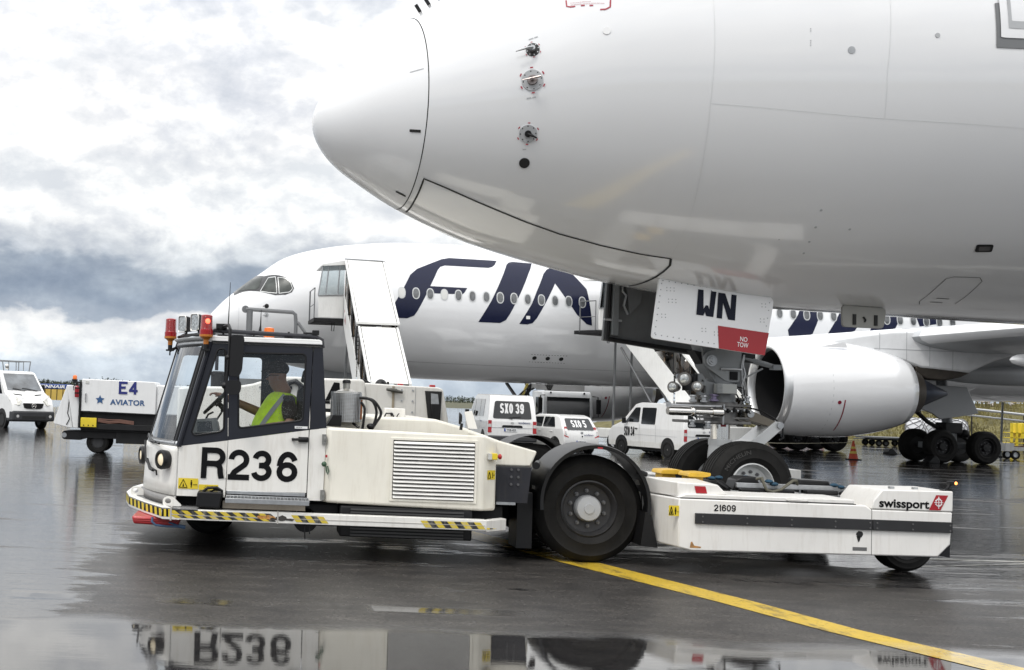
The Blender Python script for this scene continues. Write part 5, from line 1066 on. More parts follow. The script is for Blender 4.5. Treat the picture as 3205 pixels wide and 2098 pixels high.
    # ---- front platform and bumper bars
    bp = MB(); bp.prism([(-.9, 13.5), (-1.0, 13.52), (-1.25, 14.1), (-1.50, 14.8), (-1.60, 15.4), (-1.60, 16.2), (-1.45, 17.2), (-1.2, 18.0), (-.9, 18.1), (-.6, 18.1), (-.6, 13.5)], .515, .54, 'z'); bp.build('platform', mat('platform_grip', (.20, .20, .20), .6, var=.2, bump=.5, bscale=80), T)
    out = [(-.9, 13.5), (-1.0, 13.52), (-1.25, 14.1), (-1.50, 14.8), (-1.60, 15.4), (-1.60, 16.2), (-1.45, 17.2), (-1.2, 18.0), (-.9, 18.1)]
    m = MB(); k = len(out); vs = [(x, y, z) for z in (.415, .55) for x, y in out] + [(x + .10, y, z) for z in (.415, .55) for x, y in out]
    m.add(vs, [(i, i + 1, k + i + 1, k + i) for i in range(k - 1)] + [(2 * k + i, 3 * k + i, 3 * k + i + 1, 2 * k + i + 1) for i in range(k - 1)] + [(k + i, k + i + 1, 3 * k + i + 1, 3 * k + i) for i in range(k - 1)] + [(i, 2 * k + i, 2 * k + i + 1, i + 1) for i in range(k - 1)])
    bm_ = m.build('bumper', WHITE, T, bev=.008)
    m = MB()
    for i, (n_) in enumerate((4, 8, 8, 6)):
        (xa, ya), (xb, yb) = out[i], out[i + 1]
        for q in range(n_):
            a, b = q / n_, (q + 1) / n_; A = Vector((xb - xa, yb - ya, 0)); nn = Vector((A.y, -A.x, 0)).normalized() * -.004
            if nn.x > 0: nn = -nn
            P = lambda t, z: Vector((xa, ya, 0)) + A * t + nn + Vector((0, 0, z))
            m.add([P(a, .445), P(b, .445), P(min(1, b + .04), .528), P(min(1, a + .04), .528)], [(0, 1, 2, 3)], q % 2)
    m.build('hazard_tape', [YEL, INK], bm_, smooth=0)
    sb = MB(); sb.box(-.905, 2.615, 13.5, 13.62, .415, .535); sb.prism([(2.615, 13.5), (2.615, 13.62), (2.86, 13.92), (2.9, 13.80)], .400, .53, 'z'); sb = sb.build('side_bar', WHITE, T, bev=.007)
    m = MB(); m.box(-.9, 2.6, 13.495, 13.4995, .468, .474); m.box(-.91, -.89, 13.49, 13.63, .405, .55); m.box(.285, .30, 13.492, 13.625, .41, .54); m.build('bar_weld', mat('weld_grey', (.45, .43, .40), .5), sb)
    m = MB(); TAPE = [mat('worn_yellow_tape', (.62, .47, .04), .5, dirt=.9, dirtc=(.5, .48, .42), scale=6), mat('worn_black_tape', (.02, .02, .02), .5, dirt=.6, dirtc=(.5, .48, .42), scale=6)]
    for ar in ((-.87, .497, .27, .497, .044, 13.496, 16, 0, 1, -.06), (-.85, .452, .28, .446, .030, 13.496, 16, 0, 1, -.05), (.50, .475, .86, .470, .075, 13.496, 5, 0, 1, -.06), (1.94, .468, 2.61, .470, .075, 13.496, 9, 0, 1, -.06)):
        m = MB(); hazard(m, *ar); m.build('hazard_tape', TAPE, sb, smooth=0)
    m = MB(); hazard(m, 2.63, .467, 2.885, .463, .075, 13.508, 6, lean=-.03, yb=13.79); m.build('hazard_tape', [YEL, INK], sb, smooth=0)
    rs = mat('rust_patch', (.42, .20, .05), .8, var=.6, scale=20, dirt=.8, dirtc=(.6, .55, .45)); m = MB()
    rg = random.Random(3)
    for (cx, cz, w_, h_, mi) in ((.17, .478, .13, .03, 0), (.33, .475, .07, .035, 1), (.42, .46, .06, .02, 1), (.25, .46, .05, .02, 1)):
        p = [(cx + w_ * math.cos(a) * rg.uniform(.6, 1), 13.4945, cz + h_ * math.sin(a) * rg.uniform(.5, 1)) for a in [k * .45 for k in range(14)]]; m.add(p, [tuple(range(14))], mi)
    m.build('rust_stain', [rs, mat('chipped_dark', (.05, .045, .04), .7)], sb, smooth=0)
    for lx, ly in ((-.95, 13.7), (-1.44, 14.95)):
        m = MB(); lp = rpoly([(lx - .06, .545), (lx + .17, .545), (lx + .06, .64), (lx, .655), (lx - .06, .63)], .04); hole = [(lx + .035 * math.cos(a), .60 + .03 * math.sin(a)) for a in [k * .52 for k in range(12)]]
        m.plate([lp, hole[::-1]], ly, ly + .04); m.build('lifting_eye', WHITE, T)
    m = MB(); m.prism([(-1.36, .412), (-1.335, .325), (-.83, .312), (-.80, .412)], 13.75, 14.5); rb = m.build('tow_hitch_box', REDP, T, bev=.02)
    for z in (.39, .37):
        m = MB(); m.box(-1.33, -.84, 13.742, 13.76, z - .01, z); m.build('rib', REDP, rb, bev=.003)
    m = MB(); m.tube([(-1.12, 13.72, .41), (-1.12, 13.7, .36), (-1.08, 13.7, .325), (-.95, 13.7, .315), (-.80, 13.68, .32)], .014, 8); m.tube([(-.82, 13.66, .33), (-.74, 13.66, .315)], .022, 8); m.tube([(-.93, 13.7, .36), (-.86, 13.68, .34), (-.8, 13.67, .325)], .012, 6); m.build('hose', mat('hose_blue', (.05, .10, .19), .5), rb)
    m = MB(); m.prism(rpoly([(-.625, .565), (-.615, .72), (-.60, .735), (-.345, .735), (-.335, .72), (-.36, .555)], .02), 13.5, 13.74); m.build('side_box', BLACKP, T, bev=.015)
    m = MB(); m.tube([(-.55, 13.56, .735), (-.5, 13.53, .775), (-.40, 13.52, .785), (-.34, 13.54, .75), (-.34, 13.56, .68)], .016, 8); m.tube([(-.47, 13.55, .735), (-.42, 13.53, .76), (-.36, 13.53, .755)], .012, 6); m.build('box_cable', BLACKP, T)
    # grating step: bars one by one
    sp = MB(); sp.box(-.30, .635, 13.45, 13.475, .625, .678); sp.box(-.30, .635, 13.715, 13.735, .63, .69); sp = sp.build('step', STEEL, T, bev=.003)
    for k in range(24):
        m = MB(); x = -.29 + k * .04; m.box(x, x + .008, 13.475, 13.715, .655, .685); m.build('step_bar', STEEL, sp, smooth=0)
    m = MB(); m.box(-.33, .6, 13.62, 13.72, .55, .625); m.build('step_bracket', mat('dirty_steel', (.25, .22, .18), .5, .3, dirt=.6), T)
    # ---- underbody
    m = MB(); m.box(-.9, 2.9, 14.0, 17.6, .42, .66); m.box(2.9, 4.4, 14.8, 17.0, .42, .6); m.box(.75, 2.9, 14.1, 17.5, .6, 1.05); m.box(2.9, 4.5, 14.8, 17.0, .6, 1.0); m.box(1.0, 2.5, 13.72, 14.2, .27, .62); m.box(.55, 1.0, 13.9, 14.5, .36, .62); m.box(-.55, .3, 14.3, 15.5, .33, .5); m.build('chassis', DARK, T, bev=.02)
    for k in range(9):
        m = MB(); m.box(1.12, 2.40, 13.70, 13.72, .285 + k * .036, .305 + k * .036); m.build('cooler_fin', mat('fin_grey', (.05, .05, .05), .5), T, smooth=0)
    m = MB(); m.tube([(.62, 13.58, .42), (.60, 13.57, .36), (.605, 13.57, .24)], .006, 5); m.tube([(.66, 13.58, .42), (.655, 13.57, .30)], .006, 5); m.lathe((.62, 13.9, .42), (0, 1, 0), [(0, .001), (0, .14), (.3, .14), (.3, .001)], 20); m.build('drain_hose', BLACKP, T)
    # ---- engine cover with its louvred door
    e = MB()
    plan = [(.80, 14.4), (.79, 13.80), (.84, 13.72), (1.05, 13.70), (2.60, 13.70), (2.78, 13.84), (2.78, 14.4)]
    def topz(x): return 1.495 if x < 2.55 else 1.495 - (x - 2.55) * .39
    def botz(x): return .645 - .018 * (x - .8)
    k = len(plan); e.add([(x, y, botz(x)) for x, y in plan] + [(x, y, topz(x)) for x, y in plan], [tuple(range(k))[::-1], tuple(range(k, 2 * k))] + [(i, (i + 1) % k, k + (i + 1) % k, k + i) for i in range(k)])
    ec = e.build('engine_cover', CREAM, T, bev=.035, seg=3, smooth=50)
    lo = [(1.547, 1.41), (2.535, 1.41), (2.535, .692), (1.547, .692)]; li = [(1.578, 1.382), (2.503, 1.382), (2.503, .72), (1.578, .72)]
    m = MB(); m.plate([lo, li[::-1]], 13.685, 13.70); lf = m.build('louvre_frame', CREAM, ec, bev=.004)
    m = MB(); m.box(1.57, 2.51, 13.697, 13.699, .71, 1.39); m.build('louvre_back', mat('louvre_dark', (.035, .034, .032), .8, spec=.2), lf, smooth=0)
    for i in range(15):
        z = .728 + i * .0437; m = MB(); m.add([(x, y, zz) for x in (1.585, 2.497) for y, zz in ((13.668, z), (13.695, z + .025), (13.695, z + .029), (13.666, z + .006))], [(0, 1, 2, 3), (4, 7, 6, 5), (0, 4, 5, 1), (1, 5, 6, 2), (2, 6, 7, 3), (3, 7, 4, 0)]); m.build('louvre_slat', mat('slat_white', (.80, .79, .76), .4), lf, smooth=0)
    m = MB(); m.add([(2.668, 13.745, 1.265), (2.735, 13.80, 1.265), (2.735, 13.80, 1.20), (2.668, 13.745, 1.20)], [(0, 1, 2, 3)]); m.box(2.66, 2.70, 13.70, 13.78, 1.2, 1.265); es = m.build('stop_box', mat('box_light_grey', (.55, .55, .53), .5), ec)
    m = MB(); m.box(2.70, 2.765, 13.70, 13.80, 1.198, 1.268); m.build('stop_housing', YEL, es, bev=.006); m = MB(); m.lathe((2.765, 13.75, 1.233), (1, 0, 0), [(0, .016), (.02, .016), (.022, .03), (.045, .03), (.055, .015), (.056, .001)], 16); m.build('stop_button', REDP, es)
    def chm(x): return 13.70 + (x - 2.60) * .14 / .18 - .006
    m = MB(); m.add([(2.66, chm(2.66), .968), (2.765, chm(2.765), .968), (2.765, chm(2.765), 1.074), (2.66, chm(2.66), 1.074)], [(0, 1, 2, 3)]); s = m.build('warning_sticker', YEL, ec, smooth=0)
    m = MB(); f = lambda x, z: (x, chm(x) - .004, z)
    for p, q in (((2.668, .985), (2.708, .985)), ((2.708, .985), (2.688, 1.055)), ((2.688, 1.055), (2.668, .985)), ((2.732, .985), (2.732, 1.05)), ((2.742, 1.02), (2.758, 1.02))): m.tube([f(*p), f(*q)], .004, 4)
    m.build('pictogram', INK, s)
    for z in (1.36, .73):
        m = MB(); m.box(.77, .815, 13.70, 13.76, z - .055, z + .055); m.ball((.80, 13.715, z), (.025, .02, .05), 10, 8); m.build('cover_hinge', mat('hinge_grey', (.22, .22, .21), .5, .4), ec)
    m = MB(); m.box(.812, .835, 13.70, 13.71, 1.155, 1.185); m.build('red_marker', SIGRED, ec, smooth=0)
    m = MB(); m.ball((.80, 13.70, 1.08), (.03, .03, .03), 10, 8); m.tube([(.82, 13.69, 1.06), (.83, 13.68, 1.0), (.845, 13.68, .965), (.855, 13.68, 1.0), (.84, 13.69, 1.06)], .008, 6); m.build('coupling', mat('green_coupling', (.04, .09, .05), .5), ec)
    m = MB(); m.prism([(.845, .66), (.845, .72), (1.0, .72), (1.0, .66)], 13.9, 14.3); m.build('bracket', DARK, T)
    # ---- sloping covers behind, near and far half
    sl_ = [(2.62, 1.48), (2.80, 1.415), (3.27, 1.30), (3.20, 1.12), (2.62, 1.12)]
    m = MB(); m.prism(sl_, 13.95, 14.9); m.build('sloping_cover', CREAM, T, bev=.02)
    m = MB(); m.prism([(2.78, 1.115), (3.20, 1.115), (3.16, .70), (2.8, .70)], 13.90, 13.98); dp = m.build('side_plate', FRAMEGREY, T, bev=.006)
    for x in (2.965, 3.045):
        for z in (1.085, 1.0, .915):
            m = MB(); m.cone((x, 13.90, z), (x, 13.882, z), .016, .014, 8); m.build('bolt', mat('bolt_grey', (.12, .12, .125), .4, .5), dp)
    m = MB(); m.box(2.8, 3.02, 13.89, 13.95, .68, .71); m.build('plate_edge', STEEL, dp)
    m = MB(); m.prism([(.87, 1.2), (.87, 1.57), (.92, 1.616), (2.24, 1.612), (2.56, 1.532), (3.45, 1.24), (3.45, 1.05), (.87, 1.05)], 14.95, 17.7); m.build('rear_cover', CREAM, T, bev=.03, seg=3)
    m = MB(); m.box(1.675, 1.935, 15.55, 15.8, 1.6, 1.725); bx = m.build('terminal_box', WHITE, T, bev=.012)
    m = MB(); m.tube([(1.66, 15.52, 1.61), (1.68, 15.5, 1.655), (1.75, 15.5, 1.66), (1.78, 15.52, 1.62)], .01, 6); m.tube([(1.82, 15.53, 1.61), (1.83, 15.52, 1.64), (1.85, 15.53, 1.66)], .006, 6); m.ball((1.755, 15.52, 1.645), .022, 8, 6); m.build('cable', BLACKP, bx)
    # exhaust silencer in a wire guard
    c = (1.115, 14.9); m = MB(); m.lathe((c[0], c[1], 1.505), (0, 0, 1), [(0, .05), (.01, .10), (.04, .155), (.07, .165), (.39, .165), (.40, .15), (.445, .045), (.50, .043), (.505, .05), (.515, .05)], 32); mf = m.build('silencer', mat('silencer_steel', (.40, .39, .36), .35, .7, dirt=.4), T)
    m = MB(); m.lathe((c[0], c[1], 2.01), (0, 0, 1), [(0, .05), (.03, .052), (.05, .04), (.055, .001)], 16); m.build('exhaust_cap', BLACKP, mf)
    m = MB()
    for k in range(44):
        a = 2 * math.pi * k / 44; p = (c[0] + .185 * math.cos(a), c[1] + .185 * math.sin(a)); m.cone((p[0], p[1], 1.545), (p[0], p[1], 1.912), .0042, n=4, cap=False)
    for k in range(22):
        z = 1.547 + k * .0173; m.tube([(c[0] + .187 * math.cos(a), c[1] + .187 * math.sin(a), z) for a in [2 * math.pi * q / 32 for q in range(32)]], .0042, 4, closed=True)
    kind(m.build('wire_guard', STEEL, mf), 'stuff')
    m = MB(); m.box(1.27, 1.30, 14.80, 14.86, 1.55, 1.9); m.build('guard_clip', STEEL, mf); m = MB(); m.tube([(1.295, 14.78, 1.58), (1.298, 14.78, 1.82)], .012, 6); m.build('copper_pipe', mat('copper', (.36, .14, .06), .4, .6), mf)
    for pts in ([(1.27, 14.75, 1.84), (1.34, 14.72, 1.845), (1.43, 14.7, 1.80), (1.475, 14.7, 1.68), (1.455, 14.7, 1.55), (1.41, 14.7, 1.46)], [(1.30, 14.8, 1.84), (1.42, 14.72, 1.825), (1.50, 14.7, 1.74), (1.53, 14.7, 1.65), (1.47, 14.7, 1.54), (1.42, 14.7, 1.46)], [(1.29, 14.75, 1.79), (1.33, 14.72, 1.72), (1.325, 14.7, 1.6), (1.31, 14.7, 1.46)], [(1.2, 14.8, 1.53), (1.27, 14.75, 1.48)]):
        m = MB(); P = [Vector(p) for p in pts]; sm = []
        for i in range(len(P) - 1):
            for q in range(4):
                t = q / 4; p0, p1, p2, p3 = P[max(i - 1, 0)], P[i], P[i + 1], P[min(i + 2, len(P) - 1)]
                sm.append(.5 * (2 * p1 + (p2 - p0) * t + (2 * p0 - 5 * p1 + 4 * p2 - p3) * t * t + (3 * p1 - p0 - 3 * p2 + p3) * t ** 3))
        sm.append(P[-1]); m.tube(sm, .0165, 8); m.build('hydraulic_hose', BLACKP, T)
    m = MB(); m.ball((1.41, 14.7, 1.50), (.05, .05, .04), 12, 8); m.prism([(.87, 1.49), (.95, 1.62), (1.05, 1.62), (1.05, 1.49)], 14.7, 15.0); m.build('hose_gland', BLACKP, T)
    # white mirror plate on the cover
    m = MB(); m.plate([[(2.58, 1.52), (2.53, 1.72), (2.62, 1.735), (2.69, 1.52)]], 14.6, 14.63); mp_ = m.build('lamp_bracket', WHITE, T)
    m = MB(); m.lathe((2.50, 14.58, 1.64), (-1, .15, 0), [(0, .04), (.03, .075), (.04, .07)], 16); m.tube([(2.50, 14.6, 1.58), (2.49, 14.6, 1.5)], .018, 6); m.build('rear_lamp', BLACKP, mp_)
    # ---- drive wheels under wide arched mudguards
    HUB = mat('hub_silver', (.50, .51, .52), .4, .35, var=.05); RIMD = mat('rim_dark', (.035, .035, .037), .45, .2, var=.3, dirt=.3, dirtc=(.1, .09, .08))
    for yc, sg in ((14.48, -1), (17.42, 1)):
        wheel_parts(T, (3.975, yc, .636), .636, .50, .335, RIMD, (0, sg, 0), 'drive_wheel', 10, 5, HUB)
        m = MB(); fy = yc + sg * .44; by_ = yc - sg * .30; A = [(3.985 + .655 * math.cos(R(a)) * 1.0, .72 + .685 * math.sin(R(a))) for a in range(-8, 189, 7)]
        A[0] = (A[0][0] + .0, .62); A[-1] = (A[-1][0], .62)
        Ai = [(3.985 + (x - 3.985) * .925, .72 + (z - .72) * .925) for x, z in A]
        m.grid([[(x, by_, z) for x, z in A], [(x, fy - sg * .05, z) for x, z in A], [(3.985 + (x - 3.985) * .985, fy, .72 + (z - .72) * .985) for x, z in A], [(x, fy - sg * .005, z) for x, z in Ai], [(x, fy - sg * .05, z) for x, z in Ai]]); fd = m.build('mudguard', mat('mudguard_black', (.010, .0105, .012), .42, spec=.35, coat=.08, var=.2), T, smooth=50)
        if sg < 0:
            m = MB(); m.tube([(3.243, 13.88, 1.14), (3.257, 13.92, 1.142), (3.257, 13.921, 1.142), (3.36, 14.3, 1.15)], [.042, .042, .034, .034], 12); m.build('mudguard_stay', BLACKP, fd); m = MB(); m.tube([(4.55, 14.3, 1.09), (4.66, 14.35, 1.06)], .03, 10); m.build('mudguard_stay', BLACKP, fd)
            m = MB(); m.add([(3.325, 14.42, .84), (3.325, 14.25, .84), (3.325, 14.25, .885), (3.325, 14.42, .885)], [(0, 1, 2, 3)]); m.build('maker_plate', WHITEP, fd, smooth=0); m = MB(); m.add([(3.99, 14.034, 1.375), (4.05, 14.034, 1.372), (4.05, 14.034, 1.352), (3.99, 14.034, 1.355)], [(0, 1, 2, 3)]); m.build('red_sticker', SIGRED, fd, smooth=0)
            m = MB(); m.box(3.12, 3.30, 14.25, 14.7, .15, .80); m.build('mud_flap', BLACKP, fd); m = MB(); m.prism([(4.55, .65), (4.62, .62), (4.70, .24), (4.5, .26)], 14.0, 14.7); m.build('mud_flap', BLACKP, fd)
    # small front wheels, mostly hidden
    for yc, sg in ((15.9, -1), (17.3, 1)): wheel_parts(T, (-.55, yc, .36), .36, .30, .2, RIMD, (0, sg, 0), 'front_wheel', 0, 2)
    # ---- lifting bed
    for nm, ya, yb, far in (('near', 13.62, 14.40, 0), ('far', 17.4, 18.2, 1)):
        s = -1 if not far else 1; yo, yi = (ya, yb) if not far else (yb, ya)
        m = MB()
        pr = [(4.50, .845), (4.50, .30), (4.95, .265), (7.72, .295), (7.86, .44), (7.88, .80), (6.97, .80), (6.90, .845)]
        # body tapers inwards at its front corner
        vs = []; k = len(pr)
        for y in (yo, yi): vs += [((4.80 if y == yo else 4.63) if x < 4.6 else x, y, z) for x, z in pr]
        m.add(vs, [tuple(range(k)), tuple(range(k, 2 * k))[::-1]] + [(i, (i + 1) % k, k + (i + 1) % k, k + i) for i in range(k)]); 
        arm = m.build('bed_arm', BED, T, bev=.015)
        yl = yo - s * .03
        m = MB(); m.prism([(4.80, .852), (4.9, .897), (6.79, .897), (6.79, .852)], yl, yi); m.build('lid', BED, arm, bev=.008)
        m = MB(); m.box(4.82, 6.80, yo - s * .012, yo - s * .05, .838, .853); m.build('lid_gap', LINE, arm)
        m = MB(); q = [(4.49, .855), (4.49, 1.03), (5.28, 1.01), (5.40, .9), (4.85, .875)]; vs = []
        for y, dx in ((yo - s * .10, 0), (yi, 0)): vs += [(x, y + (-s * .0), z) for x, z in q]
        m.prism([(4.82, .858), (4.82, 1.02), (5.27, 1.008), (5.385, .90), (4.9, .868)], yo - s * .10, yi, pts2=[(4.64, .858), (4.64, 1.035), (5.27, 1.03), (5.385, .90), (4.9, .868)]); fb = m.build('front_box', BED, arm, bev=.012)
        m = MB(); m.prism([(6.975, .806), (6.99, .90), (7.09, 1.026), (7.885, 1.036), (7.885, .806)], yo, yi); rb = m.build('rear_box', BED, arm, bev=.012)
        if far: continue
        yf = yo - .004
        m = MB(); m.box(4.98, 6.968, yo - .03, yo, .572, .690); m.box(6.974, 7.868, yo - .03, yo, .572, .690); st_ = m.build('rubbing_strip', mat('rubber_strip', (.018, .018, .02), .55, var=.2), arm, bev=.004)
        m2 = MB(); m2.add([(x, y, z) for x, y, z in ()], []) if False else None
        for x in (5.06, 5.56, 6.06, 6.55, 6.94, 7.02, 7.42, 7.84):
            for z in (.655, .595):
                m = MB(); m.cone((x, yo - .03, z), (x, yo - .036, z), .010, .009, 8); m.build('screw', mat('screw_grey', (.10, .10, .10), .5), st_)
        m = MB(); m.box(6.969, 6.973, yo - .003, yo + .02, .29, .80); m.build('body_joint', LINE, arm, smooth=0)
        m = MB(); m.add([(5.005, yo + .092, .985), (5.13, yo + .092, .985), (5.152, yo + .092, .905), (5.025, yo + .092, .905)], [(0, 1, 2, 3)]); m.v = [(x, yo + .094, z) for x, y, z in m.v]; m.build('red_plate', SIGRED, fb, smooth=0)
        stroke_text('serial_number', '21609', INK, arm, lambda u, q, d: (5.195 + u, yf - d, .720 + q), .245, .073, .0125, .006)
        sticker(arm, 4.685, 4.80, .648, .765, yo - .005)
        text('operator_lettering', 'swissport', INK, rb, lambda u, q: (7.052 + u, yf, .800 + q), .565, .125, .03)
        m = MB(); m.add([(7.612, yf, .818), (7.742, yf, .818), (7.828, yf, .988), (7.692, yf, .988)], [(0, 1, 2, 3)]); lg = m.build('operator_logo', SIGRED, rb, smooth=0)
        m = MB(); cx, cz = 7.72, .905
        m.tube([(cx + .032 * math.cos(a), yf - .002, cz + .045 * math.sin(a)) for a in [k * .5236 for k in range(12)]], .0045, 4, closed=True)
        for dx, dz in ((.034, 0), (0, .048)): m.tube([(cx - dx * 1.5, yf - .002, cz - dz * 1.4), (cx + dx * 1.5, yf - .002, cz + dz * 1.4)], .0045, 4)
        m.tube([(cx - .04, yf - .002, cz - .02), (cx, yf - .002, cz - .035), (cx + .04, yf - .002, cz - .02)], .004, 4); m.tube([(cx - .04, yf - .002, cz + .02), (cx, yf - .002, cz + .035), (cx + .04, yf - .002, cz + .02)], .004, 4); m.build('globe_mark', WHITEP, lg)
        m = MB(); m.tube([(6.02, yl - .002, .872), (6.04, yl - .035, .876), (6.24, yl - .035, .873), (6.26, yl - .002, .869)], .008, 6); m.build('lid_handle', BED, arm)
        m = MB(); rg = random.Random(5)
        m.add([(6.835 + .042 * math.cos(a) * rg.uniform(.75, 1.1), yo - .003, .515 + .042 * math.sin(a) * rg.uniform(.75, 1.1)) for a in [k * .45 for k in range(14)]], [tuple(range(14))]); m.add([(6.80, yo - .003, .50), (6.85, yo - .003, .49), (6.835, yo - .003, .44), (6.82, yo - .003, .43)], [(0, 1, 2, 3)]); m.build('torn_hole', LINE, arm, smooth=0)
        m = MB(); m.box(6.76, 6.92, yo - .002, yo + .03, .335, .375); m.build('jack_slot', mat('slot_grey', (.12, .12, .12), .6), arm, smooth=0)
        m = MB(); m.add([(4.93, yo - .003, .30), (5.05, yo - .003, .30), (5.06, yo - .003, .315), (4.98, yo - .003, .325), (4.955, yo - .003, .37), (4.94, yo - .003, .36)], [(0, 1, 2, 3, 4, 5)]); m.build('rust_stain', rs, arm, smooth=0)
        m = MB(); m.prism([(7.74, .31), (7.865, .43), (7.865, .29)], yo + .02, yo + .30); m.build('mud_flap', BLACKP, arm)
        m = MB(); m.box(7.80, 7.88, yo + .05, yo + .13, 1.03, 1.05); m.tube([(7.86, yo + .09, 1.04), (7.90, yo + .09, 1.11)], .018, 8); m.box(7.88, 7.955, yo + .05, yo + .13, 1.10, 1.145); ml = m.build('marker_lamp', BLACKP, rb, bev=.006)
        m = MB(); m.ball((7.945, yo + .05, 1.125), (.016, .012, .018), 10, 8); m.build('bulb', mat('marker_lit', (1, .4, .1), .3, em=(1, .35, .08), ems=3), ml)
        for x in (7.28, 7.55):
            m = MB(); m.box(x, x + .05, yo + .2, yo + .25, 1.03, 1.055); m.build('lug', STEEL, rb)
    m = MB(); m.tube([(7.62, 17.5, 1.04), (7.55, 17.5, 1.13)], .02, 6); m.box(7.47, 7.56, 17.46, 17.54, 1.10, 1.14); m.build('marker_lamp', BLACKP, T)
    m = MB(); m.box(4.4, 4.9, 14.45, 17.4, .3, .85); m.box(7.0, 7.7, 14.45, 17.4, .2, .34); m.build('cross_beam', BED, T, bev=.02)
    m = MB(); m.prism([(4.9, .30), (5.3, .24), (7.0, .24), (7.2, .5), (7.05, .5), (6.9, .29), (5.35, .29), (4.95, .8), (4.9, .8)], 15.0, 17.2); m.build('wheel_cradle', DARK, T)
    m = MB(); m.box(4.55, 5.0, 14.4, 17.4, .93, .99); m.prism([(4.5, .96), (5.0, .96), (5.0, .995), (4.5, .99)], 15.2, 17.3); m.build('bed_deck', mat('deck_dirty', (.34, .34, .33), .5, .2, var=.2, dirt=.6), T)
    for x0, y0 in ((5.0, 15.05), (5.18, 14.62)):
        m = MB(); m.prism(rpoly([(x0 - .0, 1.045), (x0 + .02, 1.095), (x0 + .20, 1.105), (x0 + .28, 1.10), (x0 + .275, 1.06), (x0 + .20, 1.045)], .02), y0 - .2, y0 + .16); pd = m.build('holding_pad', PADY, T, bev=.02, seg=3)
        m = MB(); m.box(x0 + .04, x0 + .21, y0 - .14, y0 + .12, .95, 1.05); m.build('pad_foot', PADY, pd, bev=.01)
    m = MB(); m.box(5.83, 7.16, 14.58, 14.62, .93, .99); rl = m.build('guide_rail', STEEL, T, bev=.004)
    for x in (6.08, 6.6, 7.12):
        m = MB(); m.cone((x, 14.60, .88), (x, 14.60, .99), .010, n=6); m.build('rail_post', STEEL, rl)
    m = MB(); m.prism([(5.82, .89), (5.86, 1.02), (5.93, 1.06), (6.1, 1.06), (6.2, .89)], 14.66, 14.95); m.prism([(6.62, .89), (6.63, 1.05), (6.98, 1.04), (7.05, .89)], 14.66, 15.0); m.box(5.84, 6.5, 14.5, 14.57, .885, .93); m.box(6.62, 7.0, 14.45, 14.57, .885, .94); m.box(7.05, 7.15, 14.5, 14.57, .885, .93); m.build('clamp_block', BLACKP, T, bev=.015)
    m = MB(); P = [Vector(p) for p in ((6.08, 14.6, 1.04), (6.10, 14.5, 1.06), (6.12, 14.48, .98), (6.15, 14.48, .92), (6.22, 14.48, .90), (6.32, 14.48, .93), (6.42, 14.5, 1.0), (6.48, 14.52, 1.04), (6.54, 14.56, 1.04), (6.57, 14.6, .98))]; m.tube(P, .018, 8); m.build('clamp_hose', mat('hose_olive', (.10, .095, .07), .6), T)
    bt = mat('blue_strap', (.02, .06, .10), .9, var=.4, scale=30); rg = random.Random(8); m = MB()
    for cx, cy, cz in ((5.62, 14.8, 1.02), (5.68, 14.8, 1.03), (6.22, 14.55, 1.02), (6.26, 14.55, .99), (7.03, 14.6, 1.0), (7.1, 14.6, .98), (6.05, 14.9, 1.04)):
        m.ball((cx + rg.uniform(-.02, .02), cy, cz), (.05, .05, .025), 10, 6)
    m.build('strap', bt, T)
    m = MB(); m.prism([(5.5, .895), (5.56, 1.0), (5.7, 1.0), (5.82, .91)], 14.7, 15.0); m.tube([(5.6, 14.6, .99), (5.72, 14.58, .91)], .02); m.build('clamp_jaw', DARK, T, bev=.01)
    for yc, sg in ((14.68, -1), (17.3, 1)): wheel_parts(T, (7.90 - .02, yc, .345), .345, .26, .21, RIMD, (0, sg, 0), 'rear_wheel', 6, 3)
def thing_part(name, parent):
    o = bpy.data.objects.new(name, None); COL.objects.link(o); o.parent = parent; return o
tug()
# ================================================================ road vehicles
TAILR = mat('tail_lamp_red', (.38, .012, .015), .2, coat=.6); CLAMP = mat('clear_lamp', (.55, .55, .54), .15, coat=.6); BUMP = mat('bumper_dark', (.030, .031, .034), .55, var=.2); PLATE = mat('plate_white', (.72, .73, .74), .4); PBLUE = mat('plate_blue', (.02, .06, .30), .4)
RIMW = mat('steel_rim_grey', (.30, .29, .27), .45, .4, dirt=.5)
def road_wheel(P, x, y, r, w_, sg, rim=None): return wheel_parts(P, (x, y, r), r, w_, r * .62, rim or RIMW, (sg, 0, 0), 'wheel', 0, 0, rim or RIMW)
def body(P, prof, belt, hw, top, z0, taper, mt, name='body'):
    """prof: side outline (y, z); sides lean in above the belt"""
    m = MB(); f = lambda z: hw - max(0, z - belt) * taper - max(0, .5 - z) * .06
    low = [(y, z) for y, z in prof]
    # split at the belt so every side face stays flat
    L_, U_ = [], []
    n = len(low)
    for i in range(n):
        a, b = low[i], low[(i + 1) % n]
        (L_ if a[1] <= belt else U_).append(a)
        if (a[1] - belt) * (b[1] - belt) < 0:
            t = (belt - a[1]) / (b[1] - a[1]); p = (a[0] + (b[0] - a[0]) * t, belt); L_.append(p); U_.append(p)
        elif a[1] == belt: U_.append(a)
    for pl in (L_, U_):
        k = len(pl); m.add([(-f(z), y, z) for y, z in pl] + [(f(z), y, z) for y, z in pl], [tuple(range(k)), tuple(range(k, 2 * k))[::-1]] + [(i, k + i, k + (i + 1) % k, (i + 1) % k) for i in range(k)])
    ob = m.build(name, mt, P, bev=.05, seg=3); return ob, f
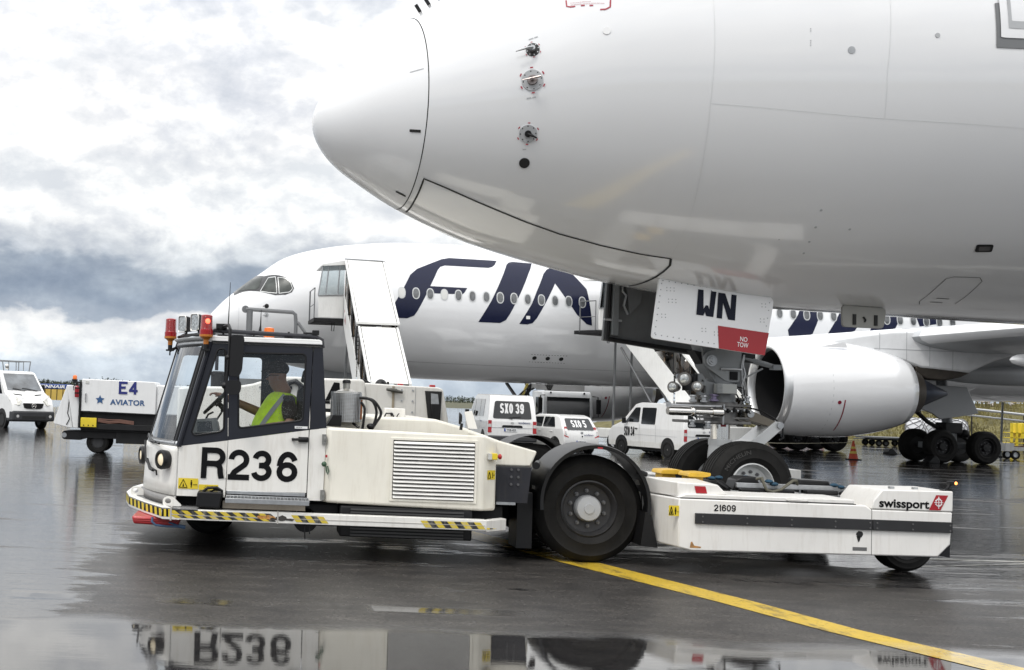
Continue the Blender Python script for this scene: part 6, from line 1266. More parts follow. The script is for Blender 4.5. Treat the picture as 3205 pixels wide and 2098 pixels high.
def side_panel(P, name, pts, f, sg, mt, off=.008, r=.05):
    m = MB(); lp = rpoly(pts, r) if r else pts; m.add([(sg * (f(z) + off), y, z) for y, z in lp] + [(sg * (f(z) - .02), y, z) for y, z in lp], [tuple(range(len(lp)))] + [(i, (i + 1) % len(lp), len(lp) + (i + 1) % len(lp), len(lp) + i) for i in range(len(lp))]); return m.build(name, mt, P, smooth=0)
def rear_panel(P, name, pts, yf, mt, r=.04, th=.02):
    m = MB(); lp = rpoly(pts, r) if r else pts; k = len(lp); m.add([(x, yf(z) - .008, z) for x, z in lp] + [(x, yf(z) + th, z) for x, z in lp], [tuple(range(k))] + [(i, (i + 1) % k, k + (i + 1) % k, k + i) for i in range(k)]); return m.build(name, mt, P, smooth=0)
def plate_no(P, s, x, z, yf, w_=.46, h=.11):
    pl = rear_panel(P, 'number_plate', [(x - w_ / 2, z), (x + w_ / 2, z), (x + w_ / 2, z + h), (x - w_ / 2, z + h)], lambda q: yf(z) - .012, PLATE, 0)
    m = MB(); m.add([(x - w_ / 2, yf(z) - .023, z), (x - w_ / 2 + .05, yf(z) - .023, z), (x - w_ / 2 + .05, yf(z) - .023, z + h), (x - w_ / 2, yf(z) - .023, z + h)], [(0, 1, 2, 3)]); m.build('country_band', PBLUE, pl, smooth=0)
    text('plate_number', s, INK, pl, lambda u, q: (x - w_ / 2 + .08 + u, yf(z) - .024, z + .02 + q), w_ - .12, h - .04, .02)
DIRTV = mat('van_white_dirty', (.76, .755, .73), .3, coat=.4, var=.03, dirt=.6, dirtc=(.42, .37, .28), scale=1.6)
def van(label, loc, rz, code, plate, stencil_side, k=1.06):
    P = thing('van', label, 'van', loc, rz, 'white vans parked under the airliner'); P.scale = (k, k, k)
    prof = [(.02, .34), (.0, .62), (.0, 1.06), (.14, 1.86), (.26, 1.99), (.6, 2.03), (2.7, 2.05), (3.05, 1.98), (3.82, 1.30), (4.45, 1.08), (4.66, .86), (4.70, .55), (4.66, .34)]
    b, f = body(P, prof, 1.06, .88, 2, .34, .115, VANW)
    low = MB(); 
    for sg in (-1, 1):
        side_panel(P, 'sill', [(.1, .34), (4.6, .34), (4.6, .56), (.1, .56)], f, sg, DIRTV, .004, .02)
        side_panel(P, 'cab_window', [(2.72, 1.28), (3.60, 1.28), (3.02, 1.85), (2.72, 1.86)], f, sg, DGLASS)
        side_panel(P, 'side_window', [(1.72, 1.22), (2.58, 1.22), (2.58, 1.86), (1.72, 1.86)], f, sg, DGLASS)
        if stencil_side != 2: side_panel(P, 'side_window', [(.95, 1.22), (1.62, 1.22), (1.62, 1.86), (.95, 1.86)], f, sg, DGLASS)
        for y in (2.66, 1.66, 3.62):
            m = MB(); m.box(sg * (f(.8) + .001), sg * (f(.8) + .004), y - .006, y + .006, .5, 1.2); m.build('door_gap', SEAM, P, smooth=0)
        m = MB(); m.box(sg * (f(.9) + .002), sg * (f(.9) + .005), .4, 3.5, .80, .812); m.build('crease', SEAM, P, smooth=0)
        m = MB(); m.box(sg * (f(1) + .0), sg * (f(1) + .03), 2.78, 2.92, 1.02, 1.06); m.build('door_handle', BLACKP, P, bev=.01)
        m = MB(); m.box(sg * .95, sg * 1.10, 3.42, 3.50, 1.22, 1.44); m.tube([(sg * .86, 3.46, 1.25), (sg * 1.0, 3.46, 1.28)], .02, 6); m.build('wing_mirror', BLACKP, P, bev=.02)
        for y in (.92, 3.80):
            m = MB(); m.cone((sg * (f(.5) - .1), y, .36), (sg * (f(.5) + .006), y, .36), .40, n=28); m.build('wheel_arch', LINE, P)
            road_wheel(P, sg * .80, y, .315, .20, sg)
    yf = lambda z: -.004 if z <= 1.06 else -.004 + (z - 1.06) * .175
    rw = rear_panel(P, 'rear_window', [(-.70, 1.17), (.70, 1.17), (.62, 1.80), (-.62, 1.80)], yf, DGLASS, .08)
    if code: stroke_text('fleet_code', code, WHITEP, rw, lambda u, q, d: (-.44 + u, yf(1.36 + q) - .016 - d * 4, 1.36 + q), .86, .36, .058, .022)
    m = MB(); m.tube([(0, yf(1.15) - .02, 1.15), (-.12, yf(1.2) - .03, 1.2), (.30, yf(1.26) - .03, 1.25)], .012, 5); m.build('rear_wiper', BLACKP, rw)
    for sg in (-1, 1):
        tl = rear_panel(P, 'tail_lamp', [(sg * .74, .66), (sg * .875, .66), (sg * .865, 1.10), (sg * .74, 1.10)], yf, TAILR, .02, .05)
        rear_panel(tl, 'reverse_lamp', [(sg * .75, .86), (sg * .866, .86), (sg * .866, .97), (sg * .75, .97)], lambda z: yf(z) - .006, CLAMP, 0)
    rear_panel(P, 'tailgate_gap', [(-.73, .842), (.73, .842), (.73, .854), (-.73, .854)], yf, SEAM, 0)
    rear_panel(P, 'handle_garnish', [(-.38, .86), (.38, .86), (.34, .94), (-.34, .94)], lambda z: yf(z) - .015, BLACKP, .03)
    plate_no(P, plate, -.06, .715, yf)
    text('company_lettering', 'sodexo', mat('company_blue', (.05, .06, .16), .4), P, lambda u, q: (.22 + u, yf(1.0) - .012, 1.0 + q), .42, .085, .01)
    m = MB(); m.tube([(.0 + .05 * math.cos(a), yf(1.0) - .010, 1.02 + .032 * math.sin(a)) for a in [q * .5236 for q in range(12)]], .006, 5, closed=True); m.tube([(.0 + .02 * math.cos(a), yf(1.0) - .010, 1.02 + .03 * math.sin(a)) for a in [q * .5236 for q in range(12)]], .005, 5, closed=True); m.build('maker_emblem', STEEL, P)
    m = MB(); m.box(-.88, .88, -.09, .12, .36, .56); m.build('rear_bumper', BUMP, P, bev=.05); m = MB(); m.box(-.86, .86, 4.55, 4.76, .34, .62); m.build('front_bumper', BUMP, P, bev=.05)
    m = MB(); m.add([(x, y - 0, z) for x, y, z in ((-.70, 3.78, 1.345), (.70, 3.78, 1.345), (.62, 3.10, 1.945), (-.62, 3.10, 1.945))], [(0, 1, 2, 3)]); m.v = [(x, y + .02, z + .02) for x, y, z in m.v]; m.build('windscreen', DGLASS, P, smooth=0)
    if code:
        sx = -1; s_ = code; y1 = 3.62 if stencil_side else 3.3
        stroke_text('fleet_code', s_, INK, P, lambda u, q, d: (sx * (f(.9) + .012 + d * 4), y1 - u, .74 + q), .66, .36, .048, .016)
        if stencil_side != 2: text('company_lettering', 'sodexo', MATS['company_blue'], P, lambda u, q: (sx * (f(.9) + .012), 1.5 - u, 1.02 + q), .4, .085, .0)
    m = MB(); m.box(-.8, .8, .3, 4.4, .22, .36); m.build('underbody', DARK, P)
    return P
van('white van with SXO 39 on its rear window', (9.78, 45.9, 0), .0, 'SXO 39', 'YHE-425', 1)
van('white van with SXO 34 on its front side and a dirty flank', (16.55, 44.5, 0), .316, 'SXO 34', 'YCR-579', 2, 1.0)
van('white van mostly hidden behind the nose leg, a red tail lamp showing', (17.95, 46.6, 0), .1, '', 'TKE-118', 1)
def car():
    P = thing('car', 'small white hatchback with SXO 5 on its rear window', 'car', (12.55, 46.3, 0), .37); P.scale = (1.0, 1.0, 1.0)
    prof = [(.06, .26), (.0, .42), (.02, .72), (.10, .92), (.42, 1.38), (.75, 1.47), (1.9, 1.47), (2.25, 1.38), (2.78, .98), (3.42, .84), (3.54, .62), (3.54, .26)]
    b, f = body(P, prof, .92, .81, 1.47, .26, .26, VANW)
    for sg in (-1, 1):
        side_panel(P, 'side_window', [(.62, .98), (1.42, .98), (1.42, 1.37), (.80, 1.37)], f, sg, DGLASS); side_panel(P, 'side_window', [(1.50, .98), (2.58, .98), (2.20, 1.34), (1.50, 1.37)], f, sg, DGLASS)
        for y in (1.46, 2.55, .72):
            m = MB(); m.box(sg * (f(.6) + .001), sg * (f(.6) + .004), y - .005, y + .005, .35, .95); m.build('door_gap', SEAM, P, smooth=0)
        for y in (1.56, .78):
            m = MB(); m.box(sg * f(.8), sg * (f(.8) + .025), y, y + .14, .80, .835); m.build('door_handle', VANW, P, bev=.008)
        m = MB(); m.box(sg * .84, sg * .98, 2.36, 2.44, .94, 1.07); m.build('wing_mirror', BLACKP, P, bev=.02)
        for y in (.62, 2.98):
            m = MB(); m.cone((sg * (f(.4) - .1), y, .30), (sg * (f(.4) + .006), y, .30), .335, n=28); m.build('wheel_arch', LINE, P)
            road_wheel(P, sg * .73, y, .275, .18, sg, MATS['rim_dark'])
        side_panel(P, 'sill', [(.95, .27), (2.6, .27), (2.6, .36), (.95, .36)], f, sg, DIRTV, .004, .02)
    yf = lambda z: -.0 + (.05 - .03 * z if z < .72 else .02 + (z - .72) * .4 if z < .92 else .10 + (z - .92) * .695) - .01
    rw = rear_panel(P, 'rear_window', [(-.62, .90), (.62, .90), (.56, 1.34), (-.56, 1.34)], yf, DGLASS, .07)
    stroke_text('fleet_code', 'SXO 5', WHITEP, rw, lambda u, q, d: (-.35 + u, yf(1.0 + q) - .016 - d * 4, 1.0 + q), .68, .27, .050, .020)
    for sg in (-1, 1):
        tl = rear_panel(P, 'tail_lamp', [(sg * .60, .60), (sg * .795, .66), (sg * .72, 1.02), (sg * .62, 1.02)], lambda z: yf(z) - .01, TAILR, .02, .08)
        rear_panel(tl, 'reverse_lamp', [(sg * .68, .70), (sg * .75, .72), (sg * .72, .86), (sg * .68, .84)], lambda z: yf(z) - .018, CLAMP, 0)
    rear_panel(P, 'tailgate_gap', [(-.60, .895), (.60, .895), (.60, .903), (-.60, .903)], yf, SEAM, 0); rear_panel(P, 'tailgate_gap', [(-.62, .56), (.62, .56), (.62, .568), (-.62, .568)], yf, SEAM, 0)
    rear_panel(P, 'plate_recess', [(-.46, .38), (.46, .38), (.34, .53), (-.34, .53)], yf, mat('recess_white', (.55, .55, .54), .4), .06); plate_no(P, 'CJP-216', -.02, .39, lambda z: yf(z) - .01, .46, .11)
    text('company_lettering', 'sodexo', MATS['company_blue'], P, lambda u, q: (.10 + u, yf(.70) - .03, .68 + q), .42, .085, .01)
    m = MB(); m.box(-.03, .06, yf(.8) - .03, yf(.8), .76, .83); m.build('maker_emblem', STEEL, P); m = MB(); m.ball((.02, yf(.66) - .02, .66), (.03, .02, .03), 10, 8); m.build('lock', LINE, P)
    rear_panel(P, 'bumper_lower', [(-.66, .265), (.66, .265), (.60, .33), (-.60, .33)], yf, BUMP, .02)
    stroke_text('fleet_code', 'SXO 5', INK, P, lambda u, q, d: (-(f(.6) + .012 + d * 4), 2.50 - u, .45 + q), .42, .32, .034, .010); text('company_lettering', 'sodexo', MATS['company_blue'], P, lambda u, q: (-(f(.6) + .012), 2.04 - u, .50 + q), .5, .12, .0)
    m = MB(); m.tube([(0, .80, 1.46), (0, .62, 1.62)], .008, 5); m.build('aerial', BLACKP, P); m = MB(); m.box(-.7, .7, .3, 3.4, .16, .28); m.build('underbody', DARK, P)
    m = MB(); m.add([(x, y, z) for x, y, z in ((-.62, 2.79, 1.0), (.62, 2.79, 1.0), (.55, 2.30, 1.385), (-.55, 2.30, 1.385))], [(0, 1, 2, 3)]); m.build('windscreen', DGLASS, P, smooth=0)
car()
def truck():
    P = thing('catering_truck', 'white truck with a wide black windscreen and lift frame behind it', 'truck', (15.35, 59.2, 0), math.pi + .10)
    # front of the cab at y = 0, body towards -y (away from the camera once turned)
    prof = [(0, .45), (.02, 1.1), (-.06, 2.2), (-.3, 2.52), (-1.8, 2.52), (-1.8, .45)]
    m = MB(); m.prism([(p[0], p[1]) for p in prof], -1.25, 1.25, 'x'); cb = m.build('cab', mat('truck_white', (.78, .79, .79), .3, coat=.4), P, bev=.08, seg=3)
    m = MB(); m.add([(x, y, z) for x, y, z in ((-1.08, .035, 1.20), (1.08, .035, 1.20), (1.08, -.045, 2.22), (-1.08, -.045, 2.22))], [(0, 1, 2, 3)]); ws = m.build('windscreen', DGLASS, P, smooth=0)
    m = MB(); m.tube([(-1.06, .05, 1.24), (-.1, .04, 1.28)], .015, 5); m.tube([(.05, .05, 1.24), (.95, .04, 1.28)], .015, 5); m.build('wiper', BLACKP, ws)
    m = MB(); m.box(-1.15, 1.15, .03, .05, .78, 1.18); m.build('grille', mat('grille_grey', (.25, .26, .26), .5), P, bev=.01); m = MB(); m.box(-1.25, 1.25, -.2, .1, .38, .72); m.build('front_bumper', BUMP, P, bev=.04)
    for sg in (-1, 1):
        m = MB(); m.box(sg * 1.38, sg * 1.58, .05, .18, 1.45, 2.15); m.tube([(sg * 1.2, .0, 2.3), (sg * 1.45, .1, 2.28), (sg * 1.48, .12, 1.3), (sg * 1.22, .0, 1.25)], .03, 6); m.build('mirror', BLACKP, P, bev=.04)
        m = MB(); m.ball((sg * .85, -.16, 2.43), .05, 10, 8); m.build('marker_lamp', DARK, P); m = MB(); m.box(sg * .75, sg * 1.1, .06, .09, .82, 1.0); m.build('headlight', CLAMP, P, bev=.02)
        side = MB(); side.add([(sg * 1.255, y, z) for y, z in ((-.25, 1.3), (-1.2, 1.3), (-1.2, 2.2), (-.32, 2.2))], [(0, 1, 2, 3)]); side.build('side_window', DGLASS, P, smooth=0)
        for y in (-.95, -5.6): road_wheel(P, sg * 1.05, y, .5, .3, sg)
        m = MB(); m.tube([(sg * 1.0, -2.2, .9), (sg * 1.0, -6.8, 2.9)], .10, 6); m.tube([(sg * 1.0, -6.8, .9), (sg * 1.0, -2.2, 2.9)], .10, 6); m.build('scissor_arm', DARK, P)
    m = MB(); m.box(-1.0, 1.0, -7.2, -1.8, .6, .95); m.build('chassis', DARK, P); m = MB(); m.box(-1.25, 1.25, -7.4, -2.0, 3.0, 5.2); m.build('box_body', mat('box_body_grey', (.40, .41, .42), .5), P, bev=.03)
    m = MB(); m.box(-1.25, 1.25, -1.95, -1.2, 2.62, 2.98); m.box(-1.25, 1.25, -1.25, -1.2, 2.55, 2.62); m.build('front_deck', mat('deck_grey', (.22, .22, .22), .6), P)
    m = MB(); hz = [(1.35, 2.95), (1.9, 1.6), (2.02, 1.6), (1.47, 2.95)]
    m.prism(hz, -2.0, -1.9, 'y'); m.build('hazard_arm', mat('hazard_brown', (.30, .24, .05), .6, var=.8, scale=6), P)
    m = MB(); m.tube([(1.2, -1.95, 2.9), (2.2, -1.95, 1.9), (1.2, -1.95, 1.0)], .06, 6); m.tube([(1.5, -2.1, 2.9), (1.3, -2.1, 2.2), (2.1, -2.1, 1.2)], .06, 6); m.tube([(.9, -1.6, 2.85), (1.35, -1.6, 2.55)], .05); m.prism([(.3, 2.95), (.9, 2.95), (.55, 2.40)], -1.3, -1.2, 'y'); m.build('lift_frame', DARK, P)
truck()
m = MB(); m.cone((18.55, 57, 0), (18.55, 57, 1.05), .03, n=8); mp_ = m.build('marker_post', STEEL, None); tag(mp_, 'short striped black and white marker post left of the SXO 34 van', 'marker')
m = MB()
for k in range(5): m.box(18.42, 18.68, 56.94, 56.965, 1.02 + k * .17, 1.02 + (k + 1) * .17, k % 2)
m.build('striped_board', [WHITEP, INK], mp_, o=(0, 0, 0), smooth=0)
def pickup():
    P = thing('pickup_van', 'white delivery vehicle with round star badge and roof rack at the left edge', 'van', (-12.75, 55.4, 0), 3.79)
    prof = [(0, .45), (0, 1.1), (2.55, 1.1), (2.55, 2.32), (2.75, 2.42), (3.75, 2.44), (4.0, 2.36), (4.78, 1.55), (5.42, 1.26), (5.58, 1.0), (5.62, .42)]
    b, f = body(P, prof, 1.35, .96, 2.4, .42, .12, VANW)
    for sg in (-1, 1):
        side_panel(P, 'side_window', [(2.75, 1.45), (3.55, 1.45), (3.55, 2.2), (2.75, 2.2)], f, sg, DGLASS); side_panel(P, 'side_window', [(3.65, 1.45), (4.55, 1.45), (4.0, 2.18), (3.65, 2.2)], f, sg, DGLASS)
        for y in (1.0, 4.62):
            m = MB(); m.cone((sg * (f(.5) - .1), y, .40), (sg * (f(.5) + .006), y, .40), .44, n=28); m.build('wheel_arch', LINE, P); road_wheel(P, sg * .86, y, .36, .24, sg, MATS['rim_dark'])
        m = MB(); m.box(sg * 1.02, sg * 1.22, 4.10, 4.2, 1.5, 1.88); m.build('wing_mirror', BLACKP, P, bev=.03)
        m = MB(); lp = [(sg * .50, 5.50, 1.20), (sg * .72, 5.38, 1.30), (sg * .95, 5.10, 1.42), (sg * .975, 5.25, 1.20), (sg * .95, 5.52, 1.02), (sg * .62, 5.62, .99)]; m.add([(x, y + .02, z + .02) for x, y, z in lp] + [(x * .96, y - .10, z - .02) for x, y, z in lp], [(0, 1, 2, 3, 4, 5)] + [(i, (i + 1) % 6, 6 + (i + 1) % 6, 6 + i) for i in range(6)]); m.build('headlight', mat('head_lens', (.58, .57, .52), .1, coat=1., var=.4, scale=12), P, smooth=0)
        m = MB(); m.add([(sg * .3, 5.05, 1.449), (sg * .68, 4.98, 1.477), (sg * .62, 5.06, 1.44), (sg * .3, 5.13, 1.41)], [(0, 1, 2, 3)]); m.build('bonnet_vent', LINE, P, solid=.02, smooth=0)
    m = MB(); m.add([(x, y + .015, z + .015) for x, y, z in ((-.80, 4.72, 1.61), (.80, 4.72, 1.61), (.72, 4.05, 2.31), (-.72, 4.05, 2.31))], [(0, 1, 2, 3)]); m.build('windscreen', mat('screen_glass', (.10, .11, .12), .04, coat=1., var=.7, scale=2.), P, smooth=0)
    m = MB(); lp = rpoly([(-.48, .99), (.48, .99), (.42, .80), (.30, .76), (-.30, .76), (-.42, .80)], .03); m.add([(x, 5.615 + (1 - z) * .05, z + .10) for x, z in lp], [tuple(range(len(lp)))]); gr = m.build('grille', LINE, P, solid=.03, smooth=0)
    for z in (.92, .98, 1.04):
        m = MB(); m.box(-.42, .42, 5.62, 5.64, z - .008, z + .008); m.build('grille_bar', DARK, gr)
    m = MB(); c = Vector((0, 5.655, .975)); m.tube([c + Vector((.10 * math.cos(a), 0, .10 * math.sin(a))) for a in [k * .2618 for k in range(24)]], .013, 6, closed=True)
    for a in (90, 210, 330): m.tube([c, c + Vector((.095 * math.cos(R(a)), 0, .095 * math.sin(R(a))))], [.018, .006], 6)
    m.build('star_badge', CHROME, gr)
    m = MB(); m.box(-.97, .97, 5.30, 5.72, .34, .76); m.box(-.95, .95, 4.9, 5.3, .30, .5); m.build('front_bumper', BUMP, P, bev=.07, seg=3)
    m = MB(); m.box(-.55, .55, 5.715, 5.73, .44, .56); m.build('air_intake', LINE, P, bev=.01)
    for sg in (-1, 1):
        m = MB(); m.lathe((sg * .75, 5.71, .54), (0, 1, 0), [(0, .07), (.02, .06), (.025, .001)], 16); m.build('fog_lamp', CLAMP, P)
    m = MB(); m.tube([(-.6, 4.76, 1.62), (-.05, 4.70, 1.70), (.1, 4.68, 1.71)], .014, 5); m.tube([(.0, 4.78, 1.60), (.55, 4.70, 1.70)], .014, 5); m.build('wiper', BLACKP, P)
    m = MB(); m.tube([(-.92, 5.18, 1.36), (-.3, 5.47, 1.265), (.3, 5.47, 1.265), (.92, 5.18, 1.36)], .008, 5); m.build('bonnet_gap', SEAM, P)
    m = MB(); m.box(-.9, .9, .2, 5.0, .3, .46); m.build('underbody', DARK, P)
    m = MB(); m.tube([(.70, 2.6, 2.42), (.70, 2.6, 2.86), (.70, 3.72, 2.88), (.66, 3.82, 2.84), (.60, 3.84, 2.44)], .025, 6); m.tube([(-.70, 2.6, 2.42), (-.70, 2.6, 2.86), (-.70, 3.72, 2.88), (-.66, 3.82, 2.84), (-.60, 3.84, 2.44)], .025, 6)
    m.tube([(-.7, 3.78, 2.87), (.7, 3.78, 2.87)], .025, 6); m.tube([(-.7, 2.6, 2.86), (.7, 2.6, 2.86)], .025, 6)
    for x in (-.35, 0, .35): m.tube([(x, 3.78, 2.87), (x, 3.8, 2.46)], .018, 6)
    m.build('roof_rack', mat('rack_grey', (.22, .23, .24), .45, .3), P); m = MB(); m.ball((.42, 3.78, 2.62), (.09, .06, .13), 12, 8); m.build('search_light', CHROME, P)
    m = MB(); m.box(-.98, .98, 0, 2.5, 1.1, 1.5); m.build('tray', VANW, P, bev=.02)
pickup()
# ---------------------------------------------------------------- ground power cart, left
def gpu():
    P = thing('power_cart', 'white ground power cart marked E4 with a blue star', 'ground unit', (-4.0, 34.6, 0), world=True)
    GW = mat('cart_white', (.78, .785, .785), .35, coat=.2, var=.02, dirt=.15)
    m = MB(); m.prism(rpoly([(-4.90, 1.16), (-4.90, 2.085), (-2.86, 2.065), (-2.80, 1.98), (-2.80, 1.145)], .04), 33.88, 35.6); b = m.build('cabinet', GW, P, bev=.02)
    m = MB(); m.box(-2.80, -1.2, 33.95, 35.55, 1.15, 1.985); m.build('rear_cabinet', GW, P, bev=.03)
    m = MB(); m.prism([(-4.88, 1.15), (-4.88, 1.19), (-2.82, 1.165), (-2.82, 1.14)], 33.87, 33.9); m.build('lower_edge', BLACKP, b)
    m = MB(); m.plate([[(-5.32, 1.89), (-4.96, 1.89), (-4.93, .69), (-5.10, .70)]], 33.92, 35.5); m.build('end_panel', GW, P, bev=.015); m = MB(); m.prism([(-5.33, 1.90), (-5.12, .70), (-5.25, .70), (-5.66, .80), (-5.67, .84)], 34.0, 35.4); fl = m.build('end_flap', GW, P, bev=.015)
    m = MB(); m.tube([(-5.24, 33.99, 1.6), (-5.28, 33.99, 1.1), (-5.22, 33.99, .95), (-5.3, 33.99, .78)], .014, 5); m.build('flap_edge', LINE, fl)
    m = MB(); m.box(-4.955, -4.905, 33.84, 33.94, .72, 2.0); m.box(-5.15, -4.92, 33.86, 34.0, 1.96, 2.0); m.build('corner_post', DARK, P)
    m = MB(); m.lathe((-5.02, 33.82, 1.56), (0, 0, 1), [(0, .05), (.02, .062), (.28, .062), (.32, .03), (.36, .02)], 18); ex = m.build('fire_extinguisher', mat('extinguisher_red', (.33, .01, .02), .3, coat=.4), P)
    for z in (1.66, 1.80):
        m = MB(); m.lathe((-5.02, 33.82, z), (0, 0, 1), [(0, .066), (.04, .066)], 18); m.build('band', BLACKP, ex)
    m = MB(); m.box(-5.06, -4.99, 33.78, 33.86, 1.90, 1.96); m.tube([(-5.08, 33.8, 1.92), (-5.12, 33.8, 1.85), (-5.1, 33.8, 1.75)], .012, 5); m.build('valve', BLACKP, ex)
    m = MB(); m.lathe((-5.15, 34.2, 2.0), (0, 0, 1), [(0, .075), (.06, .085), (.07, .07)], 18); bc = m.build('beacon_base', BLACKP, P); m = MB(); m.lathe((-5.15, 34.2, 2.07), (0, 0, 1), [(0, .062), (.08, .062), (.11, .04), (.12, .001)], 18); m.build('amber_beacon', ORANGE, P)
    BLU = mat('cart_blue', (.018, .025, .17), .4); SBL = mat('star_blue', (.03, .09, .22), .4)
    stroke_text('fleet_number', 'E4', BLU, b, lambda u, q, d: (-3.855 + u, 33.868 - d * 4, 1.695 + q), .53, .355, .068, .045); text('operator_lettering', 'AVIATOR', SBL, b, lambda u, q: (-4.085 + u, 33.868, 1.385 + q), .98, .155, .03, spacing=1.05)
    m = MB(); m.add([(-4.37 + (.135 if k % 2 == 0 else .062) * math.sin(k * math.pi / 5), 33.866, 1.515 + (.135 if k % 2 == 0 else .062) * math.cos(k * math.pi / 5)) for k in range(10)], [tuple(range(10))]); m.build('star_emblem', SBL, b, smooth=0)
    m = MB(); m.box(-4.79, -4.70, 33.862, 33.88, 1.96, 2.03); m.build('data_plate', mat('plate_pale', (.6, .6, .57), .4), b); m = MB(); m.tube([(-4.77, 33.87, 1.68), (-4.77, 33.84, 1.66), (-4.77, 33.84, 1.46), (-4.77, 33.87, 1.44)], .016, 6); m.build('door_handle', STEEL, b)
    m = MB(); m.box(-4.9, -1.2, 34.0, 35.5, .62, 1.15); m.box(-4.9, -1.2, 33.9, 33.98, .68, .84); m.box(-4.9, -3.7, 34.1, 35.4, .42, .66); m.box(-3.9, -1.2, 34.05, 35.4, .30, .66); ch = m.build('chassis', DARK, P, bev=.01)
    m = MB(); m.box(-4.88, -4.44, 33.82, 33.9, .74, 1.0); sb = m.build('socket_box', YEL, P, bev=.01)
    for x in (-4.79, -4.66, -4.53):
        m = MB(); m.cone((x, 33.82, .79), (x, 33.81, .79), .018, n=8); m.build('socket', INK, sb)
    for i in range(5):
        m = MB(); z = .86 + .02 * i; m.tube([(-4.42, 33.95, z + .04), (-4.1, 33.94, z + .02 * math.sin(i * 2)), (-3.8, 33.94, z + .03), (-3.4, 33.95, z - .01)], .014, 5); m.build('cable', mat('cable_brown', (.14, .06, .04), .6), P)
    m = MB(); m.lathe((-5.0, 33.93, 1.0), (0, 1, 0), [(0, .045), (0, .085), (.04, .085), (.04, .045)], 16); m.box(-5.0, -4.92, 33.93, 33.97, .85, 1.05); m.build('tie_down_ring', BLACKP, P)
    m = MB(); m.prism(rpoly([(-5.45, .36), (-5.45, .60), (-4.85, .62), (-4.85, .35)], .1), 34.2, 35.3); m.build('buffer', BLACKP, P, bev=.02); m = MB(); m.cone((-5.38, 34.195, .48), (-5.38, 34.19, .48), .07, n=14); m.build('buffer_ring', STEEL, P)
    for x, y, sg in ((-4.43, 34.25, -1), (-4.43, 35.3, 1), (-1.6, 34.25, -1), (-1.6, 35.3, 1)): wheel_parts(P, (x, y, .315), .315, .2, .18, MATS['rim_dark'], (0, sg, 0), 'wheel', 6, 3)
gpu()
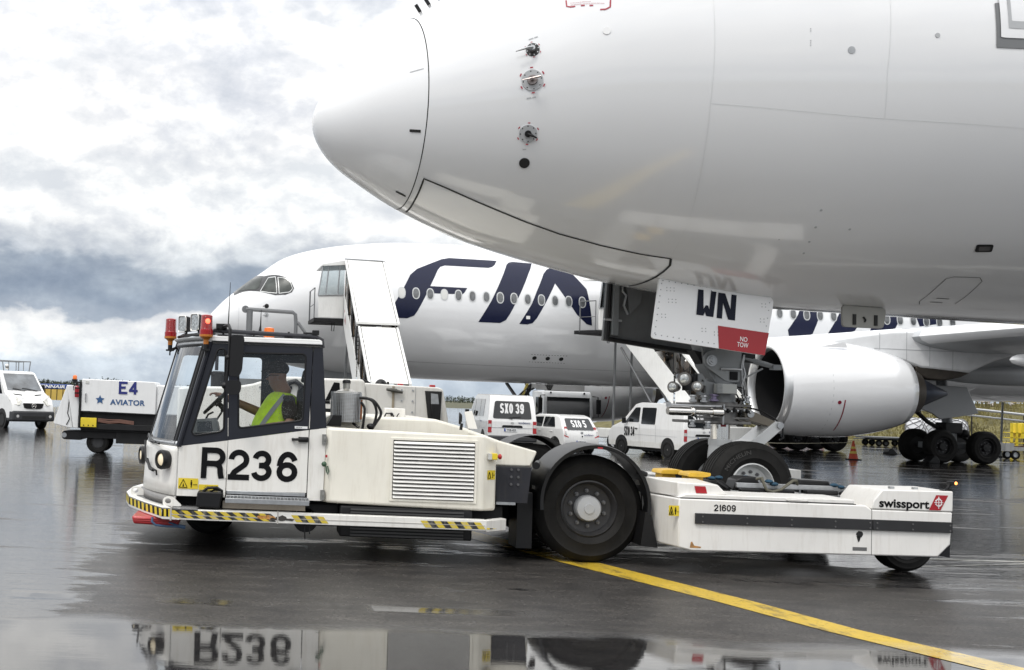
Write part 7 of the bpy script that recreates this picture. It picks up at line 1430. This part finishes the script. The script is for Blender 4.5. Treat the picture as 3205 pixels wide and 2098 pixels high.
# ---------------------------------------------------------------- second tractor just behind the tug
def tractor():
    P = thing('service_tractor', 'white service tractor with a black letter A standing behind the tug cab', 'tow tractor', (1.0, 20.2, 0), world=True)
    k = 19.5 / 18.5
    X = lambda x: .0 + (x - 0) * k; Z = lambda z: 1.85 + (z - 1.85) * k
    q = lambda pts: [(X(x), Z(z)) for x, z in pts]
    m = MB(); m.prism(q([(-1.2, .5), (-1.2, 1.90), (-.78, 1.93), (-.35, 1.94), (-.05, 2.00), (.30, 2.12), (.60, 2.13), (1.05, 2.122), (1.62, 2.125), (1.66, 2.10), (1.72, 1.55), (1.72, .5)]), 19.5, 21.2); b = m.build('front_body', WHITE, P, bev=.035, seg=3)
    m = MB(); m.prism(q([(1.70, .5), (1.665, 2.075), (2.10, 2.06), (2.80, 2.045), (2.875, 2.02), (2.97, 1.55), (2.99, .5)]), 19.56, 21.2); rb = m.build('rear_body', WHITE, P, bev=.02)
    m = MB(); m.box(X(2.10) - .008, X(2.10) + .03, 19.545, 19.57, .6, Z(2.04)); m.build('panel_joint', mat('joint_brown', (.36, .31, .23), .6, dirt=.7), rb)
    m = MB(); m.tube([(X(2.0), 19.52, Z(1.99)), (X(2.1), 19.5, Z(1.975)), (X(2.25), 19.52, Z(1.945))], [.02, .035, .02], 8); m.box(X(2.08), X(2.16), 19.5, 19.56, Z(1.945), Z(2.0)); m.build('hinge', mat('hinge_dark', (.10, .10, .09), .5, .4), rb)
    for x in (2.24, 2.41):
        for z in (1.985, 1.82, 1.65):
            m = MB(); m.cone((X(x), 19.56, Z(z)), (X(x), 19.545, Z(z)), .016, n=8); m.build('bolt', STEEL, rb)
    m = MB(); m.box(X(2.45), X(2.455), 19.552, 19.562, .6, Z(2.04)); m.build('panel_seam', SEAM, rb, smooth=0)
    m = MB(); m.prism(q([(2.595, 1.985), (2.855, 1.985), (2.84, 1.5), (2.66, 1.5)]), 19.54, 19.58); hl = m.build('lamp_recess', LINE, rb, smooth=0)
    m = MB(); m.prism(q([(2.685, 1.95), (2.79, 1.94), (2.81, 1.79), (2.69, 1.79)]), 19.50, 19.53); m.build('metal_shield', STEEL, hl); m = MB(); m.prism(q([(2.69, 1.785), (2.82, 1.785), (2.83, 1.55), (2.70, 1.55)]), 19.48, 19.53); m.build('tail_lamp', DARK, hl, bev=.01)
    A_ = [((1.085, 1.79), (1.075, 1.74), (1.20, 2.07), (1.285, 2.07), (1.32, 1.74), (1.25, 1.74), (1.24, 1.83), (1.155, 1.83), (1.13, 1.74))]
    m = MB(); m.add([(X(x), 19.494, Z(z)) for x, z in ((1.06, 1.78), (1.19, 2.065), (1.275, 2.06), (1.30, 1.80), (1.232, 1.80), (1.226, 1.87), (1.165, 1.86), (1.13, 1.78))], [tuple(range(8))]); m.add([(X(x), 19.493, Z(z)) for x, z in ((1.06, 1.775), (1.14, 1.775), (1.14, 1.735), (1.06, 1.735))], [(0, 1, 2, 3)]); m.add([(X(x), 19.493, Z(z)) for x, z in ((.70, 2.06), (.86, 2.06), (.86, 1.75), (.70, 1.75))], [(0, 1, 2, 3)]) if False else None
    m.build('fleet_letter', INK, b, smooth=0)
    m = MB(); m.box(X(1.07), X(1.15), 19.48, 19.5, Z(1.59), Z(1.66)); m.build('latch_plate', BLACKP, b)
    m = MB(); m.ball((X(1.96), 20.0, Z(2.055)), (.10, .10, .10), 18, 12); m.build('rubber_dome', BLACKP, rb)
    for x in (2.20, 2.70):
        m = MB(); m.box(X(x), X(x + .09), 19.8, 19.9, Z(2.045), Z(2.085)); m.build('red_lamp', TAILR, rb, bev=.01)
    m = MB(); m.cone((X(2.06), 19.9, Z(2.05)), (X(2.06), 19.9, Z(2.11)), .02, n=8); m.tube([(X(1.64), 19.8, Z(2.13)), (X(1.72), 19.8, Z(2.10)), (X(1.78), 19.8, Z(2.06))], .02, 6); m.build('rod', BLACKP, rb)
    m = MB(); m.tube([(X(.46), 19.47, Z(1.96)), (X(.5), 19.46, Z(2.03)), (X(.6), 19.46, Z(2.06)), (X(.68), 19.46, Z(2.0)), (X(.69), 19.46, Z(1.85)), (X(.62), 19.46, Z(1.72))], .045, 10); m.build('intake_hose', BLACKP, b)
    m = MB(); m.box(X(.47), X(.55), 19.47, 19.5, Z(1.93), Z(1.98)); m.build('label_plate', DARK, b); m = MB(); m.cone((X(.06), 19.5, Z(1.95)), (X(.06), 19.48, Z(1.95)), .02, n=8); m.build('bolt', STEEL, b)
    m = MB(); m.lathe((X(-.62), 20.4, Z(1.9)), (0, 0, 1), [(0, .12), (.28, .12), (.30, .09)], 18); m.box(X(-.75), X(-.5), 20.3, 20.5, Z(2.12), Z(2.17)); m.build('air_filter', DARK, b); m = MB(); m.tube([(X(-.65), 20.5, Z(2.2)), (X(-.65), 20.5, Z(2.7))], .03, 8); m.build('post', FRAMEGREY, b)
    m = MB(); m.box(X(-.4), X(.3), 20.2, 21.1, Z(1.95), Z(2.08)); m.build('deck_box', mat('deck_box_grey', (.10, .105, .11), .5, var=.3), b)
    m = MB(); m.box(-1.0, 2.9, 19.7, 21.1, .35, .55); m.build('chassis', DARK, P)
    for x in (-.5, 2.3):
        for y, sg in ((19.62, -1), (21.05, 1)): wheel_parts(P, (x, y, .45), .45, .3, .26, STEEL, (0, sg, 0), 'wheel', 6, 3)
tractor()
# ---------------------------------------------------------------- the driver
def skin(name, joints, edges, parent, mt, root=0, sub=2):
    me = bpy.data.meshes.new(name); me.from_pydata([j[0] for j in joints], edges, []); ob = bpy.data.objects.new(name, me); COL.objects.link(ob); ob.parent = parent
    md = ob.modifiers.new('skin', 'SKIN'); md.use_smooth_shade = True; md.branch_smoothing = .4
    for i, j in enumerate(joints):
        r = j[1]; me.skin_vertices[0].data[i].radius = (r, r) if isinstance(r, float) else r
        me.skin_vertices[0].data[i].use_root = (i == root)
    sb = ob.modifiers.new('smooth', 'SUBSURF'); sb.levels = sub; sb.render_levels = sub; me.materials.append(mt); return ob
def driver():
    P = thing('person', 'driver in a dark cap and hi-vis yellow vest at the wheel of the tug', 'person', (.31, 14.46, 1.235), 0); P.scale = (1.09, 1.09, 1.09)
    SK = mat('skin', (.27, .145, .095), .5, var=.06); SH = mat('dark_shirt', (.018, .014, .016), .85, var=.2); TR = mat('navy_trousers', (.012, .018, .06), .85)
    # local: faces -x, seat at z = 0
    J = [((.04, 0, .06), (.18, .18)), ((-.04, 0, .22), (.19, .19)), ((.03, 0, .44), (.20, .16)), ((.035, 0, .56), (.14, .125)), ((.0, 0, .625), .090), ((-.06, 0, .70), (.105, .110)), ((-.055, 0, .79), (.10, .115)), ((-.04, 0, .88), (.07, .075)),
         ((.06, -.225, .50), .078), ((.10, -.32, .24), .062), ((-.16, -.28, .20), .050), ((-.33, -.22, .17), .040), ((.03, .21, .48), .074), ((-.20, .25, .34), .060), ((-.50, .16, .46), .046), ((-.64, .10, .52), .038),
         ((-.02, -.10, .05), .10), ((-.45, -.12, .06), .082), ((-.52, -.12, -.35), .058), ((-.62, -.12, -.52), .045), ((-.02, .10, .05), .10), ((-.45, .12, .06), .082), ((-.52, .12, -.35), .058), ((-.62, .12, -.52), .045)]
    E_ = [(0, 1), (1, 2), (2, 3), (3, 4), (4, 5), (5, 6), (6, 7), (2, 8), (8, 9), (9, 10), (10, 11), (2, 12), (12, 13), (13, 14), (14, 15), (0, 16), (16, 17), (17, 18), (18, 19), (0, 20), (20, 21), (21, 22), (22, 23)]
    b = skin('body', J, E_, P, SK)
    # clothes: slightly larger shells over the same joints
    gr = lambda r, d: (r[0] + d, r[1] + d) if isinstance(r, tuple) else r + d
    sj = [(J[i][0], gr(J[i][1], .008)) for i in (0, 1, 2, 3)] + [(J[8][0], .098), ((.105, -.315, .27), .088), (J[12][0], .09), ((-.15, .25, .37), .074)]
    skin('shirt', sj, [(0, 1), (1, 2), (2, 3), (2, 4), (4, 5), (2, 6), (6, 7)], P, SH)
    lj = [(J[0][0], (.17, .165))] + [(J[i][0], gr(J[i][1], .012)) for i in (16, 17, 18, 20, 21, 22)]
    skin('trousers', lj, [(0, 1), (1, 2), (2, 3), (0, 4), (4, 5), (5, 6)], P, TR)
    vj = [((-.08, 0, .03), (.27, .29)), ((-.075, 0, .20), (.27, .29)), ((.015, 0, .42), (.265, .24)), ((.04, 0, .61), (.21, .17))]
    vs = skin('vest', vj, [(0, 1), (1, 2), (2, 3)], P, HIVIS)
    GR = mat('reflective_grey', (.30, .31, .32), .4)
    from mathutils.bvhtree import BVHTree
    dg = bpy.context.evaluated_depsgraph_get(); ev = vs.evaluated_get(dg); tree = BVHTree.FromObject(ev, dg)
    def hug(x, z, off=.012):                                      # point on the near side of the vest
        h = tree.ray_cast(Vector((x, -1, z)), Vector((0, 1, 0))); return (h[0] + Vector((0, -off, 0))) if h[0] is not None else Vector((x, -.2, z))
    for pts in ([(-.31, .06), (-.25, .16), (-.17, .29), (-.08, .42), (-.02, .50), (.03, .56)], [(.12, .5), (.18, .40), (.21, .26)], [(-.33, .22), (-.30, .13), (-.24, .06)]):
        m = MB(); P2 = []
        for i in range(len(pts) - 1):
            for k in range(4): t = k / 4; P2.append((pts[i][0] * (1 - t) + pts[i+1][0] * t, pts[i][1] * (1 - t) + pts[i+1][1] * t))
        P2.append(pts[-1]); r0 = [hug(x - .018, z + .016) for x, z in P2]; r1 = [hug(x + .018, z - .016) for x, z in P2]; m.grid([r0, r1]); m.build('reflective_band', GR, vs)
    hd = MB(); hd.ball((-.055, 0, .845), (.128, .108, .088), 20, 14); hd.prism([(-.10, .835), (-.235, .80), (-.24, .815), (-.12, .87)], -.075, .075); cp = hd.build('cap', mat('cap_dark', (.014, .012, .014), .8), P, bev=.008)
    m = MB(); m.prism([(-.150, .755), (-.185, .725), (-.150, .712)], -.015, .015); m.build('nose', SK, b, bev=.006); m = MB(); m.ball((-.035, -.098, .745), (.022, .012, .032), 10, 8); m.build('ear', SK, b)
    for y in (-.034, .034):
        m = MB(); m.ball((-.146, y, .765), (.010, .012, .007), 10, 8); m.build('eye', INK, b)
    m = MB(); m.ball((-.148, 0, .672), (.008, .022, .005), 10, 6); m.build('mouth', mat('lip', (.16, .06, .05), .5), b)
    m = MB(); m.tube([(-.04, -.105, .772), (-.14, -.085, .770), (-.16, -.03, .768)], .004, 5); m.tube([(-.158, -.035 + .024 * math.cos(a), .766 + .018 * math.sin(a)) for a in [k * .7 for k in range(9)]], .003, 4, closed=True); m.build('spectacles', BLACKP, P)
    # hands: a palm and five bent fingers each
    for (c, d, up_, side) in (((-.36, -.21, .165), (-1, .1, -.1), (0, 0, 1), (0, -1, 0)), ((-.665, .09, .53), (-1, -.1, .25), (.2, 0, 1), (0, 1, 0))):
        c = Vector(c); d = Vector(d).normalized(); u = Vector(up_); s = Vector(side)
        js = [(c, .030), (c + d * .06, .032)]; ed = [(0, 1)]
        for k in range(4):
            o_ = s * (.027 - .018 * k); L_ = (.030, .034, .032, .026)[k]; i = len(js)
            js += [(c + d * .085 + o_, .0105), (c + d * (.085 + L_) + o_ - u * .012, .0095), (c + d * (.09 + L_ * 1.2) + o_ - u * .04, .0085)]; ed += [(1, i), (i, i + 1), (i + 1, i + 2)]
        i = len(js); js += [(c + d * .035 - s * .035 - u * .01, .012), (c + d * .065 - s * .05 - u * .03, .010)]; ed += [(0, i), (i, i + 1)]
        skin('hand', [(tuple(p), r) for p, r in js], ed, P, SK if c.z > .3 else mat('blue_glove', (.012, .03, .10), .7), 0, 1)
driver()
# ---------------------------------------------------------------- small things about the apron
def cone():
    P = thing('traffic_cone', 'orange and yellow striped traffic cone in front of the parked airliner', 'cone', (25.02, 50.45, 0))
    m = MB(); m.lathe((0, 0, .04), (0, 0, 1), [(0, .19), (.02, .185), (.22, .145)], 24); m.build('cone_body', mat('cone_orange', (.62, .075, .03), .5, var=.08), P)
    K = [(.26, .40, MATS['cone_orange']), (.40, .50, MATS['cone_orange'])]
    m = MB(); m.lathe((0, 0, .26), (0, 0, 1), [(0, .145), (.10, .122)], 24); m.build('stripe', mat('cone_yellow', (.72, .56, .10), .5), P); m = MB(); m.lathe((0, 0, .36), (0, 0, 1), [(0, .122), (.10, .10)], 24); m.build('cone_body', MATS['cone_orange'], P)
    m = MB(); m.lathe((0, 0, .46), (0, 0, 1), [(0, .10), (.09, .08)], 24); m.build('stripe', MATS['cone_yellow'], P); m = MB(); m.lathe((0, 0, .55), (0, 0, 1), [(0, .08), (.24, .03), (.25, .001)], 24); m.build('cone_body', MATS['cone_orange'], P)
    m = MB(); m.box(-.24, .24, -.24, .24, 0, .04); m.build('base', BLACKP, P, bev=.01)
    m = MB(); n = 20; m.tube([(24.95 - 8.5 * i / n, 50.4 + 2 * i / n, .72 + .25 * i / n - .28 * math.sin(math.pi * i / n)) for i in range(n + 1)], .012, 5); tag(m.build('barrier_rope', mat('rope_pale', (.5, .48, .38), .7), None), 'pale rope strung from the traffic cone to the left', 'rope')
cone()
def chock(loc, rz, label):
    P = thing('wheel_chock', label, 'chock', loc, rz, 'black wheel chocks at the main wheels')
    m = MB(); m.prism([(-.28, 0), (.22, 0), (.22, .10), (.06, .30), (-.06, .28), (-.28, .04)], -.22, .22); m.build('wedge', BLACKP, P, bev=.02); m = MB(); m.tube([(-.28, -.1, .03), (-.45, -.12, .02), (-.62, -.05, .02)], .02, 6); m.build('rope_handle', DARK, P)
chock((28.15, 50.2, 0), .15, 'black wheel chock in front of the near main wheels'); chock((31.4, 59.7, 0), 3.2, 'black wheel chock behind the far main wheels')
def dolly(loc, rz, load, label):
    P = thing('cargo_dolly', label, 'dolly', loc, rz, 'cargo dollies along the grass bank'); G = mat('dolly_grey', (.10, .105, .11), .5, .3, var=.2)
    m = MB(); m.box(-1.6, 1.6, -1.2, 1.2, .48, .58); m.build('deck', G, P, bev=.01)
    m = MB(); m.box(-1.5, 1.5, -.5, -.4, .36, .48); m.box(-1.5, 1.5, .4, .5, .36, .48); m.tube([(-1.6, 0, .45), (-2.3, 0, .40)], .04, 6); m.build('chassis', G, P)
    for x in (-1.15, -.72, .72, 1.15):
        for sg in (-1, 1): wheel_parts(P, (x, sg * .85, .2), .2, .12, .1, G, (0, sg, 0), 'wheel', 0, 0)
    return P
NET = mat('net_grey', (.22, .22, .23), .7); FOIL = mat('wrap_white', (.72, .73, .75), .3, coat=.3, var=.06, bump=.6, bscale=6)
def pallet(loc, rz, w_, h, label, netm):
    P = thing('cargo_pallet', label, 'cargo', loc, rz, 'wrapped cargo pallets on the dollies'); m = MB(); rows = []
    for j in range(8):
        t = j / 7; k = 1 - .22 * t ** 3; rows.append([(w_ * k * (abs(math.cos(a)) ** .4) * (1 if math.cos(a) > 0 else -1) + .05 * math.sin(5 * a + j), 1.1 * k * (abs(math.sin(a)) ** .4) * (1 if math.sin(a) > 0 else -1) + .04 * math.cos(7 * a + j), h * math.sin(t * 1.4) / math.sin(1.4)) for a in [2 * math.pi * i / 36 for i in range(36)]])
    m.grid(rows, closed=True); m.add(rows[-1], [tuple(range(36))]); m.build('wrapped_load', FOIL, P)
    m = MB()
    for s in (-1, 1):
        for i in range(0, 36, 2): m.tube([Vector(rows[j][int(i + s * j * 1.0) % 36]) * 1.0 + Vector((0, 0, .02)) for j in range(8)], .022, 4)
    m.v = [(x * 1.012, y * 1.015, z) for x, y, z in m.v]; kind(m.build('cargo_net', netm, P, smooth=0), 'stuff'); return P
dolly((41.0, 72.6, 0), .1, 1, 'grey cargo dolly carrying a grey netted load behind the near main wheels'); pallet((41.0, 72.6, .59), .1, 1.55, 1.25, 'white wrapped cargo under a grey net behind the near main wheels', NET)
dolly((35.2, 78.5, 0), .05, 1, 'grey cargo dolly carrying a red netted load seen left of the big engine'); pallet((35.2, 78.5, .59), .05, 1.5, 1.35, 'white wrapped cargo under a red net seen left of the big engine', mat('net_red', (.42, .05, .07), .7))
dolly((39.8, 75.6, 0), .0, 0, 'empty grey cargo dolly seen between the engine and the near main wheels')
def post():
    P = thing('barrier_post', 'tall thin grey post standing by the right edge', 'post', (38.0, 61.5, 0)); m = MB(); m.cone((0, 0, 0), (.12, 0, 3.6), .055, .05, 10); m.build('pole', mat('post_grey', (.16, .17, .17), .5, .3), P); m = MB(); m.box(-.25, .25, -.2, .2, 0, .06); m.build('foot', DARK, P)
post()
def rail():
    P = thing('guard_rail', 'bright metal guard rail running down along the rock bank', 'guard rail', (0, 0, 0), world=True); G = mat('rail_zinc', (.48, .49, .50), .35, .7)
    m = MB(); m.tube([(50.5, 91.5, 2.95), (64, 88, 1.75), (78, 84.5, 1.0)], .10, 6); m.build('rail_beam', G, P); m = MB(); m.tube([(50.5, 91.6, 2.45), (64, 88.1, 1.3), (78, 84.6, .6)], .08, 6); m.build('rail_beam', G, P)
    for i in range(9):
        t = i / 8; x = 50.5 + 27 * t; y = 91.6 - 7 * t; z = 2.95 - (1.2 * min(1, t * 2) + .75 * max(0, t * 2 - 1)); m = MB(); m.cone((x, y, 0), (x, y, z), .05, n=6); m.build('rail_post', DARK, P)
rail()
def yard():
    P = thing('tow_bar_trolley', 'white wheeled tow bar frame lying at the right edge', 'trolley', (37.6, 58.9, 0), .05); Wt = mat('trolley_white', (.62, .62, .60), .5, dirt=.4)
    m = MB(); m.box(-1.0, 2.6, -.12, .12, .42, .60); m.box(-1.15, -.7, -.2, .2, .38, .78); m.build('beam', Wt, P, bev=.01); m = MB(); m.prism([(.9, .55), (1.35, 1.05), (2.6, 1.1), (2.6, .55)], -.4, .4); m.build('housing', Wt, P, bev=.03)
    m = MB(); m.tube([(-.6, 0, .6), (.5, .05, .68), (1.0, 0, .62)], .04, 6); m.build('hose', mat('hose_brownred', (.12, .06, .05), .6), P)
    for x, r in ((-.72, .22), (1.6, .3)):
        for sg in (-1, 1): wheel_parts(P, (x, sg * .3, r), r, .14, r * .55, STEEL, (0, sg, 0), 'wheel', 0, 0)
    Q = thing('access_steps', 'yellow metal steps standing before the grass bank at the right edge', 'steps', (45.3, 72, 0), .0)
    for x in (-.5, -.2, .75):
        m = MB(); m.box(x, x + .12, -.5, -.4, 0, 1.75); m.build('upright', YEL, Q)
    m = MB(); m.box(.1, 1.3, -.5, .5, .85, 1.75); m.build('side_plate', YEL, Q, bev=.03)
    for k in range(4):
        m = MB(); m.box(-.5, 1.3, -.5, .3, .25 + k * .3, .29 + k * .3); m.build('step', YEL, Q)
yard()
def trailers():
    for i, (x, y, lab) in enumerate(((-19.6, 118, 'yellow luggage trailer with a blue cover marked FINNAIR far behind the power cart'), (-11.6, 122, 'plain yellow luggage trailer far behind the tug windscreen'))):
        P = thing('luggage_trailer', lab, 'trailer', (x, y, 0), 0, 'luggage trailers on the far apron'); B = mat('cover_blue', (.02, .055, .22), .5); Yl = mat('trailer_yellow', (.55, .38, .08), .6)
        m = MB(); m.box(-1.5, 1.5, -.8, .8, 1.55, 2.05); cv = m.build('cover', B if i == 0 else Yl, P, bev=.1); m = MB(); m.box(-1.5, 1.5, -.8, .8, .5, 1.54); m.build('side_panel', Yl, P)
        for k in range(6):
            m = MB(); m.box(-1.5 + k * .58, -1.44 + k * .58, -.83, -.8, .5, 1.54); m.build('stake', DARK, P)
        for sx in (-1, 1): wheel_parts(P, (sx * 1.0, -.6, .3), .3, .2, .15, DARK, (0, -1, 0), 'wheel', 0, 0); 
        if i == 0: text('operator_lettering', 'FINNAIR', WHITEP, cv, lambda u, q: (-1.35 + u + q * .25, -.84, 1.66 + q), 2.4, .3, .03)
trailers()
